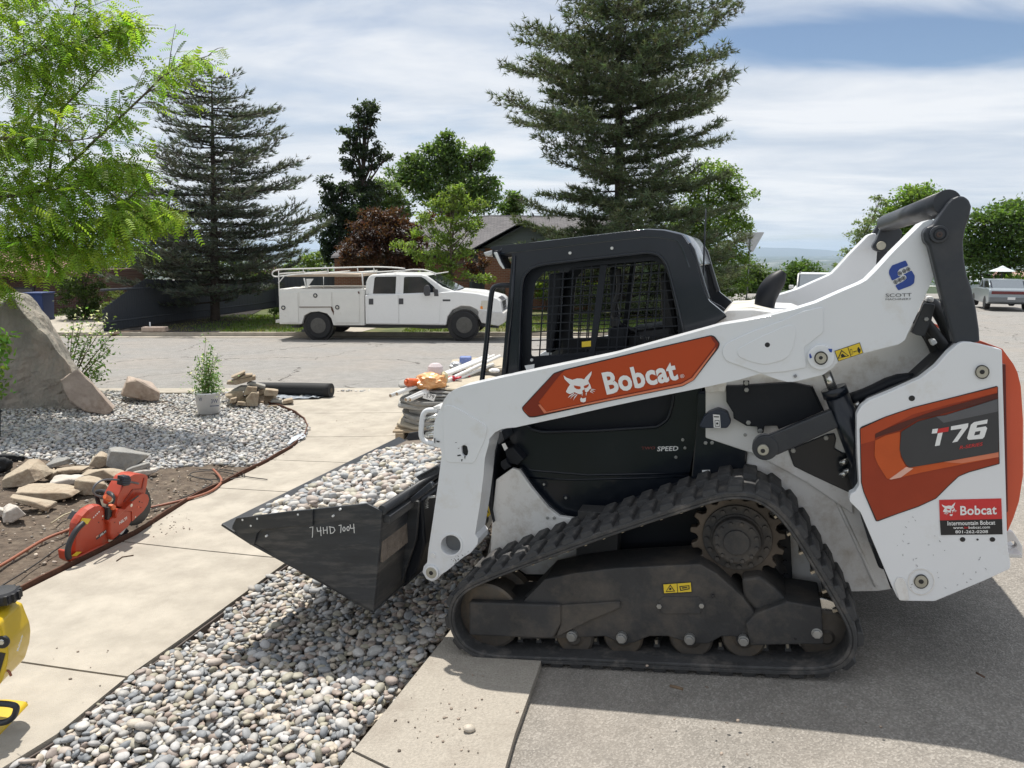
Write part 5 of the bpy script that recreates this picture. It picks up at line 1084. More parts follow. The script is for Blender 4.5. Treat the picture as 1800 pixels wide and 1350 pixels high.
stone(cS(880, 560, 1100, 520, 1380, 610, 1300, 560, 1150, 480), cS(990, 480, 1190, 462, 1290, 468, 1370, 520), ROCKA, 'brown wedge stone with a white top in front of the big grey slab', .2)
stone(cS(1190, 440, 1380, 500, 1530, 440, 1690, 320, 1500, 290, 1250, 270), cS(1230, 235, 1320, 215, 1560, 270, 1720, 300), ROCKG, 'big grey tilted slab on top of the stones beside the pebble bed', .16)
stone(cS(1390, 540, 1520, 520, 1700, 440, 1690, 400, 1450, 470), cS(1420, 480, 1680, 380), ROCKG, 'dark grey slab lying under the big grey tilted slab', .14)
stone(cS(1000, 440, 1120, 470, 1230, 430, 1180, 330, 1080, 330), cS(1040, 350, 1140, 270, 1210, 290), ROCKA, 'tan leaning stone touching the left side of the big grey slab', .14)
stone(cS(480, 460, 560, 470, 760, 420, 790, 350, 560, 420), cS(540, 400, 640, 350, 790, 335), ROCKG, 'thin dark slab tilted on the pebbles above the stone row', .12)
stone(cS(600, 510, 740, 540, 900, 520, 940, 480, 760, 480), cS(640, 465, 800, 470, 920, 470), ROCKA, 'low brown stone half buried at the top of the soil', .14)
stone(cS(1480, 540, 1640, 550, 1750, 520, 1740, 480, 1500, 510), cS(1500, 500, 1680, 480), ROCKW, 'pale stone chip behind the top of the red saw', .1)
stone(cS(1180, 860, 1260, 880, 1340, 840, 1340, 760, 1200, 770), cS(1210, 720, 1330, 705), ROCKW, 'pale block of stone seen behind the saw handle', .12)
# rock pile by the fabric roll
cP = crop(380, 580, .28889)
pile = empty('x') if False else None
labs = ['topmost thin tan slab', 'second tan slab from the top', 'long tan slab tilted left on top', 'dark slab in the middle', 'brown wedge in the middle', 'upright brown piece at the front', 'light tan block at the right', 'small tan piece at the front left', 'grey slab at the left', 'flat grey chip at the front right', 'small chip lying farthest right', 'low brown slab at the back right', 'flat pale chip at the foot', 'broken tan chip at the foot']
defs = [([90, 290, 120, 300, 178, 262, 175, 252], 0), ([128, 300, 220, 280, 222, 270, 170, 275], 0), ([65, 330, 120, 335, 240, 305, 238, 280, 130, 302, 70, 315], 0), ([185, 330, 295, 360, 300, 342, 210, 318], 1), ([165, 395, 240, 400, 250, 350, 190, 345], 0), ([185, 465, 255, 465, 260, 385, 215, 380, 180, 420], 0), ([290, 400, 372, 402, 378, 370, 300, 362], 0), ([80, 450, 120, 440, 125, 412, 90, 420], 0), ([90, 378, 180, 372, 188, 345, 150, 345], 1), ([330, 440, 395, 445, 400, 425, 340, 425], 1), ([400, 455, 470, 440, 465, 420, 410, 432], 0), ([250, 400, 300, 385, 290, 360, 255, 372], 0), ([300, 475, 380, 470, 370, 458, 310, 462], 0), ([120, 460, 185, 462, 180, 440, 130, 438], 0)]
gp = G(*cP(230, 468)[0])
for i, (px, k) in enumerate(defs):
    Y = gp.y + (0 if i in (5, 7, 12, 13) else .12 if i in (4, 6, 9, 10) else .28)
    pp = cP(*px); pts = [atY(x, y, Y) for x, y in pp] + [atY(x, y - 3, Y + .28) for x, y in pp]
    c = sum(pts, Vector()) / len(pts); o = hull('stone', [p - c for p in pts], ROCKG if k else ROCKA, .006, 2, 9, bev=.005); o.location = c
    tag(o, labs[i] + ' of the broken flagstone heap beside the white pot', 'stone', 'broken flagstones heaped beside the potted shrub')
for i, (x, y, w_, h_) in enumerate(((150, 425, 50, 40), (250, 440, 60, 50), (120, 395, 60, 40), (300, 420, 60, 40), (210, 420, 60, 50))):
    c = atY(*cP(x, y)[0], gp.y + .3); s_ = w_ * .28889 / FPX * c.y; o = hull('stone', [Vector((random.uniform(-s_, s_), random.uniform(-.15, .15), random.uniform(-1, 1) * h_ * .28889 / FPX * c.y)) for _ in range(14)], ROCKA, .008, 2, 9); o.location = c
    tag(o, 'brown broken flagstone buried inside the heap beside the white pot', 'stone', 'broken flagstones heaped beside the potted shrub')
# ------------------------------------------------------------------ potted shrub, flowering shrub, left edge plant
LEAFM = LEAF('leaf_green')
def quad_tpl(w=.5, fold=.12):                                       # pointed leaf, two triangles folded along its rib
    return np.array([[0, 0, 0], [w * .5, .45, fold], [0, 1, 0], [-w * .5, .45, fold]], float), np.array([[0, 1, 2, 3]])
LQ, LQF = quad_tpl(); 
def leaves(acc, T, size, cols, drift=None, tpl=None):
    N = len(T); R = rnd_rot(N); s = RNG.uniform(.7, 1.3, N) * size
    t = LQ if tpl is None else tpl
    acc.add(t, LQF, R * s[:, None, None], T, cols)
def colvar(base, N, v=.25, hue=.12):
    b = np.array(base); return np.clip(b * (1 + RNG.normal(0, v, (N, 1))) * (1 + RNG.normal(0, hue, (N, 3))), .003, 1)
g = G(367, 725); pot = empty('potted_shrub', loc=g); tag(pot, 'white flowered green shrub in a white nursery pot on the pebble bed', 'potted plant')
s_ = g.y / FPX * 1.01
POTM = M('white_plastic', (.78, .78, .78), .35, var=.03); ph = 35 * s_; pr = 21 * s_
link('pot', lathe('pot', [(pr * .86, 0), (pr * 1.0, ph), (pr * 1.05, ph), (pr * 1.05, ph + .02), (pr * .98, ph + .02), (pr * .95, ph - .01), (.01, ph - .02)], 28, 'z'), POTM, pot, smooth=True)
link('potting_soil', lathe('potting_soil', [(pr * .95, ph - .012), (.01, ph)], 20, 'z'), SOIL, pot)
PTF = PF(g + Vector((0, -pr * .99, 0)), Vector((1, 0, 0)), Vector((0, 1, 0)))
prnt = flat(PTF, 'x', [(0, 0), (1, 0), (1, 1)], 0, GRYP, None); bpy.data.objects.remove(prnt)
def pot_text(s, q): o = text_px(PTF, 'pot_print', s, q, -.012, M('blue_grey_print', (.05, .07, .14), .5), None, bold=.01); me = o.data; o.parent = pot; o.location = (0, -pr * .99, 0); return o
pot_text('3W', [(371, 709), (383, 708), (383, 701), (371, 702)]); pot_text('W', [(349, 705), (355, 706), (355, 699), (349, 698)])
pot_text('--------', [(369, 715), (385, 714), (385, 712), (369, 713)])
def stems(name, base, tips, r, mat, par):
    V_ = []; F_ = []
    for t in tips:
        me = tube_mesh('t', [base, base.lerp(t, .5) + Vector((random.uniform(-.04, .04), random.uniform(-.04, .04), .03)), t], [r, r * .7, r * .3], 5); b0 = len(V_); V_ += [tuple(v.co) for v in me.vertices]; F_ += [tuple(b0 + i for i in p.vertices) for p in me.polygons]; bpy.data.meshes.remove(me)
    return link(name, mesh(name, V_, F_), mat, par)
STEM = M('green_brown_stem', (.13, .10, .05), .8); FLW = np.array([.75, .75, .70])
tips = [Vector((random.gauss(0, .10), random.gauss(0, .08), ph + random.uniform(.2, .55))) for _ in range(16)] + [Vector((.03, 0, ph + .72)), Vector((.09, 0, ph + .62)), Vector((.16, .02, ph + .52))]
stems('stem', Vector((0, 0, ph - .02)), tips, .005, STEM, pot)
acc = Acc(); P3 = []
for t in tips:
    n = 60
    for _ in range(n): q = random.uniform(.15, 1.02); P3.append(Vector((0, 0, ph)).lerp(t, q) + Vector([random.gauss(0, .030 + .035 * (1 - q)) for _ in range(3)]))
for _ in range(420): P3.append(Vector((random.gauss(0, .11), random.gauss(0, .1), ph + abs(random.gauss(0, .10)))))
P3 = np.array(P3); N = len(P3); C = colvar((.12, .22, .06), N); fl = RNG.uniform(0, 1, N) < .13; C[fl] = FLW
leaves(acc, P3, .036, C); acc.build('foliage', LEAFM, pot)
# flowering shrub behind the boulder
gs = G(165, 690); sh = empty('flowering_shrub', loc=Vector((gs.x, gB.y + 1.6, H(gs.x, gB.y + 1.6)))); tag(sh, 'loose shrub with small white flowers behind the right side of the huge boulder', 'shrub')
O = sh.location; Y = O.y
tp = [(130, 560), (150, 550), (175, 545), (190, 560), (205, 580), (200, 605), (180, 640), (172, 655), (150, 600), (185, 620), (165, 585), (140, 570), (192, 590), (120, 580), (175, 650), (188, 652)]
tips = [atY(x, y, Y + random.uniform(-.2, .2)) - O for x, y in tp]; base = atY(120, 690, Y) - O; base.z = 0
stems('stem', base, tips, .009, STEM, sh); acc = Acc(); P3 = np.array([tuple(base.lerp(t, random.uniform(.45, 1.03)) + Vector([random.gauss(0, .055) for _ in range(3)])) for t in tips for _ in range(55)])
N = len(P3); C = colvar((.085, .15, .045), N); fl = (RNG.uniform(0, 1, N) < .28) & (P3[:, 2] > .85); C[fl] = FLW; leaves(acc, P3, .058, C); acc.build('foliage', LEAFM, sh)
# leafy twig at the left edge, in a black pot
gl_ = G(-20, 770); tw = empty('potted_shrub', loc=gl_); tag(tw, 'bright green leafy shrub in a black pot cut by the left edge of the picture', 'potted plant')
Y = gl_.y; acc = Acc(); P3 = np.array([tuple(atY(random.gauss(-22, 18), random.uniform(585, 700), Y + random.gauss(0, .1)) - gl_) for _ in range(420)] + [tuple(atY(random.uniform(-10, 30), random.gauss(600, 10), Y) - gl_) for _ in range(40)])
leaves(acc, P3, .085, colvar((.14, .25, .05), len(P3))); acc.build('foliage', LEAFM, tw)
link('pot', lathe('pot', [(.11, 0), (.14, .28), (.15, .28), (.15, .30), (.02, .29)], 20, 'z'), BLKM, tw); stems('stem', Vector((0, 0, .28)), [Vector((random.uniform(-.2, .2), 0, random.uniform(.7, 1.1))) for _ in range(7)], .008, STEM, tw)
# ------------------------------------------------------------------ landscape fabric roll, plastic film, black fabric bundle
FAB = M('landscape_fabric', (.012, .013, .015), .75, var=.3, scale=40, bump=.3)
a = G(455, 693); b = G(583, 698); r_ = 12 * a.y / FPX
d = (b - a).normalized(); ro = empty('fabric_roll', loc=(a + b) / 2); tag(ro, 'black roll of landscape fabric lying at the edge of the street', 'fabric roll')
def rel(p): return p - ro.location + Vector((0, 0, r_))
pts = [rel(a), rel(a.lerp(b, .33)) + Vector((0, 0, -.006)), rel(a.lerp(b, .66)), rel(b)]
tube('wound_fabric', pts, [r_ * .8, r_ * .95, r_, r_ * 1.02], FAB, ro, n=28, sp=1)
tube('roll_core', [rel(b) - d * .02, rel(b) + d * .004], r_ * .35, M('cardboard', (.10, .08, .06), .9), ro, n=20)
def crumple(name, px, mat, label, cat, amp=.02, off=.012, res=.045):
    o = sheet(name, Gs(*px), off, res, mat, kind=None)
    for v in o.data.vertices: v.co.z += amp * abs(noise.fractal(Vector((v.co.x * 9, v.co.y * 14, 2)), .7, 2.1, 4))
    o.data.polygons.foreach_set('use_smooth', [True] * len(o.data.polygons)); tag(o, label, cat); return o
crumple('plastic_film', [(480, 683), (530, 690), (575, 697), (560, 702), (500, 703), (470, 697)], M('grey_film', (.33, .36, .40), .25, var=.3, scale=30), 'crumpled grey plastic film under the black fabric roll', 'plastic sheet', .035)
crumple('plastic_film', [(503, 787), (538, 772), (534, 765), (515, 772)], M('pale_film', (.5, .53, .57), .25, var=.2), 'scrap of clear plastic at the rounded tip of the pebble bed', 'plastic sheet', .03, .02)
def bundle(px, Yo, label):
    g_ = G(*px[0]); pts = [atY(x, y, g_.y + Yo) for x, y in px[1:]] + [atY(x, y + 4, g_.y + Yo + .3) for x, y in px[1:]]; c = sum(pts, Vector()) / len(pts)
    o = hull('fabric_bundle', [p - c for p in pts], FAB, .035, 4, 7); o.location = c; o.data.polygons.foreach_set('use_smooth', [True] * len(o.data.polygons)); tag(o, label, 'fabric')
bundle([(10, 830), (-60, 838), (10, 826), (18, 812), (8, 806), (-60, 806)], 0, 'crumpled black landscape fabric at the left edge behind the stones, nearer piece')
bundle([(30, 812), (-60, 815), (38, 812), (42, 802), (25, 800), (-60, 798)], .1, 'crumpled black landscape fabric at the left edge on the pebbles, farther piece')
# ------------------------------------------------------------------ hoses, drip line, stick, twigs
def ground_tube(name, px, r, mat, label, cat, lift=None, sp=2, group=None):
    pts = [G(x, y) + Vector((0, 0, r * .9 if lift is None else lift)) for x, y in px]; c = pts[0].copy()
    o = tube(name, [p - c for p in pts], r, mat, None, n=8, sp=sp); o.location = c; tag(o, label, cat, group); return o
HOSE = M('copper_hose', (.28, .10, .055), .5, var=.15); DRIP = M('drip_line', (.02, .017, .016), .5)
ground_tube('garden_hose', [(-60, 1030), (0, 1000), (40, 975), (80, 950), (125, 934), (150, 920), (200, 905), (260, 897), (330, 881), (372, 868), (392, 850), (385, 838), (375, 828)], .011, HOSE, 'reddish brown hose curving across the soil behind the saw', 'hose', .016)
ground_tube('drip_line', [(-40, 1062), (0, 1035), (60, 998), (110, 960), (180, 925), (260, 900), (330, 875), (385, 848), (340, 842), (330, 833), (380, 828), (430, 840), (470, 845)], .0045, DRIP, 'thin black irrigation line crossing the soil beside the steel edging', 'hose', .012)
ground_tube('drip_line', [(330, 838), (360, 845), (400, 846), (440, 838), (400, 828), (350, 828)], .004, DRIP, 'small loop of black irrigation line at the right tip of the soil', 'hose', .014)
ground_tube('stick', [(90, 925), (112, 910), (130, 903)], .006, M('pale_wood', (.42, .36, .24), .8), 'bare pale stick lying on the soil left of the saw', 'stick', .02, 0)
ground_tube('twig', [(205, 987), (215, 980), (235, 977)], .004, M('dark_twig', (.10, .06, .04), .8), 'crooked dark twig on the walkway below the saw', 'twig', .004, 0)
ground_tube('twig', [(1178, 1207), (1190, 1210), (1200, 1213)], .006, M('leafy_brown', (.16, .11, .07), .9), 'brown dry leaf and twig on the asphalt below the track', 'twig', .004, 0)
ground_tube('twig', [(1716, 1184), (1730, 1192)], .004, MATS['dark_twig'], 'short dark twig on the shaded asphalt at the right', 'twig', .004, 0)
for i, (x, y) in enumerate(((215, 745), (230, 748), (250, 740), (290, 715), (300, 722))): ground_tube('twig', [(x - 14, y + random.uniform(-4, 4)), (x, y - 6), (x + 14, y + random.uniform(-4, 4))], .006, MATS['dark_twig'], ['dark crumpled twig scrap on the pebbles left of the white pot'] [0], 'twig', .03, 1, 'dark twigs lying on the pebble bed')
# ------------------------------------------------------------------ cut-off saw
SR = M('saw_red', (.42, .045, .015), .42, var=.12, scale=6, coat=.2, dirt=(.30, .10, .06), dscale=6, dth=(.55, .8)); SB = M('saw_black', (.02, .02, .023), .5)
cW = crop(60, 820, .13333)
ga = G(128, 990); gb = G(238, 938); SF = PF(ga, Vector((gb.x - ga.x, gb.y - ga.y, gb.z - ga.z)), Vector((0, 1, 0)))
sw = empty('cut_off_saw', SF.M); tag(sw, 'red petrol cut-off saw with a black diamond blade standing on the soil beside the walkway', 'saw')
Q = lambda name, px, w0, w1, mat, par=sw, **k: plate(SF, name, cW(*px), w0, w1, mat, par, **k)
Q('engine_housing', [570, 760, 640, 650, 720, 565, 810, 512, 900, 500, 955, 555, 970, 700, 1000, 760, 1000, 900, 1022, 990, 960, 1050, 820, 1115, 640, 1200, 560, 1195, 545, 1120, 560, 900], .0, .075, SR, bevel=.03, seg=2)
Q('tank_guard', [430, 1230, 415, 1120, 440, 1100, 470, 1130, 500, 1200, 600, 1180, 800, 1080, 1010, 990, 1000, 1060, 880, 1120, 640, 1215, 480, 1262], -.012, .05, SR, bevel=.012)
tube('rear_handle', [SF.pt(x, y, -.015) for x, y in cW(650, 745, 560, 830, 500, 930, 450, 1050, 440, 1160, 460, 1210)], .018, SB, sw, n=12, sp=2)
Q('recoil_cover', [600, 600, 640, 620, 560, 710, 530, 710], .06, .12, SB)
Q('belt_cover', [975, 720, 1180, 570, 1270, 575, 1290, 590, 1290, 720, 1250, 790, 1050, 970, 1020, 975, 1000, 900, 1000, 760], -.03, .05, SR, bevel=.012)
Q('cover_ledge', [1080, 640, 1115, 560, 1225, 565, 1085, 690], -.045, .02, SR, bevel=.008)
Q('cutting_arm', [1180, 590, 1240, 520, 1400, 370, 1450, 352, 1500, 375, 1518, 430, 1500, 500, 1440, 590, 1330, 690, 1290, 730, 1290, 590], -.035, .01, SR, bevel=.01, r=2)
bl = Q('diamond_blade', [(1, 1)][0:0] or [p for c in [(1290 + 255 * math.cos(2 * math.pi * i / 48), 480 + 300 * math.sin(2 * math.pi * i / 48)) for i in range(48)] for p in c], .055, .060, SB, bevel=0)
for i in range(24):
    a = 2 * math.pi * i / 24; x = 1290 + 257 * math.cos(a); y = 480 + 302 * math.sin(a); Q('diamond_segment', [x - 6, y - 6, x + 6, y - 6, x + 6, y + 6, x - 6, y + 6], .054, .061, CHR, bl, bevel=0)
Q('blade_guard', [1085, 510, 1100, 400, 1180, 250, 1250, 140, 1330, 100, 1440, 98, 1505, 125, 1490, 240, 1465, 370, 1400, 372, 1240, 520, 1200, 545, 1100, 530], .0, .11, SR, bevel=.015, r=3)
Q('guard_rib', [1180, 460, 1300, 300, 1420, 290, 1450, 150, 1460, 150, 1435, 305, 1310, 315, 1190, 475], -.004, .0, M('saw_red_dark', (.25, .03, .018), .5), bevel=0)
Q('water_bracket', [1170, 250, 1180, 130, 1260, 120, 1285, 170, 1260, 250, 1200, 260], -.03, .02, SB); 
for i in range(5): Q('bracket_fin', [1172, 140 + i * 22, 1275, 135 + i * 22, 1275, 143 + i * 22, 1172, 148 + i * 22], -.036, -.03, M('navy_fin', (.02, .035, .07), .5), bevel=0)
tube('water_hose', [SF.pt(x, y, .0) for x, y in cW(1375, 225, 1200, 190, 1050, 170, 900, 175, 810, 230, 770, 310, 800, 375, 880, 398, 930, 400)], .007, M('grey_hose', (.10, .10, .11), .4), sw, n=8, sp=2)
tube('front_handle', [SF.pt(x, y, w) for (x, y), w in zip(cW(870, 540, 835, 440, 820, 340, 860, 320, 960, 335, 1030, 370, 1045, 440, 1000, 520, 985, 700), (.22, .24, .24, .2, .12, .02, 0, 0, 0))], .015, SB, sw, n=12, sp=2)
tube('hose_coupling', [SF.pt(x, y, -.02) for x, y in cW(935, 395, 990, 435)], [.016, .020], M('orange_plastic', (.65, .13, .04), .4), sw, n=14); tube('coupling_ring', [SF.pt(x, y, -.02) for x, y in cW(985, 430, 1005, 448)], .019, M('cream_plastic', (.6, .52, .36), .5), sw, n=14)
Q('tap', [1020, 520, 1050, 500, 1085, 520, 1080, 565, 1040, 580], -.03, .0, MATS['orange_plastic'])
Q('deflector', [980, 540, 1010, 540, 1000, 700, 970, 710], -.02, .03, SB)
for n, px, m in (('yellow_label', [610, 740, 640, 680, 750, 690, 705, 762], YEL), ('white_label', [815, 930, 950, 830, 965, 860, 822, 968], GRYP), ('yellow_label', [495, 1180, 560, 1125, 630, 1125, 560, 1180], YEL), ('black_label', [1255, 458, 1375, 378, 1385, 388, 1300, 452], SB)): Q(n, px, -.0015 if 'black' not in n else -.0365, .0 if 'black' not in n else -.035, m, bevel=0)
text_px(SF, 'saw_lettering', 'HILTI', cW(1125, 768, 1225, 695, 1222, 658, 1122, 728), -.0315, LET, sw, bold=.03); text_px(SF, 'saw_lettering', 'HILTI', cW(872, 925, 950, 865, 945, 842, 866, 898), -.003, LET, sw, bold=.03)
Q('label_square', [818, 945, 850, 920, 848, 900, 815, 925], -.003, -.0015, M('salmon_label', (.6, .3, .22), .5), bevel=0)
for x, y in ((785, 670), (810, 645), (832, 622), (855, 598)): Q('white_mark', [x - 8, y, x + 6, y - 12, x + 10, y, x - 4, y + 12], -.0015, 0, LET, bevel=0)
for x, y, r, m in ((1285, 512, 20, CHR), (1375, 535, 16, ORGP), (1392, 465, 9, INK), (1425, 475, 6, INK), (1410, 540, 6, INK), (1336, 665, 10, CHR), (905, 655, 12, CHR), (852, 738, 7, INK), (905, 700, 7, INK), (1066, 735, 6, INK), (1110, 875, 6, INK)):
    wz = -.037 if x > 1200 else (-.032 if x > 1000 else -.0015); disc(SF, 'screw', *cW(x, y)[0], r * .1333, wz, wz + .004, m, sw, n=10, bevel=0)
Q('support_foot', [1150, 900, 1230, 820, 1260, 850, 1200, 920, 1320, 960, 1300, 990, 1150, 960], .04, .12, SB)
# ------------------------------------------------------------------ yellow tool at the left edge
cY = crop(0, 1000, .25926); YM = M('yellow_plastic', (.62, .42, .012), .35, var=.06, coat=.3, dirt=(.35, .25, .05), dscale=6, dth=(.6, .9))
gy = G(20, 1284); YF = PF(gy, Vector((1, .12, 0)), Vector((0, 1, 0))); ym = empty('yellow_compactor', YF.M); tag(ym, 'yellow petrol machine with rounded tank and black cap on the walkway at the left edge', 'machine')
Z = lambda name, px, w0, w1, mat, par=ym, **k: plate(YF, name, cY(*px), w0, w1 * .6, mat, par, wp=.13, **k)
tk = Z('tank', [-500, 220, 0, 222, 90, 235, 130, 250, 150, 305, 180, 380, 188, 440, 180, 520, 150, 620, 120, 660, 60, 662, -500, 640], -.02, .26, YM, bevel=.035, seg=4, r=4)
Z('tank_shoulder', [-300, 215, 0, 218, 85, 230, 125, 245, 148, 300, 0, 292, -300, 290], -.028, .2, YM, tk, bevel=.012)
cc = YF.pt(*cY(20, 215)[0], .1); link('filler_cap', lathe('filler_cap', [(.058, 0), (.062, .012), (.06, .035), (.05, .045), (.01, .047)], 20, 'z', (cc.x, cc.y, cc.z)), SB, tk); 
for i in range(14): a = 2 * math.pi * i / 14; link('cap_grip', box_mesh('cap_grip', cc.x + .06 * math.cos(a) - .006, cc.x + .06 * math.cos(a) + .006, cc.y + .06 * math.sin(a) - .006, cc.y + .06 * math.sin(a) + .006, cc.z + .002, cc.z + .038), SB, tk)
lbx = Z('name_plate', [80, 600, 132, 434, 172, 442, 122, 610], -.0225, -.0202, SB, tk, bevel=0)
text_px(YF, 'plate_lettering', 'Multiquip', cY(128, 560, 160, 450, 145, 446, 112, 555), -.0235, LET, lbx, bold=.02); Z('plate_logo', [90, 592, 98, 560, 118, 565, 112, 598], -.0235, -.0225, M('salmon_label', (.6, .3, .22), .5), lbx, bevel=0)
D2 = disc(YF, 'tank_socket', *cY(10, 500)[0], 11, -.024, -.01, SB, tk, n=20); disc(YF, 'socket_screw', *cY(5, 500)[0], 5, -.03, -.02, CHR, tk, n=12)
Z('tank_crease', [30, 300, 40, 300, 20, 450, 12, 640, 0, 640, 8, 450], -.0215, -.0195, M('yellow_dark', (.5, .33, .01), .4), tk, bevel=0)
Z('engine_frame', [-500, 640, 30, 660, 50, 680, 30, 700, -20, 900, -500, 900], .03, .2, SB, bevel=.02)
tube('fuel_pipe', [YF.pt(x, y, .0) for x, y in cY(10, 660, 40, 690, 60, 690, 75, 725)], .005, MATS['copper_hose'], ym, sp=1); Z('pipe_fitting', [20, 668, 80, 675, 72, 695, 25, 692], -.01, .01, BOLT)
Z('side_knob', [-10, 835, 8, 850, 5, 875, -10, 880], .0, .03, YM)
Z('foot', [-400, 960, 0, 940, 130, 955, 150, 985, 140, 1030, 90, 1060, 0, 1075, -400, 1070], -.03, .32, YM, bevel=.02, seg=3, r=5)
Z('sole_plate', [-400, 1050, 0, 1050, 100, 1050, 140, 1025, 120, 1075, 30, 1095, -400, 1100], -.04, .33, M('worn_sole', (.22, .17, .11), .6, .4, var=.3, scale=10), bevel=.01)
tube('foot_clamp', [YF.pt(x, y, -.03) for x, y in cY(-60, 915, 20, 912, 110, 925, 112, 960, 90, 1010, 30, 1045, -60, 1045)], .012, GREYM, ym, sp=2)
# ------------------------------------------------------------------ flagstone pallets and what lies on them
WOODM = M('pallet_wood', (.30, .235, .16), .85, var=.25, scale=20, stretch=(1, 8, 8))
cQ = crop(680, 610, .12594)
gq = G(735, 773); PX = lambda x, y, dy=0.0: atY(*cQ(x, y)[0], gq.y + dy)
x0 = PX(110, 1000).x; xr = x0 + 1.15
pal = empty('pallet', loc=(x0, gq.y, gq.z)); tag(pal, 'wooden pallet under the tall stack of grey flagstones by the driveway', 'pallet')
for k in range(3): box('bearer', .0 + k * .5, .09 + k * .5, 0, 1.0, .0, .07, WOODM, pal)
for k in range(6): box('deck_board', -.03, 1.15, .02 + k * .17, .13 + k * .17, .0702, .09, WOODM, pal, bevel=.003)
def flag(name, xa, xb, ya, yb, z0, z1, mat, label, group, seed=0, tilt=0):
    random.seed(seed + 100); n = 12; pts = []
    cx, cy = (xa + xb) / 2, (ya + yb) / 2; ax, ay = (xb - xa) / 2, (yb - ya) / 2
    for i in range(n):
        a = 2 * math.pi * i / n + random.uniform(-.12, .12); c_, s_ = math.cos(a), math.sin(a); k = 1 / max(abs(c_), abs(s_)) ** .75; k *= random.uniform(.93, 1.03)
        pts.append((ax * c_ * k, ay * s_ * k))
    V = []
    t = z1 - z0
    for x, y in pts:
        j = random.uniform(-.012, .012); V.append(Vector((x + j, y + j, t / 2 + random.uniform(-.003, .003) + tilt * x))); V.append(Vector((x * 1.01, y * 1.01, tilt * x))); V.append(Vector((x * .985, y * .985, -t / 2 + tilt * x)))
    o = hull(name, V, mat, .0035, 2, 12); o.location = (cx, cy, (z0 + z1) / 2); tag(o, label, 'flagstone', group); return o
ROCKL = M('light_flagstone', (.36, .355, .34), .9, var=.2, scale=9, bump=1.0, bscale=40)
ordn = ['lowest', 'second', 'third', 'fourth', 'fifth', 'sixth', 'seventh', 'eighth', 'ninth', 'tenth', 'eleventh', 'twelfth']
zs = [PX(0, y).z for y in (1215, 1120, 1050, 975, 900, 830, 770, 720, 680, 640, 600)]
xl = [60, 125, 115, 120, 85, 100, 280, 170, 240, 530, 130]
ROCKT = M('tan_flagstone', (.40, .35, .27), .9, var=.15, scale=9, bump=.8, bscale=30)
zprev = gq.z + .092
for i in range(10):
    z1 = zs[i + 1] if i + 1 < len(zs) else zprev + .03
    z0_ = zprev + .001; z1 = max(z1, z0_ + .026) - .006; xa = PX(xl[i] + random.uniform(-45, 60), 0).x
    flag('flagstone', xa, xr + random.uniform(-.1, .05), gq.y + random.uniform(-.02, .03) + (.05 if i > 5 else 0), gq.y + 1.0, z0_, z1, ROCKT if i in (0, 9) else [ROCKG, ROCKL][i % 3 == 1], '%s grey flagstone from the bottom of the pallet stack behind the loader bucket' % ordn[i], 'flagstones stacked on the pallet', i)
    zprev = z1 + .006
TOPZ = zprev
# rear, higher stack seen over it
gq2y = gq.y + 1.25
def PXb(x, y, dy): return atY(*cQ(x, y)[0], gq2y + dy)
p2_ = empty('pallet', loc=(PXb(820, 0, 0).x, gq2y, H(PXb(820, 0, 0).x, gq2y))); tag(p2_, 'second wooden pallet of flagstones standing behind the first, mostly hidden', 'pallet')
for k in range(3): box('bearer', .0 + k * .5, .09 + k * .5, 0, 1.0, .0, .07, WOODM, p2_)
for k in range(6): box('deck_board', -.03, 1.15, .02 + k * .17, .13 + k * .17, .0702, .09, WOODM, p2_, bevel=.003)
z = p2_.location.z + .092; k = 0
zt = PXb(0, 300, 0).z
n_ = 11; th = (zt - z) / n_
for i in range(n_):
    flag('flagstone', PXb(820, 0, 0).x + random.uniform(-.05, .12), PXb(820, 0, 0).x + 1.25, gq2y, gq2y + 1.0, z + .001, z + th, [ROCKG, ROCKT, ROCKW][i % 3 if i > 8 else 0], '%s flagstone from the bottom of the rear pallet stack beside the cab' % ordn[i], 'flagstones stacked on the rear pallet', 30 + i, 0)
    z += th
PVC = M('white_pvc', (.80, .79, .76), .3, var=.02); CUT = M('pipe_bore', (.35, .25, .16), .8)
def pipe(x0_, y0_, x1_, y1_, ya, yb, r, label):
    a = atY(*cQ(x0_, y0_)[0], ya); b = atY(*cQ(x1_, y1_)[0], yb); o = empty('pvc_pipe', loc=a); tag(o, label, 'pipe', 'white pipes laid on the flagstones')
    tube('pipe_wall', [Vector(), b - a], r, PVC, o, n=16); d_ = (b - a).normalized(); tube('pipe_bore', [-d_ * .002, d_ * .01], r * .78, CUT, o, n=14)
yF = gq.y - .12; yB = gq.y + 1.5
pipe(50, 680, 1410, 120, yF, yB, .021, 'leftmost of the white pipes, its open end sticking out lowest at the left'); pipe(140, 655, 1495, 122, yF + .03, yB + .02, .021, 'second white pipe from the left, lying against the leftmost one')
pipe(265, 735, 1575, 125, yF - .02, yB, .021, 'third white pipe from the left, below the price tag end'); pipe(322, 735, 1480, 240, yF, yB - .1, .021, 'rightmost white pipe, its open end just left of the price card')
def crumple_ball(name, cx, cy, rx, ry, Y, mat, label, cat, dz=.35, sub=4, amp=.5):
    c = atY(*cQ(cx, cy)[0], Y); R_ = rx * .12594 / FPX * c.y; Rz = ry * .12594 / FPX * c.y
    bm = bmesh.new(); bmesh.ops.create_icosphere(bm, subdivisions=sub, radius=1)
    for v in bm.verts:
        n = 1 + amp * noise.ridged_multi_fractal(v.co * 1.6, .8, 2.2, 4, 1, 2) * .5 - amp * .5; v.co = Vector((v.co.x * R_ * n, v.co.y * R_ * .8 * n, v.co.z * Rz * n))
    me = bpy.data.meshes.new(name); bm.to_mesh(me); bm.free(); o = link(name, me, mat); o.location = c; tag(o, label, cat); return o
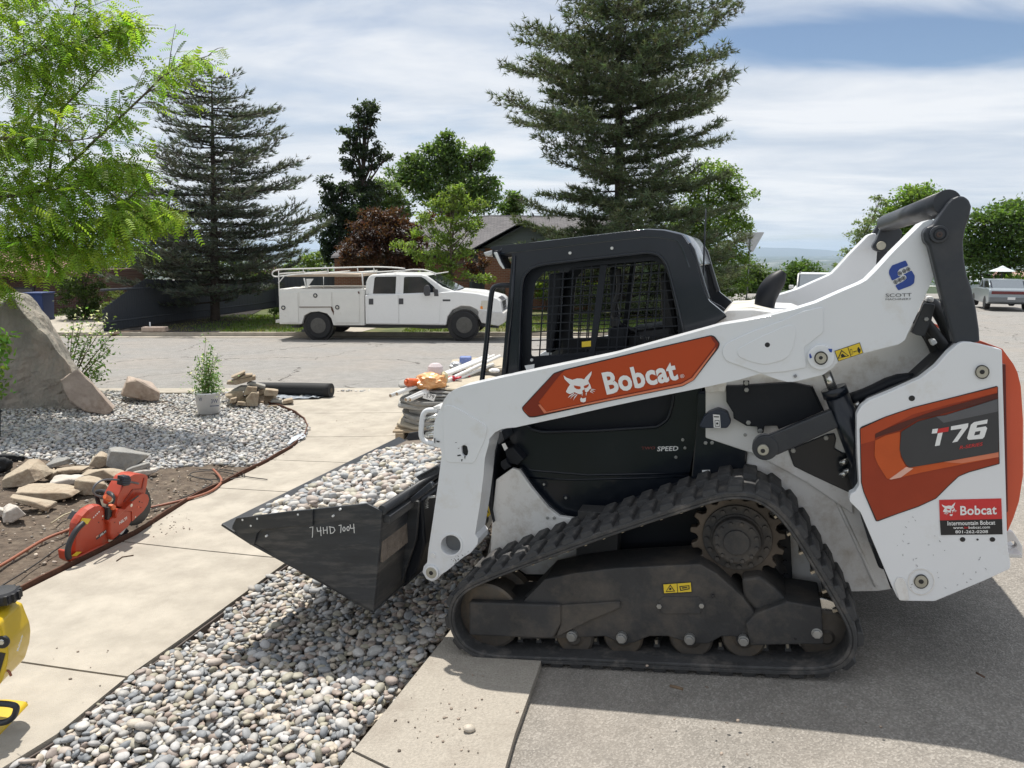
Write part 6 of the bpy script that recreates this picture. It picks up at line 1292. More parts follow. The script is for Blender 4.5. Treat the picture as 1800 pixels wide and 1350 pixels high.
crumple_ball('orange_bag', 620, 480, 230, 115, gq.y + .25, M('orange_film', (.72, .38, .16), .35, var=.15, scale=25, trans=.0), 'crumpled translucent orange plastic bag on the flagstones', 'plastic bag')
crumple_ball('plastic_bag', 800, 430, 60, 80, gq.y + .3, M('cream_film', (.6, .55, .35), .4), 'crumpled cream plastic beside the orange bag', 'plastic bag')
crumple_ball('plastic_bag', 970, 260, 90, 55, gq2y + .2, M('grey_film2', (.55, .56, .58), .25, var=.3, scale=30), 'crumpled clear wrapping on the rear stack beside the blue container', 'plastic bag')
a = atY(*cQ(275, 490)[0], gq.y + .05); b = atY(*cQ(480, 500)[0], gq.y + .3); o = empty('orange_bottle', loc=a); tag(o, 'orange plastic bottle lying left of the crumpled orange bag', 'bottle'); tube('bottle_body', [Vector(), (b - a) * .1, b - a], [.035, .045, .045], MATS['orange_plastic'], o, n=18); tube('bottle_cap', [Vector((-.02, -.01, 0)), Vector()], .02, MATS['orange_plastic'], o)
c = atY(*cQ(680, 380)[0], gq.y + .35); o = link('clear_tub', lathe('clear_tub', [(.10, -.05), (.095, .03), (.08, .09), (.05, .12), (.01, .13), (.01, .12), (.07, .08), (.085, 0)], 24, 'z'), M('clear_plastic', (.78, .68, .68), .2, trans=.25)); o.location = c; tag(o, 'domed clear plastic tub upside down behind the orange bag', 'tub')
GLV = M('red_rubber', (.42, .02, .035), .5)
def glove(px, Y, label):
    g_ = empty('work_glove', loc=atY(*cQ(px[0], px[1])[0], Y)); tag(g_, label, 'glove', 'red work gloves on the flagstones'); P0 = g_.location
    pts = [atY(*cQ(px[i], px[i + 1])[0], Y) - P0 for i in range(0, len(px), 2)]
    tube('palm', [pts[0], pts[1]], [.03, .036], GLV, g_, n=12)
    for k in range(4): tube('finger', [pts[1] + Vector((0, (k - 1.5) * .016, 0)), pts[2] + Vector((0, (k - 1.5) * .018, 0))], [.011, .008], GLV, g_, n=8)
    tube('thumb', [pts[0].lerp(pts[1], .5), pts[0].lerp(pts[1], .5) + Vector((.03, -.05, .01))], [.011, .008], GLV, g_, n=8)
glove([850, 450, 950, 440, 1040, 420], gq.y + .6, 'front red work glove lying on the flagstones'); glove([1000, 385, 1090, 395, 1165, 410], gq.y + .9, 'rear red work glove lying on the flagstones')
c = atY(*cQ(1100, 190)[0], gq2y + .25); o = box('blue_container', -.075, .075, -.06, .06, -.05, .055, M('blue_clear_plastic', (.22, .30, .62), .25, trans=.2), bevel=.02); o.location = c; tag(o, 'small translucent blue container on the rear stack', 'container')
KF = PF(Vector((PX(500, 0).x, gq.y - .03, gq.z)), Vector((1, 0, 0)), Vector((0, 1, 0)))
o = plate(KF, 'price_card', cQ(515, 645, 692, 665, 655, 758, 500, 712), 0, .003, LET, None, bevel=0); o.matrix_world = KF.M; tag(o, 'white card with the handwritten number 579 stuck in the flagstone stack', 'price card')
text_px(KF, 'card_number', '579', cQ(545, 700, 655, 722, 668, 672, 558, 650), -.0015, INK, o, bold=.0); flat(KF, 'card_mark', circ(*cQ(527, 660)[0], 1.0, 8), -.0015, INK, o)
crumple_ball('paper_scrap', 1500, 330, 80, 35, gq2y - .1, LET, 'white paper scrap on the stones beside the cab post', 'paper', amp=.15, sub=3)
flag('flagstone', PXb(900, 0, -.3).x, PXb(1550, 0, -.3).x, gq.y + .7, gq.y + 1.15, PX(0, 520, .8).z, PX(0, 480, .8).z, ROCKT, 'tan slab lying across the gap between the two pallet stacks', 'flagstones stacked on the pallet', 77)
flag('flagstone', PX(140, 0, .2).x, PX(420, 0, .2).x, gq.y + .1, gq.y + .6, TOPZ + .002, TOPZ + .03, ROCKG, 'small loose grey slab on top at the left end of the pallet stack', 'flagstones stacked on the pallet', 78)
# ------------------------------------------------------------------ pickup truck with service body
cT = crop(460, 440, .24444)
gr_ = G(558, 596.0); th = math.radians(6); TF = PF(gr_, Vector((math.cos(th), -math.sin(th), -.012)), Vector((math.sin(th), math.cos(th), 0)))
TWHT = M('truck_white', (.78, .78, .77), .3, var=.02, coat=.4, dirt=(.62, .60, .56), dscale=2, dth=(.6, .9)); SBODY = M('service_body_white', (.70, .69, .65), .5, var=.06, scale=3, dirt=(.45, .38, .30), dscale=4, dth=(.6, .85))
GLS = M('dark_glass', (.012, .016, .022), .06, var=.1, coat=.6, spec=.8); TIRE = M('tyre', (.018, .018, .019), .8, var=.3, scale=20); GREYP = M('grey_plastic', (.06, .06, .065), .6); RIM = M('grey_rim', (.10, .097, .09), .5, .4, var=.2)
tr = empty('pickup_truck', TF.M); tag(tr, 'white crew cab pickup truck with utility body and ladder rack parked across the street', 'truck')
U = lambda name, px, w0, w1, mat, par=tr, **k: plate(TF, name, cT(*px), w0, w1, mat, par, **k)
WD = 1.95
U('service_bed', [122, 278, 735, 278, 738, 540, 515, 540, 500, 490, 470, 455, 410, 440, 350, 445, 305, 470, 288, 530, 128, 530], 0, .38, SBODY, bevel=.015); U('service_bed', [122, 278, 735, 278, 738, 540, 560, 540, 128, 530], .38, WD - .38, SBODY, bevel=.01)
U('service_bed', [122, 278, 735, 278, 738, 540, 515, 540, 500, 490, 470, 455, 410, 440, 350, 445, 305, 470, 288, 530, 128, 530], 0, .38, SBODY, bevel=.015, shift=WD - .38)
for px in ([136, 305, 258, 302, 264, 520, 140, 520], [272, 303, 500, 300, 502, 405, 275, 408], [512, 300, 700, 296, 702, 520, 528, 522, 518, 470]):
    dd = U('locker_door', px, -.022, -.001, SBODY, bevel=.006)
    cx_ = {136: (155, 413), 272: (385, 325), 512: (543, 410)}[px[0]]
    disc(TF, 'door_lock', *cT(*cx_)[0], 4, -.034, -.022, GREYM, dd, n=16); disc(TF, 'lock_ring', *cT(*cx_)[0], 2.2, -.038, -.034, CHR, dd, n=10)
for px in ([498, 410, 505, 405, 520, 440, 518, 470, 512, 450, 500, 428], [270, 405, 500, 405, 500, 410, 270, 411], [690, 296, 702, 296, 704, 312, 694, 312]): U('rust_streak', px, -.0235, -.022, RUST, bevel=0)
U('rear_bumper', [100, 500, 130, 500, 130, 520, 100, 522], .1, WD - .1, M('chrome', (.6, .6, .6), .2, .9)); U('hitch', [215, 545, 275, 542, 270, 556, 220, 556], .5, .9, GREYP); U('mud_bracket', [285, 570, 315, 566, 318, 585, 290, 588], .15, .3, GREYP)
# cab
cabp = [738, 250, 748, 215, 762, 185, 790, 172, 900, 166, 1000, 166, 1120, 170, 1180, 180, 1190, 186, 1240, 215, 1300, 260, 1380, 292, 1400, 296, 1540, 308, 1640, 330, 1690, 345, 1715, 365, 1722, 400, 1726, 440, 1640, 440, 1570, 420, 1545, 420, 1500, 405, 1430, 402, 1370, 430, 1335, 480, 1325, 540, 745, 532, 740, 400]
lowp = [740, 322, 1300, 300, 1390, 294, 1540, 308, 1640, 330, 1690, 345, 1715, 365, 1722, 400, 1730, 450, 1680, 455, 1570, 470, 1550, 430, 1500, 405, 1430, 402, 1370, 430, 1335, 480, 1325, 540, 745, 532]
U('body', lowp, .03, .42, TWHT, bevel=.035, seg=3); U('body', lowp, .03, .42, TWHT, bevel=.035, seg=3, shift=WD - .45); U('body', [740, 322, 1300, 300, 1390, 292, 1540, 305, 1640, 326, 1690, 343, 1715, 365, 1722, 400, 1600, 500, 745, 520], .42, WD - .42, TWHT, bevel=.02)
U('greenhouse', [742, 322, 748, 230, 764, 190, 792, 174, 900, 167, 1120, 170, 1180, 178, 1300, 262, 1392, 296, 1300, 322], .10, WD - .10, TWHT, bevel=.05, seg=3)
U('rear_door', rnd([770, 322, 778, 215, 800, 178, 990, 172, 985, 330, 985, 528, 770, 525], 6, 2), .012, .035, TWHT, bevel=.006) if False else None
def flatpx(p): return [v for q in p for v in q]
for nm, px in (('rear_door', [766, 322, 980, 318, 984, 528, 766, 524]), ('front_door', [990, 318, 1290, 306, 1280, 400, 1278, 530, 990, 528])): U(nm, px, .012, .03, TWHT, bevel=.005)
U('door_frame', [770, 320, 784, 214, 806, 180, 988, 174, 980, 318], .085, .10, TWHT, bevel=.006, wp=.085); U('door_frame', [992, 318, 1002, 180, 1150, 178, 1180, 188, 1285, 300, 1170, 318], .085, .10, TWHT, bevel=.006, wp=.085)
U('rear_side_window', [800, 312, 812, 198, 822, 190, 968, 188, 962, 312], .078, .09, GLS, bevel=.003, wp=.085); U('front_side_window', [1018, 314, 1024, 196, 1034, 190, 1148, 190, 1176, 206, 1240, 262, 1270, 310, 1168, 330, 1148, 316], .078, .09, GLS, bevel=.003, wp=.085)
U('windshield', [1178, 182, 1192, 182, 1385, 288, 1390, 294, 1310, 294, 1290, 280], .17, WD - .17, GLS, bevel=.004); U('far_window', [800, 312, 812, 198, 968, 190, 962, 312], WD - .09, WD - .078, GLS, bevel=0)
for x, y in ((770, 348), (986, 346)): U('door_handle', [x, y, x + 32, y, x + 32, y + 42, x, y + 42], .0, .013, GREYP, bevel=.004)
U('badge', [1302, 353, 1356, 353, 1356, 366, 1302, 366], .022, .03, GREYP, bevel=.001); U('door_mirror', [1172, 262, 1190, 248, 1205, 252, 1215, 280, 1212, 325, 1180, 328, 1170, 310], -.16, -.05, GREYP, bevel=.015, wp=-.05); U('door_mirror', [1235, 275, 1265, 282, 1272, 330, 1240, 330], .0, .04, GREYP, bevel=.01)
U('headlight', [1580, 362, 1640, 360, 1636, 425, 1572, 422], .018, .3, M('headlamp', (.62, .60, .52), .15, coat=.6), bevel=.006); U('turn_signal', [1572, 402, 1588, 402, 1590, 422, 1572, 422], .012, .28, M('amber_lens', (.75, .25, .02), .2), bevel=.003)
gl2 = U('grille', [1640, 345, 1690, 345, 1718, 370, 1724, 445, 1650, 442], .30, WD - .30, GREYP, bevel=.01)
for y in (365, 385, 405, 425): U('grille_bar', [1642, y, 1722, y + 4, 1724, y + 10, 1642, y + 6], .29, WD - .29, M('dark_chrome', (.3, .3, .31), .3, .8), gl2, bevel=.002)
U('front_bumper', [1560, 428, 1650, 440, 1740, 450, 1748, 480, 1740, 525, 1700, 545, 1580, 522, 1556, 470], -.0, WD, M('grimy_white', (.55, .54, .52), .5, var=.1), bevel=.03, r=2); U('bumper_insert', [1660, 470, 1745, 475, 1742, 505, 1660, 500], .1, WD - .1, GREYP)
U('tow_bracket', [1640, 545, 1705, 545, 1700, 560, 1640, 556], .5, .7, GREYP); U('underbody', [240, 500, 1640, 500, 1620, 550, 1200, 566, 1050, 556, 900, 560, 300, 545], .35, WD - .35, GREYP, bevel=.02)
def wheel(x, y, r, w0, w1, par, F_, rim, f=cT, nm='wheel', hubn=8):
    px = f(x, y)[0]; t = disc(F_, nm, px[0], px[1], r, w0, w1, TIRE, par, n=36, wp=w0, prof=[(.60, .02), (.9, .0), (.97, .05), (1, .15), (1, .85), (.97, .95), (.9, 1), (.6, .98)])
    disc(F_, 'rim', px[0], px[1], r * .55, w0 - .004, w0 + .1, rim, t, n=28, wp=w0, prof=[(1.0, 0), (1.08, .05), (1, .12), (.9, .3), (.82, .32), (.35, .2), (.28, -.1), (.02, -.1)])
    for k in range(hubn):
        a = 2 * math.pi * k / hubn; disc(F_, 'wheel_vent', px[0] + r * .38 * math.cos(a), px[1] + r * .38 * math.sin(a), r * .07, w0 + .012, w0 + .03, INK, t, n=10, wp=w0, bevel=0)
    return t
wheel(406, 542, 23.2, .02, .26, tr, TF, RIM); wheel(1456, 538, 24.2, .02, .27, tr, TF, RIM); 
for x in (406, 1456): px = cT(x, 541)[0]; disc(TF, 'wheel', px[0], px[1], 23.6, WD - .27, WD - .02, TIRE, tr, n=30, wp=.02, prof=[(.3, 0), (.9, .0), (1, .15), (1, .85), (.9, 1), (.3, 1)])
for cxp, r0_ in ((400, 30.5), (1446, 31)):
    px = cT(cxp, 545)[0]; disc(TF, 'wheel_arch', px[0], px[1], r0_ - 3, .10, .34, INK, tr, n=30, wp=.03)
# ladder rack
RK = M('rack_white', (.70, .69, .66), .45, var=.05, dirt=(.4, .3, .22), dscale=6, dth=(.62, .8))
def rk(px, w, r=.018, name='rack_rail', sp=1): return tube(name, [TF.pt(x, y, w) for x, y in cT(*px)], r, RK, rack, n=8, sp=sp)
rack = link('ladder_rack', tube_mesh('r', [TF.pt(*cT(120, 158)[0], .03), TF.pt(*cT(1250, 168)[0], .03)], .001, 4), RK, tr); rack.name = 'ladder_rack'
for w in (.03, WD - .03):
    rk([118, 190, 85, 188, 72, 168, 90, 145, 140, 136, 470, 128, 800, 118, 960, 124, 1030, 132], w); rk([115, 188, 300, 168, 700, 160, 940, 152, 1140, 134, 1230, 158, 1250, 168, 1248, 180], w)
    for x, a_, b_ in ((122, 140, 330), (298, 132, 162), (475, 126, 162), (688, 122, 158), (805, 118, 155), (1135, 134, 152)): rk([x, a_, x + 4, b_], w, .014, 'rack_post', 0)
    rk([722, 160, 730, 278], w, .02, 'rack_post', 0); rk([120, 235, 165, 182], w, .014, 'rack_brace', 0); rk([305, 200, 320, 272], w, .02, 'rack_post', 0); rk([445, 190, 445, 272], w, .008, 'rack_post', 0)
for x, y in ((125, 170), (300, 165), (475, 162), (690, 158), (950, 155), (1245, 170)):
    p = TF.pt(*cT(x, y)[0], .03); tube('rack_crossbar', [p, p + Vector((0, WD - .06, 0))], .016, RK, rack, n=8)
U('rack_gusset', [320, 205, 372, 205, 325, 272], .03, .05, RK, rack, bevel=0); U('rack_shelf', [180, 176, 560, 170, 700, 172, 700, 190, 180, 190], .1, WD - .1, M('aged_board', (.42, .34, .26), .8), rack, bevel=.003)
# ------------------------------------------------------------------ two far cars
def car(name, loc, yaw, dims, paint, label, prof, gh, kind):
    L_, Wd_, Hh = dims; c = empty(name, loc=loc, rz=yaw); tag(c, label, 'car'); hw = Wd_ / 2
    def cp(nm, pts, hw_, m, par=c, bev=.04): me = prism_mesh(nm, [[(x * L_, z * Hh) for x, z in pts]], -hw_, hw_); return link(nm, me, m, par, bevel=bev, seg=3, ang=30)
    cp('body', prof, hw, paint); b2 = cp('greenhouse', gh, hw * .80, GLS, bev=.02)
    # roof and pillars proud of the glass
    top = [p for p in gh if p[1] > .9]; cp('roof', [(top[0][0] + .01, top[0][1] - .03), (top[0][0] + .02, 1.0), (top[-1][0] - .02, 1.0), (top[-1][0] - .01, top[-1][1] - .03)], hw * .82, paint, bev=.02)
    g0_, g1_ = gh[0], gh[-1]
    for s in (-1, 1):
        for (xa, za), (xb, zb) in (((gh[0][0], gh[0][1]), (top[0][0], .98)), ((gh[-1][0], gh[-1][1]), (top[-1][0], .98)), ((.02, gh[0][1]), (.02, .98))):
            tube('pillar', [Vector((xa * L_, s * hw * .81, za * Hh)), Vector((xb * L_, s * hw * .81, zb * Hh))], .03, paint, c, n=6)
        for xw in (-.31, .30):
            me = lathe('wheel', [(.16, -.01), (.29, 0), (.32, .03), (.32, .19), (.29, .22), (.16, .22)], 28, 'y', (xw * L_, s * hw - (.21 if s > 0 else .01), .32)); wv = link('wheel', me, TIRE, c)
            link('rim', lathe('rim', [(.19, -.012), (.17, .01), (.05, .0)], 18, 'y', (xw * L_, s * hw - (0 if s > 0 else .01), .32)), RIM, wv)
    return c, hw
sed = [(-.5, .28), (-.5, .62), (-.485, .70), (-.31, .735), (-.26, .69), (.18, .69), (.30, .66), (.47, .58), (.5, .50), (.5, .26), (.38, .2), (-.4, .2)]
gsed = G(1763, 545.5); SILV = M('silver_blue_paint', (.30, .34, .37), .3, .3, coat=.5)
c, hw = car('parked_car', (gsed.x + .95, gsed.y + 1.8, gsed.z), math.radians(68), (4.6, 1.75, 1.36), SILV, 'silver blue saloon car seen from behind at the right edge of the picture', [(x, z) for x, z in sed], [(-.34, .70), (-.22, .97), (.02, .98), (.10, .96), (.24, .68)], 0)
# sedan rear details (local: rear at -x)
def rb(nm, y0, y1, z0, z1, m, d=.02, x=-2.3, par=c, bev=.005): return box(nm, x - d, x + .02, y0, y1, z0, z1, m, par, bev)
rb('tail_light_bar', -.78, .78, .74, .88, M('tail_red', (.12, .008, .012), .2, coat=.5)); rb('rear_bumper', -.84, .84, .40, .60, M('bumper_grey', (.16, .17, .18), .5), .08, bev=.02); rb('number_plate', -.15, .15, .50, .62, LET, .10); rb('bumper_trim', -.85, .85, .60, .63, SILV, .09)
box('rear_window', -1.62, -1.05, -.62, .62, 1.0, 1.27, GLS, c) if False else None
me = prism_mesh('rear_window', [[(-1.60, .97), (-1.58, .96), (-1.02, 1.31), (-1.04, 1.32)]], -.62, .62); link('rear_window', me, M('light_glass', (.16, .18, .20), .08, coat=.5), c)
gsv = G(1400, 553); suv = [(-.5, .30), (-.5, .55), (-.48, .62), (.10, .62), (.22, .58), (.45, .52), (.5, .42), (.5, .22), (-.5, .2)]
c2, hw = car('parked_car', (gsv.x + 1.6, gsv.y + 2.2, H(gsv.x + 1.6, gsv.y + 2.2)), math.radians(-112), (4.5, 1.85, 1.68), TWHT, 'white sport utility car facing the camera behind the far lift arm', suv, [(-.46, .60), (-.42, .95), (-.1, .985), (.02, .97), (.20, .60)], 1)
me = prism_mesh('windshield', [[(.06 * 4.5 - .1, .95 * 1.68), (.19 * 4.5, .62 * 1.68), (.20 * 4.5, .63 * 1.68), (.065 * 4.5 - .08, .965 * 1.68)]], -.66, .66); link('windshield', me, M('light_glass', (.16, .18, .20), .08), c2)
for s in (-1, 1): box('door_mirror', .55, .68, s * 1.0 - .1, s * 1.0 + .1, 1.02, 1.18, TWHT, c2, bevel=.03); box('headlight', 1.95, 2.2, s * .7 - .16, s * .7 + .16, .72, .86, MATS['headlamp'], c2, bevel=.02)
for z_ in (1.72,): 
    for s in (-1, 1): tube('roof_rail', [Vector((-1.5, s * .7, 1.66)), Vector((-1.3, s * .7, z_)), Vector((-.2, s * .7, z_)), Vector((0, s * .7, 1.66))], .018, GREYP, c2, n=6)
gf_ = G(1323, 541); c3, hw = car('parked_car', (gf_.x, gf_.y + 14, H(gf_.x, gf_.y + 14)), math.radians(-80), (4.4, 1.8, 1.45), TWHT, 'tiny distant white car just left of the exhaust stack', sed, [(-.34, .70), (-.22, .97), (.02, .98), (.10, .96), (.24, .68)], 0)
# ------------------------------------------------------------------ street sign, bin, umbrella
gsn = G(1311, 541); SGM = M('galvanised', (.30, .31, .32), .5, .6, var=.1)
sg = empty('street_sign', loc=gsn); tag(sg, 'back of a triangular yield sign on a grey post beside the side road', 'sign'); topz = atY(1319, 418, gsn.y).z - gsn.z + .35
tube('post', [Vector(), Vector((.06, 0, topz * .97))], .035, SGM, sg, n=8)
s_ = gsn.y / FPX; c_ = atY(1322, 408, gsn.y) - gsn
me = prism_mesh('sign_plate', [rnd([(c_.x - 18 * s_, c_.z - .02), (c_.x + 22 * s_, c_.z), (c_.x + 4 * s_, c_.z - 34 * s_), (c_.x - 2 * s_, c_.z - 34 * s_)], .05, 2)], .05, .06); link('sign_plate', me, M('sign_back', (.48, .49, .5), .45, .5, var=.1), sg)
gbn = G(88, 592); bn = empty('wheelie_bin', loc=(gbn.x - .6, 29.0, H(gbn.x, 29))); tag(bn, 'blue wheeled bin standing against the dark brick wall behind the huge boulder', 'bin'); bn.location = atY(76, 590, 27.5); bn.location.z = H(bn.location.x, 27.5)
BL = M('bin_blue', (.008, .03, .13), .5); me = mesh('bin_body', [(-.28, -.3, 0), (.28, -.3, 0), (.28, .3, 0), (-.28, .3, 0), (-.34, -.38, 1.0), (.34, -.38, 1.0), (.34, .38, 1.0), (-.34, .38, 1.0)], [(0, 3, 2, 1), (4, 5, 6, 7), (0, 1, 5, 4), (1, 2, 6, 5), (2, 3, 7, 6), (3, 0, 4, 7)]); link('bin_body', me, BL, bn, bevel=.02)
box('lid', -.37, .37, -.41, .41, 1.0, 1.07, BL, bn, .02)
for s in (-1, 1): link('wheel', lathe('wheel', [(.1, 0), (.1, .05)], 16, 'y', (s * .2, .3, .1)), TIRE, bn)
# ------------------------------------------------------------------ trees
BARK = M('bark', (.10, .075, .055), .9, var=.3, scale=8, bump=1.5, bscale=20); BARKD = M('dark_bark', (.055, .042, .034), .9, var=.3, scale=8, bump=1.5, bscale=20)
LEAFS = LEAF('leaf_shrub', .42); NEED = LEAF('needle', .18, .6)
def merge_tubes(name, items, mat, par, n=6):
    V_ = []; F_ = []
    for pts, rad in items:
        me = tube_mesh('t', pts, rad, n, 1, caps=False); b0 = len(V_); V_ += [tuple(v.co) for v in me.vertices]; F_ += [tuple(b0 + i for i in p.vertices) for p in me.polygons]; bpy.data.meshes.remove(me)
    o = link(name, mesh(name, V_, F_, True), mat, par); return o
def blob_tree(name, label, cat, Y, trunk, blobs, n, leaf, col, group=None, depth=.9, tr_r=.18, mat=None, bark=None, hue=.12, var=.28, clump=.16, dens=26, branches=True, droop=0.0, inner=.35, sprig=0):
    """blobs: photo (cx,cy,rx,ry) at distance Y; leaves gather in small clumps through each"""
    k = Y / FPX; bx = trunk[0]; base = atY(bx, 560, Y); base.z = H(base.x, Y); root = empty(name, loc=base); tag(root, label, cat, group)
    tw = sum(b[2] * b[3] for b in blobs); acc = Acc(); br = []
    top = atY(trunk[1], trunk[2], Y) - base; mid = [Vector((0, 0, 0)), top * .35 + Vector((random.uniform(-.1, .1) * tr_r * 4, 0, 0)), top * .7, top]
    link('trunk', tube_mesh('trunk', mid, [tr_r * 1.15, tr_r * .8, tr_r * .45, tr_r * .12], 10, 2), bark or BARK, root, smooth=True)
    for cx, cy, rx, ry in blobs:
        c = atY(cx, cy, Y) - base; c.y += RNG.uniform(-.5, .5) * rx * k * depth; R3 = np.array([rx * k, rx * k * depth, ry * k]); nl = int(n * rx * ry / tw); nc = max(3, int(nl / dens))
        d = RNG.normal(0, 1, (nc, 3)); d /= np.linalg.norm(d, axis=1, keepdims=True); rr = RNG.uniform(inner, 1, (nc, 1)) ** .6; cc_ = np.array(c) + d * rr * R3
        per = RNG.poisson(dens, nc) + 2; T = np.repeat(cc_, per, axis=0); cs = clump * min(1.4, max(.5, rx * k / 1.2)); T = T + RNG.normal(0, 1, T.shape) * np.array([cs, cs, cs * .55]); T[:, 2] -= droop * np.abs(RNG.normal(0, 1, len(T)))
        C = colvar(col, len(T), .16, hue * .5) * np.repeat(RNG.uniform(1 - var, 1 + var, (nc, 1)), per, axis=0)
        leaves(acc, T, leaf, np.clip(C, .004, .8))
        if branches:
            a = mid[1].lerp(top, min(.95, max(.05, (c.z - mid[1].z) / max(top.z - mid[1].z, .1) * .6))); br.append(([a, a.lerp(c, .5) + Vector((0, 0, -.06 * (c - a).length)), c], [tr_r * .42, tr_r * .26, tr_r * .07]))
            for q in cc_[:10]: br.append(([c.lerp(a, .25), Vector(q)], [tr_r * .12, tr_r * .03]))
    if br: merge_tubes('limbs', br, bark or BARK, root)
    acc.build('crown', mat or LEAFM, root); return root
def grow_conifer(name, label, Y, tx, base_y, top_y, prof, gap, lenm, rise, needle, col, tuft=.16, ntri=7, nb=6, side=None, droop=.0, spray=False, tr_r=.3, seed=1, lean=0, twigs=1.0, wobble=.25):
    """prof: list of (y_px, left_px, right_px); whorls of branches, side twigs, needle tufts"""
    random.seed(seed); rg = np.random.default_rng(seed); k = Y / FPX
    base = atY(tx + lean, base_y, Y); base.z = H(base.x, Y); root = empty(name, loc=base); tag(root, label, 'tree')
    top = atY(tx, top_y, Y) - base; L_ = top.length; tr = [Vector((0, 0, 0)), top * .3, top * .65, top]
    link('trunk', tube_mesh('trunk', tr, [tr_r, tr_r * .78, tr_r * .45, tr_r * .06], 12, 2), BARKD, root, smooth=True)
    ys = [p[0] for p in prof]; lf = [p[1] for p in prof]; rt = [p[2] for p in prof]; br = []; TP = []; TD = []
    zb = (atY(tx, ys[-1], Y) - base).z; zt = (atY(tx, ys[0], Y) - base).z; z = zb; ph0 = 0
    def yof(zv): return ys[0] + (zt - zv) / (zt - zb) * (ys[-1] - ys[0])
    while z < zt - .05:
        ph0 += 2.4; y = yof(z); l = np.interp(y, ys, lf) * k; r = np.interp(y, ys, rt) * k; f = z / top.z; p0 = Vector((top.x * f, top.y * f, z))
        for b in range(nb):
            az = ph0 + 2 * math.pi * b / nb + random.uniform(-.25, .25); cx = math.cos(az); R_ = (r if cx > 0 else l) * abs(cx) + (l + r) / 2 * (1 - abs(cx)); R_ *= random.uniform(1 - wobble * 1.6, 1.0 + wobble * .35)
            if R_ < .12: continue
            dr = Vector((cx, math.sin(az), 0)); up = rise * R_ * random.uniform(.3, 1.3); sag = droop * R_; p0 = Vector((top.x * f, top.y * f, z)) + Vector((0, 0, random.uniform(-.22, .22) * lenm * .5))
            P = [p0, p0 + dr * R_ * .4 + Vector((0, 0, up * .1 - sag * .5)), p0 + dr * R_ * .75 + Vector((0, 0, up * .4 - sag * .8)), p0 + dr * R_ + Vector((0, 0, up - sag))]
            br.append((P, [tr_r * .16 * (R_ / lenm) ** .5 + .008, .02, .013, .006]))
            nt = max(2, int(R_ / gap * twigs))
            for i in range(nt):
                t = .12 + .88 * (i + .5) / nt; s = t * 3; j = min(int(s), 2); q = P[j].lerp(P[j + 1], s - j); tdir = (P[j + 1] - P[j]).normalized()
                for sd in (-1, 1):
                    ln = (R_ * .34 * (1 - t * .6) + .14) * random.uniform(.6, 1.15); sv = Vector((-dr.y, dr.x, 0)) * sd; dd = (tdir * .75 + sv * .8 + Vector((0, 0, random.uniform(-.12, .22)))).normalized()
                    m_ = max(1, int(ln / (tuft * .62)))
                    if ln > .3: br.append(([q, q + dd * ln], [.008, .003]))
                    for w in range(m_):
                        u = (w + random.random()) / m_; TP.append(q + dd * ln * u + Vector([random.gauss(0, tuft * .18) for _ in range(3)])); TD.append((dd + Vector((0, 0, .25))).normalized())
            for w in range(3): TP.append(P[3] + Vector([random.gauss(0, tuft * .4) for _ in range(3)])); TD.append((P[3] - P[2]).normalized())
        z += lenm * random.uniform(.14, .21)
    merge_tubes('branches', br, BARKD, root, 4)
    TP = np.array([tuple(p) for p in TP]); TD = np.array([tuple(p) for p in TD]); N = len(TP); acc = Acc()
    cc = colvar(col, N, .22, .08)
    T = np.repeat(TP, ntri, axis=0); D = np.repeat(TD, ntri, axis=0) * (1.0 if not spray else 1.5) + rg.normal(0, .62 if not spray else .4, (N * ntri, 3)); D /= np.linalg.norm(D, axis=1, keepdims=True)
    S_ = np.cross(D, rg.normal(0, 1, D.shape)); S_ /= np.linalg.norm(S_, axis=1, keepdims=True); ln = rg.uniform(.6, 1.25, (N * ntri, 1)) * tuft; wd = needle
    v = np.stack([T - S_ * wd, T + S_ * wd, T + D * ln], 1).reshape(-1, 3); C = np.repeat(np.repeat(cc, ntri, axis=0), 3, axis=0)
    acc.V.append(v); acc.Fc.append(np.arange(len(v)).reshape(-1, 3)); acc.C.append(C); acc.n = len(v); acc.build('crown', NEED, root); return root
# the big pine
grow_conifer('pine_tree', 'tall broad pine tree towering behind the loader cab', 30, 1086, 555, -150, [(-150, 8, 8), (-60, 90, 95), (0, 140, 150), (40, 150, 175), (95, 165, 195), (150, 170, 190), (210, 215, 190), (255, 150, 210), (285, 135, 120), (310, 120, 190), (350, 165, 170), (390, 155, 180), (440, 165, 210), (490, 160, 235), (540, 150, 220)], .23, 2.4, .20, .019, (.115, .145, .080), tuft=.23, ntri=8, nb=7, tr_r=.24, seed=11, lean=4, wobble=.36)
# blue cedar
grow_conifer('cedar_tree', 'dark spreading blue grey cedar behind the wooden fence', 27, 372, 560, 128, [(128, 22, 26), (150, 60, 60), (185, 95, 80), (215, 105, 118), (260, 120, 105), (320, 145, 150), (355, 160, 160), (380, 165, 182), (430, 175, 170), (480, 185, 150), (520, 130, 110)], .17, 2.2, .28, .013, (.11, .13, .105), tuft=.20, ntri=7, nb=8, tr_r=.17, seed=5, lean=6, droop=.07, spray=True, wobble=.40)
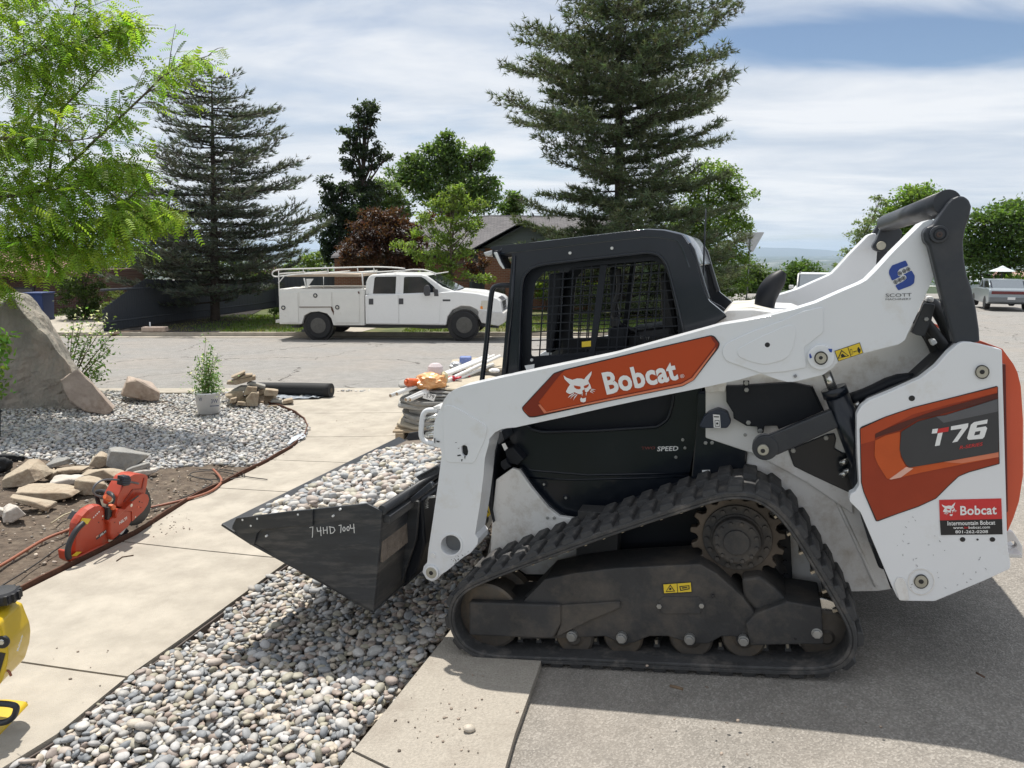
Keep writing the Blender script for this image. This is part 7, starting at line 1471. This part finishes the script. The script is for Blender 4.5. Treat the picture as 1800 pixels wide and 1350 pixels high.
# small firs and junipers left of the pickup
DK = (.038, .058, .032)
blob_tree('conifer_tree', 'slim dark conifer with ragged top rising above the pickup', 'tree', 42, (636, 640, 190), [(648, 188, 16, 14), (655, 206, 10, 12), (628, 200, 12, 12), (640, 214, 20, 12), (610, 228, 14, 7), (625, 238, 16, 10), (648, 236, 14, 9), (618, 262, 20, 14), (640, 270, 20, 10), (612, 290, 16, 14), (632, 300, 20, 13), (664, 262, 10, 13), (676, 276, 12, 10), (656, 288, 16, 9), (640, 325, 26, 14), (618, 335, 22, 16), (650, 345, 24, 16)], 8500, .17, DK, tr_r=.2, clump=.20, bark=BARKD, inner=.2)
blob_tree('conifer_tree', 'dense dark evergreen mass left of the slim conifer', 'tree', 40, (596, 600, 330), [(572, 322, 12, 16), (578, 350, 20, 22), (600, 340, 18, 20), (590, 385, 34, 26), (628, 378, 30, 22), (578, 420, 22, 26), (612, 415, 34, 24), (585, 450, 18, 18), (644, 360, 20, 20)], 9000, .18, (.03, .05, .028), tr_r=.2, clump=.2, bark=BARKD, inner=.2)
GA = (.105, .17, .055)
blob_tree('ash_tree', 'large round green tree behind the dark shingled roof', 'tree', 50, (788, 788, 260), [(783, 248, 14, 16), (770, 270, 24, 18), (800, 262, 22, 18), (758, 300, 26, 20), (800, 300, 34, 24), (838, 280, 24, 20), (850, 270, 16, 12), (725, 285, 22, 16), (704, 305, 22, 18), (728, 320, 28, 20), (770, 335, 36, 24), (820, 330, 36, 22), (856, 325, 20, 18), (845, 355, 36, 20), (795, 365, 36, 20)], 15000, .25, GA, tr_r=.3, clump=.30)
blob_tree('ash_tree', 'small round green tree at the right end of the shingled roof', 'tree', 52, (900, 898, 360), [(900, 348, 15, 12), (912, 362, 12, 10), (890, 366, 18, 12), (905, 375, 14, 10)], 1800, .25, GA, tr_r=.12, clump=.28)
blob_tree('ash_tree', 'pale green tree partly hidden between the slim conifer and the large round tree', 'tree', 48, (690, 690, 330), [(672, 325, 16, 14), (690, 340, 20, 18), (700, 365, 24, 18), (668, 355, 18, 16)], 3200, .22, (.12, .18, .07), tr_r=.12, clump=.3)
blob_tree('plum_tree', 'dark purple brown plum tree in front of the house behind the pickup', 'tree', 30, (680, 680, 400), [(655, 385, 30, 16), (690, 378, 28, 14), (635, 410, 30, 22), (670, 405, 40, 24), (710, 410, 34, 26), (640, 445, 40, 22), (690, 440, 44, 26), (612, 455, 18, 14), (735, 440, 30, 30), (720, 470, 40, 16), (838, 460, 22, 20), (760, 380, 20, 12)], 12000, .13, (.075, .036, .027), tr_r=.14, clump=.18, hue=.2, bark=BARKD)
blob_tree('lilac_tree', 'light green young tree right behind the pickup cab', 'tree', 26, (792, 792, 360), [(806, 328, 20, 10), (796, 342, 26, 14), (770, 360, 22, 14), (812, 362, 24, 14), (842, 362, 14, 12), (755, 385, 26, 14), (800, 390, 30, 16), (832, 392, 20, 16), (745, 410, 24, 12), (780, 418, 32, 18), (712, 432, 24, 8), (735, 446, 26, 12), (770, 450, 34, 16), (812, 440, 22, 18), (826, 408, 12, 12), (760, 480, 34, 12), (840, 490, 18, 10), (800, 480, 24, 14), (856, 492, 10, 6)], 6800, .115, (.17, .24, .06), tr_r=.07, clump=.15, inner=.3)
blob_tree('maple_tree', 'bright green broad tree behind the right side of the pine', 'tree', 37, (1240, 1245, 330), [(1245, 305, 34, 18), (1285, 312, 24, 18), (1215, 325, 30, 18), (1300, 340, 24, 20), (1255, 345, 40, 22), (1215, 365, 36, 22), (1290, 375, 32, 22), (1245, 400, 50, 22), (1305, 400, 16, 14), (1200, 405, 40, 24), (1255, 440, 50, 26), (1290, 460, 30, 26), (1230, 485, 50, 26), (1190, 470, 30, 30), (1285, 500, 30, 22), (1250, 515, 40, 20)], 17000, .17, (.13, .20, .05), tr_r=.2, clump=.24)
blob_tree('young_tree', 'small light tree in front of the hazy valley left of the exhaust stack', 'tree', 60, (1330, 1338, 470), [(1330, 478, 22, 16), (1352, 492, 20, 14), (1320, 505, 22, 16), (1348, 515, 24, 14)], 3200, .3, (.10, .15, .045), tr_r=.12, clump=.35)
blob_tree('round_tree', 'dark round tree below the skyline right of the exhaust stack', 'tree', 70, (1408, 1408, 480), [(1408, 472, 26, 12), (1390, 486, 26, 16), (1425, 486, 26, 16), (1400, 508, 34, 18), (1436, 505, 20, 18)], 5200, .34, (.075, .13, .035), tr_r=.2, clump=.42)
blob_tree('pale_tree', 'wispy pale silvery tree left of the bright green tree by the lift arm tower', 'tree', 45, (1520, 1525, 390), [(1546, 352, 12, 14), (1540, 375, 18, 16), (1520, 400, 18, 14), (1508, 420, 22, 16), (1530, 420, 24, 18), (1500, 445, 22, 14), (1492, 470, 20, 18), (1515, 460, 24, 20), (1478, 495, 24, 16)], 3800, .16, (.16, .21, .11), tr_r=.08, clump=.24, inner=.2)
blob_tree('round_tree', 'bright green dense tree behind the top of the lift arms', 'tree', 48, (1600, 1605, 360), [(1625, 338, 26, 14), (1600, 346, 30, 16), (1580, 362, 26, 16), (1640, 356, 22, 18), (1575, 385, 30, 18), (1610, 380, 40, 22), (1560, 410, 30, 18), (1600, 420, 40, 24), (1560, 445, 30, 24), (1620, 460, 40, 30), (1550, 480, 30, 20), (1640, 420, 30, 30)], 11000, .24, (.13, .21, .045), tr_r=.22, clump=.3)
blob_tree('round_tree', 'dark leafy tree filling the right edge behind the saloon car', 'tree', 50, (1770, 1770, 420), [(1720, 390, 26, 20), (1750, 378, 30, 18), (1788, 372, 30, 20), (1725, 420, 34, 24), (1770, 412, 40, 24), (1815, 400, 40, 30), (1730, 455, 36, 24), (1780, 450, 40, 24), (1725, 485, 30, 12), (1820, 450, 30, 30), (1700, 440, 20, 30), (1850, 400, 50, 60)], 15000, .27, (.075, .13, .033), tr_r=.3, clump=.34)
blob_tree('hedge_shrub', 'low bright green shrub at the far right behind the saloon car', 'shrub', 47, (1795, 1795, 500), [(1795, 496, 24, 14), (1830, 500, 30, 16)], 2000, .2, (.12, .20, .03), tr_r=.05, clump=.3, branches=False)
blob_tree('hedge_shrub', 'dark clipped evergreen hedge beside the fence behind the boulder', 'shrub', 27.5, (150, 150, 500), [(150, 490, 36, 30), (135, 530, 34, 34), (172, 530, 28, 34), (155, 560, 40, 24), (160, 460, 30, 20), (120, 500, 14, 30)], 9000, .09, (.045, .075, .02), tr_r=.08, clump=.13, inner=.5, bark=BARKD)
blob_tree('hedge_shrub', 'yellow green juniper tip showing at the left end of the fence', 'shrub', 26.5, (178, 190, 530), [(206, 520, 14, 10), (190, 545, 12, 16), (175, 562, 10, 14)], 900, .08, (.13, .17, .05), tr_r=.03, clump=.1, branches=False)
blob_tree('dark_shrub', 'dark tangled shrubbery behind the fence beneath the cedar boughs', 'shrub', 37, (330, 330, 470), [(240, 470, 40, 24), (290, 462, 44, 26), (345, 470, 44, 24), (400, 468, 40, 22), (445, 474, 34, 16), (270, 440, 30, 18), (215, 480, 24, 20), (500, 478, 26, 10)], 7500, .16, (.06, .085, .035), tr_r=.08, clump=.22, branches=False)
blob_tree('hedge_shrub', 'pale green shrub between the cedar and the service body', 'shrub', 44, (545, 545, 480), [(548, 455, 20, 12), (530, 470, 26, 16), (565, 470, 18, 14), (545, 490, 34, 12), (585, 500, 20, 12)], 2600, .2, (.14, .20, .06), tr_r=.05, clump=.26)
blob_tree('hedge_shrub', 'small green shrub just behind the rear bumper of the pickup', 'shrub', 27, (482, 482, 548), [(482, 548, 6, 6), (488, 545, 5, 4)], 300, .09, (.11, .17, .05), tr_r=.02, clump=.08, branches=False)
for i, (a_, b_, c_) in enumerate(((960, 500, 'left'), (1030, 505, 'middle'), (1150, 515, 'right'))):
    blob_tree('hedge_shrub', 'green garden shrub seen through the cab guard, %s one of three' % c_, 'shrub', 33, (a_, a_, b_), [(a_, b_, 40, 16), (a_ + 25, b_ + 14, 30, 14), (a_ - 20, b_ + 12, 30, 14)], 2000, .14, (.17, .25, .05), tr_r=.04, clump=.2, branches=False)
for i, x in enumerate(range(1200, 1640, 55)):
    blob_tree('hedge_shrub', 'low green tree of the row edging the slope below the valley, %s from the left' % ordn[i].replace('lowest', 'first'), 'tree', 75 + (i % 3) * 6, (x, x, 505), [(x, 508 + (i * 7) % 9, 34, 16), (x + 26, 516, 28, 14), (x - 14, 524, 26, 16)], 2600, .36, [(.08, .13, .035), (.10, .15, .05), (.065, .11, .035)][i % 3], tr_r=.1, clump=.45, group='low trees edging the slope')
# ------------------------------------------------------------------ honey locust, upper left, with drooping pinnate leaves
def frond():
    V_ = []; F_ = []; n = 6
    for i in range(n):
        t = (i + .6) / n; x = t; z = -.22 * t * t
        for s in (-1, 1):
            b0 = len(V_); l = .19 * (1 - .45 * abs(t - .45)); w = .052; dx = .07
            V_ += [(x - w, 0, z), (x + w, 0, z), (x + dx + w * .5, s * l, z - .05), (x + dx - w * .8, s * l, z - .05)]; F_.append((b0, b0 + 1, b0 + 2, b0 + 3))
    return np.array(V_, float), np.array(F_)
def locust():
    random.seed(3); rg = np.random.default_rng(3); Yt = 10.6; base = Vector((-9.3, Yt, H(-9.3, Yt))); root = empty('locust_tree', loc=base); tag(root, 'bright green honey locust whose feathery branches hang in from the upper left', 'tree')
    A_ = lambda x, y, Y: atY(x, y, Y) - base
    tr = [Vector((0, 0, 0)), Vector((.15, 0, 1.3)), A_(-260, 330, Yt), A_(-180, 60, Yt), A_(-120, -250, Yt)]
    link('trunk', tube_mesh('trunk', tr, [.17, .14, .11, .08, .04], 14, 2), BARK, root, smooth=True)
    limbs = [([A_(-260, 400, Yt), A_(-60, 360, 10.2), A_(82, 332, 9.8), A_(150, 262, 9.7), A_(236, 184, 9.6), A_(300, 120, 9.6), A_(372, 96, 9.6)], [.05, .035, .022, .018, .014, .009, .004]),
             ([A_(82, 332, 9.8), A_(92, 268, 9.8), A_(100, 200, 9.9), A_(140, 160, 9.9), A_(200, 95, 9.8), A_(240, 50, 9.7)], [.02, .017, .013, .011, .007, .003]),
             ([A_(-230, 260, Yt), A_(-60, 130, 10.2), A_(20, 108, 10), A_(80, 80, 9.9), A_(150, 76, 9.8), A_(230, 30, 9.8)], [.05, .03, .02, .014, .01, .004]),
             ([A_(-240, 300, Yt), A_(-80, 300, 10.6), A_(0, 282, 10.4), A_(60, 200, 10.4), A_(110, 110, 10.4), A_(130, 20, 10.4), A_(150, -60, 10.4)], [.05, .035, .025, .018, .012, .008, .004]),
             ([A_(-260, 380, Yt), A_(-80, 430, 9.8), A_(40, 420, 9.4), A_(130, 400, 9.2), A_(220, 370, 9.1), A_(320, 375, 9.1)], [.045, .03, .02, .013, .009, .004]),
             ([A_(-250, 390, Yt), A_(-100, 480, 9.9), A_(0, 470, 9.5), A_(80, 450, 9.4), A_(170, 430, 9.4), A_(240, 420, 9.4)], [.04, .028, .018, .012, .008, .003]),
             ([A_(-180, 60, Yt), A_(-60, 20, 10.3), A_(40, -20, 10.2), A_(120, -60, 10.1), A_(200, -30, 10)], [.04, .03, .02, .012, .004]),
             ([A_(-240, 330, Yt), A_(-60, 250, 9.4), A_(40, 240, 9.2), A_(110, 250, 9.1), A_(180, 240, 9.1)], [.04, .028, .018, .01, .004]),
             ([A_(-60, 360, 10.2), A_(40, 340, 9.5), A_(120, 330, 9.3), A_(190, 320, 9.2), A_(270, 300, 9.2)], [.03, .02, .014, .009, .004])]
    twigs = []; FT = []; FD = []
    def inside_img(p): q = p + base; x, y = vis_px(np.array([q.x]), np.array([q.y]), np.array([q.z])); return x[0], y[0]
    for P, R_ in limbs:
        for j in range(len(P) - 1):
            seg = (P[j + 1] - P[j]); n = max(2, int(seg.length / .085))
            if j == 0: n = n // 2
            for i in range(n):
                q = P[j].lerp(P[j + 1], (i + random.random()) / n); d = seg.normalized(); s = Vector([random.gauss(0, 1) for _ in range(3)]); s = (s - d * s.dot(d)).normalized(); dd = (d * .8 + s * .9 + Vector((.15, 0, .12))).normalized(); ln = random.uniform(.25, .75) * (.55 if j == len(P) - 2 else 1)
                twigs.append(([q, q + dd * ln * .5 + Vector((0, 0, .03)), q + dd * ln], [.006, .004, .002])); m = int(ln / .045)
                for w in range(m):
                    u = (w + random.random()) / m; FT.append(q + dd * ln * u); f = (dd * .5 + Vector((random.gauss(.1, .5), random.gauss(0, .5), random.gauss(-.35, .35)))).normalized(); FD.append(f)
    # masses that fill the lower left of the crown
    for cx, cy, rx, ry, Y, n in ((30, 30, 70, 50, 10.3, 300), (60, 150, 60, 50, 10.0, 300), (40, 240, 60, 40, 9.6, 330), (50, 330, 70, 40, 9.5, 280), (60, 400, 90, 40, 9.3, 430), (150, 380, 70, 32, 9.2, 300), (230, 375, 60, 30, 9.1, 330), (290, 378, 30, 12, 9.1, 100), (170, 432, 60, 26, 9.3, 260), (60, 450, 80, 36, 9.3, 270), (190, 300, 50, 26, 9.4, 200), (235, 300, 28, 18, 9.4, 110), (150, 300, 40, 26, 9.4, 170), (190, 60, 46, 46, 9.9, 260), (222, 42, 24, 26, 9.8, 100), (120, 60, 50, 50, 10, 260), (290, 130, 30, 18, 9.6, 70), (335, 105, 26, 10, 9.6, 60), (215, 215, 30, 14, 9.5, 60), (-40, 500, 50, 20, 9.3, 160), (60, 100, 60, 40, 10.1, 250)):
        for _ in range(n):
            a = random.uniform(0, 6.28); r = random.random() ** .5; FT.append(A_(cx + rx * r * math.cos(a), cy + ry * r * math.sin(a), Y + random.gauss(0, .28))); FD.append(Vector((random.gauss(.45, .5), random.gauss(0, .5), random.gauss(-.45, .35))).normalized())
    for P, R_ in limbs: twigs.append((P, R_))
    merge_tubes('limbs', twigs, BARK, root, 5)
    FT = np.array([tuple(p) for p in FT]); X = np.array([tuple(p) for p in FD]); N = len(FT); Zr = np.tile([0, 0, 1.0], (N, 1)) + rg.normal(0, .3, (N, 3)); Y_ = np.cross(Zr, X); Y_ /= np.linalg.norm(Y_, axis=1, keepdims=True); Z_ = np.cross(X, Y_)
    R = np.stack([X, Y_, Z_], 2) * rg.uniform(.13, .22, (N, 1, 1)); fv, ff = frond(); acc = Acc(); acc.add(fv, ff, R, FT, colvar((.20, .30, .045), N, .28, .09)); acc.build('crown', LEAF('locust_leaf', .5), root)
locust()
# ------------------------------------------------------------------ lawn grass
def grass():
    k = 60000; X = RNG.uniform(-22, 6.5, k); Y = RNG.uniform(YS1 + .72, 30, k); 
    n = np.array([noise.noise(Vector((x * .5, y * .5, 4))) for x, y in zip(X, Y)]); q = ~((X > nd.x - 5) & (X < nd.x + 1.3)) & ~((X > ppx - 1) & (X < ppx + 1.7)) & (RNG.uniform(0, 1, k) < .75 + n); X, Y, n = X[q], Y[q], n[q]; N = len(X)
    tv = np.array([[-.012, 0, 0], [.012, 0, 0], [0, .02, .06]]); tf = np.array([[0, 1, 2]]); acc = Acc(); R = rotz(RNG.uniform(0, 6.28, N)) * RNG.uniform(.6, 1.5, (N, 1, 1))
    C = colvar((.10, .15, .035), N, .25, .1); dry = (n < -.1)[:, None]; C = np.where(dry, C * .4 + np.array([.2, .17, .08]) * .6, C)
    acc.add(tv, tf, R, np.stack([X, Y, Hv(X, Y) + .075], 1), C); tag(acc.build('grass', LEAFM), 'patchy green and straw coloured lawn grass across the street', 'grass', kind='stuff')
grass()
# ------------------------------------------------------------------ wooden fence
FEN = M('weathered_fence', (.055, .062, .075), .85, var=.3, scale=2, stretch=(6, 6, .5), dirt=(.09, .08, .07), dscale=3)
def fence():
    fe = empty('wooden_fence'); tag(fe, 'dark weathered board fence with a sloping left end beneath the cedar', 'fence')
    a = G(183, 588); b = atY(485, 556, 36); b.z = H(b.x, b.y); bd = box_mesh('fence_board', -.066, .066, -.009, .009, 0, 1); bd.materials.append(FEN)
    d = (b - a); L_ = math.hypot(d.x, d.y); n = int(L_ / .14); rz = math.atan2(d.y, d.x)
    fe.location = a
    for i in range(n):
        p = a.lerp(b, (i + .5) / n); p.z = H(p.x, p.y); f = p.dot(cF) - CAM.dot(cF); x, y = vis_px(np.array([p.x]), np.array([p.y]), np.array([p.z])); x = x[0]
        ty = np.interp(x, [183, 240, 262, 300, 360, 430, 485], [545, 504, 490, 492, 493, 491, 489]); top = atY(x, ty, p.y).z
        o = bpy.data.objects.new('fence_board', bd); COL.objects.link(o); o.parent = fe; o.location = (p.x - a.x, p.y - a.y + (i % 2) * .004, p.z - a.z); o.rotation_euler = (0, 0, rz + random.uniform(-.02, .02)); o.scale = (1, 1, top - p.z + random.uniform(-.015, .015))
    for k in (.35, 1.3):
        tube('fence_rail', [Vector((0, .05, k)), Vector((d.x, d.y + .05, d.z + k))], .04, FEN, fe, n=4)
    return a, b
fa, fb = fence()
box('fence', 0, 10, 0, .04, 0, 1.75, FEN).location = (fb.x, fb.y, fb.z); o = bpy.data.objects['fence']; o.name = 'wooden_fence'; tag(o, 'far dark stretch of fence seen behind the pickup rack', 'fence')
edge_p = [G(183, 588), G(480, 566)]
o = link('landscape_timber', tube_mesh('t', [G(195, 590) + Vector((0, 0, .06)) - G(195, 590), G(300, 586) + Vector((0, 0, .06)) - G(195, 590)], .07, 4), M('timber', (.14, .10, .07), .9)); o.location = G(195, 590); tag(o, 'brown landscape timber along the foot of the fence', 'timber')
o = box('kerb_stone', -.35, .35, -.12, .12, 0, .14, ROCKP, bevel=.02); o.location = G(247, 593); o.location.z = H(o.location.x, o.location.y) + .07; o.location.y += .9; tag(o, 'short tan block on the lawn edge before the fence', 'stone')
o = tube('marker_stake', [Vector(), Vector((0, 0, .34))], .02, LET); o.location = G(265, 586); tag(o, 'short white marker stake on the lawn before the fence', 'stake')
mulch = [tuple(fa + Vector((0, -.1, 0)))[:2], tuple(fb)[:2], (fb.x, fb.y - 1.8), (fa.x + 3.5, fa.y - .3)]
sheet('mulch_bed', mulch, .10, 1, M('mulch', (.022, .018, .016), .95, var=.4, scale=15, bump=2))
# ------------------------------------------------------------------ house behind the pickup
BRK = bpy.data.materials.new('brick'); BRK.use_nodes = True
def brick_mat(m, c1, c2, mo):
    nt = m.node_tree; N = nt.nodes; L = nt.links; b = N['Principled BSDF']; tc = N.new('ShaderNodeTexCoord'); mp = N.new('ShaderNodeMapping'); mp.inputs['Rotation'].default_value = (math.pi / 2, 0, 0); L.new(tc.outputs['Object'], mp.inputs[0])
    t = N.new('ShaderNodeTexBrick'); t.inputs['Color1'].default_value = (*c1, 1); t.inputs['Color2'].default_value = (*c2, 1); t.inputs['Mortar'].default_value = (*mo, 1); t.inputs['Scale'].default_value = 1; t.inputs['Brick Width'].default_value = .22; t.inputs['Row Height'].default_value = .075; t.inputs['Mortar Size'].default_value = .008; L.new(mp.outputs[0], t.inputs[0]); L.new(t.outputs[0], b.inputs['Base Color']); b.inputs['Roughness'].default_value = .9
brick_mat(BRK, (.30, .12, .07), (.24, .09, .055), (.30, .25, .2)); BRK2 = bpy.data.materials.new('dark_brick'); BRK2.use_nodes = True; brick_mat(BRK2, (.10, .045, .035), (.07, .03, .026), (.12, .10, .09))
def shingle(name, c, c2):
    m = bpy.data.materials.new(name); m.use_nodes = True; nt = m.node_tree; N = nt.nodes; L = nt.links; b = N['Principled BSDF']; tc = N.new('ShaderNodeTexCoord'); t = N.new('ShaderNodeTexBrick'); t.inputs['Color1'].default_value = (*c, 1); t.inputs['Color2'].default_value = (*c2, 1); t.inputs['Mortar'].default_value = (*[v * .6 for v in c], 1)
    t.inputs['Scale'].default_value = 1; t.inputs['Brick Width'].default_value = .3; t.inputs['Row Height'].default_value = .14; t.inputs['Mortar Size'].default_value = .012; L.new(tc.outputs['Object'], t.inputs[0]); L.new(t.outputs[0], b.inputs['Base Color']); b.inputs['Roughness'].default_value = .92; return m
SHG = shingle('shingles', (.105, .10, .105), (.15, .142, .145)); SID = M('grey_siding', (.16, .185, .20), .6, var=.05); TRIM = M('dark_trim', (.035, .038, .045), .6); DOORG = M('slate_door', (.06, .075, .085), .5)
YH = 34.0; HF = PF(Vector((0, YH, 0)), Vector((1, 0, 0)), Vector((0, 1, 0)))
hs = empty('brick_house', loc=(atY(800, 500, YH).x, YH, H(0, YH))); tag(hs, 'low brick house with a grey gable and dark shingle roof behind the pickup', 'house')
def hp(name, px, w0, w1, mat, bevel=0, wp=None):
    o = plate(HF, name, px, w0, w1, mat, None, bevel=bevel, wp=wp); me = o.data
    for v in me.vertices: v.co = v.co + Vector((0, YH, 0)) - hs.location
    o.parent = hs; return o
hp('brick_wall', [(588, 590), (588, 452), (840, 452), (840, 590)], 1.6, 9, BRK); hp('brick_wall', [(852, 590), (852, 436), (1090, 436), (1090, 590)], .0, 9, BRK)
hp('porch_wall', [(825, 590), (825, 438), (852, 438), (852, 590)], 1.0, 9, DOORG)
gp_ = hp('gable', [(838, 435), (923, 392), (1010, 435)], .0, .2, SID)
import itertools
for i in range(6):
    y0 = 435 - i * 7.2; xl_ = 838 + (435 - y0) * 1.98; xr_ = 1010 - (435 - y0) * 2.02; hp('siding_board', [(xl_ + 3, y0), (xr_ - 3, y0), (xr_ - 14, y0 - 6.6), (xl_ + 14, y0 - 6.6)], -.02 - .006, .0, SID)
for px in ([(830, 437), (836, 441), (924, 396), (923, 386)], [(923, 386), (922, 396), (1012, 441), (1020, 437)]): hp('barge_board', px, -.5, -.42, TRIM)
for px in ([(590, 455), (590, 450), (834, 447), (834, 453)],): hp('fascia', px, 1.1, 1.2, TRIM)
hp('fascia', [(836, 442), (836, 436), (852, 436), (852, 442)], -.4, 0, TRIM)
def roof(name, pts, mat, par=hs, th=.12):
    P3 = [Vector(p) - hs.location for p in pts]; n = (P3[1] - P3[0]).cross(P3[2] - P3[0]).normalized(); n = n if n.z > 0 else -n
    vs = [tuple(p) for p in P3] + [tuple(p - n * th) for p in P3]; k = len(P3); fs = [tuple(range(k)), tuple(range(2 * k - 1, k - 1, -1))] + [(i, (i + 1) % k, k + (i + 1) % k, k + i) for i in range(k)]
    # flat local frame so that the shingle courses follow the slope
    o = link(name, fix(mesh(name, vs, fs)), mat, par); return o
rid = YH + 5.2
roof('roof', [atY(582, 450, YH + 1.0), atY(836, 436, YH + .6), atY(836, 436, YH + .6) + Vector((8.5, 0, 0)), atY(1080, 380, rid), atY(860, 378, rid), atY(640, 398, rid)], SHG)
roof('roof', [atY(582, 450, YH + 1.0), atY(640, 398, rid), atY(640, 398, rid) + Vector((0, 5, -2.4)), atY(582, 450, YH + 1.0) + Vector((0, 9, 0))], SHG)
rg_ = atY(923, 388, YH - .5); rl = atY(832, 438, YH - .5); rr_ = atY(1016, 438, YH - .5)
roof('roof', [rl, rg_, rg_ + Vector((0, 4.5, 0)), rl + Vector((0, 4.5, 0))], SHG); roof('roof', [rg_, rr_, rr_ + Vector((0, 4.5, 0)), rg_ + Vector((0, 4.5, 0))], SHG)
wn = hp('window', [(640, 525), (640, 470), (700, 470), (700, 525)], 1.55, 1.6, TRIM); hp('door', [(830, 560), (830, 470), (847, 470), (847, 560)], .93, 1.0, TRIM)
wn = hp('window', [(870, 540), (870, 500), (888, 500), (888, 540)], -.04, 0, GLS)
# left house behind the boulder
h2 = empty('brick_house', loc=(atY(60, 560, 31).x, 31, H(-20, 31))); tag(h2, 'dark brick house with a faded red roof half hidden under the locust branches', 'house')
H2 = PF(h2.location, Vector((1, 0, 0)), Vector((0, 1, 0)))
plate(H2, 'brick_wall', [(-330, 600), (-330, 476), (150, 476), (150, 600)], 0, 5, BRK2, h2, bevel=0); plate(H2, 'window', [(20, 545), (20, 505), (60, 505), (60, 545)], -.06, .0, TRIM, h2); plate(H2, 'window_pane', [(23, 542), (23, 508), (57, 508), (57, 542)], -.08, -.06, GLS, h2, bevel=0)
def roof2(par, F_, px_lo, px_hi, mat, dep=4.0):
    a, b = [F_.pt(*p, -.6) for p in px_lo]; c, d = [F_.pt(*p, dep) for p in px_hi]; vs = [a, b, c, d] + [q - Vector((0, 0, .14)) for q in (a, b, c, d)]
    link('roof', fix(mesh('roof', vs, [(0, 1, 2, 3), (7, 6, 5, 4), (0, 1, 5, 4), (1, 2, 6, 5), (2, 3, 7, 6), (3, 0, 4, 7)])), mat, par)
roof2(h2, H2, [(-340, 480), (158, 480)], [(100, 440), (-340, 440)], shingle('red_shingles', (.24, .13, .11), (.30, .17, .14)))
# pale house behind the fence
h3 = empty('pale_house', loc=(atY(450, 560, 46).x, 46, H(-15, 46))); tag(h3, 'pale blue grey sided house just visible over the fence behind the cedar', 'house')
H3 = PF(h3.location, Vector((1, 0, 0)), Vector((0, 1, 0))); PSI = M('pale_siding', (.42, .47, .50), .6, var=.05)
plate(H3, 'wall', [(425, 560), (425, 474), (500, 474), (500, 560)], 0, 5, PSI, h3, bevel=0); roof2(h3, H3, [(420, 477), (506, 477)], [(500, 468), (440, 468)], M('maroon_roof', (.12, .035, .035), .8))
for y in range(478, 560, 8): plate(H3, 'siding_board', [(426, y), (499, y), (499, y + 7), (426, y + 7)], -.03, 0, PSI, h3, bevel=0)
# house roof and patio umbrella far right
h4 = empty('far_house', loc=(atY(1765, 520, 56).x, 56, H(20, 56))); tag(h4, 'low house with a faded pink roof behind the saloon car', 'house'); H4 = PF(h4.location, Vector((1, 0, 0)), Vector((0, 1, 0)))
plate(H4, 'wall', [(1735, 540), (1735, 496), (1830, 496), (1830, 540)], 0, 6, PSI, h4, bevel=0); roof2(h4, H4, [(1728, 497), (1840, 497)], [(1810, 476), (1752, 476)], M('pink_roof', (.42, .26, .22), .8), 1.5)
ub = empty('patio_umbrella', loc=(atY(1759, 500, 46).x, 46, H(20, 46))); tag(ub, 'pale tiered patio umbrella standing before the trees above the saloon car', 'umbrella'); zc = atY(1759, 477, 46).z - ub.location.z
link('canopy', lathe('canopy', [(.7, 0), (.45, .12), (.2, .22), (.24, .22), (.02, .34)], 10, 'z', (0, 0, zc)), M('pale_canvas', (.55, .60, .62), .8), ub); tube('pole', [Vector(), Vector((0, 0, zc + .3))], .025, GREYM, ub)
# ------------------------------------------------------------------ haze over the valley
def haze():
    o = box('haze', -33000, 33000, -60, 33500, -215, 330, None, None, 0); m = bpy.data.materials.new('haze'); m.use_nodes = True; nt = m.node_tree; nt.nodes.remove(nt.nodes['Principled BSDF']); v = nt.nodes.new('ShaderNodeVolumePrincipled'); v.inputs['Color'].default_value = (.62, .80, 1, 1); v.inputs['Density'].default_value = HAZE; v.inputs['Anisotropy'].default_value = .2
    nt.links.new(v.outputs[0], nt.nodes['Material Output'].inputs['Volume']); o.data.materials.append(m); o['kind'] = 'stuff'; o['label'] = 'pale blue haze over the valley'
HAZE = .00004
haze()
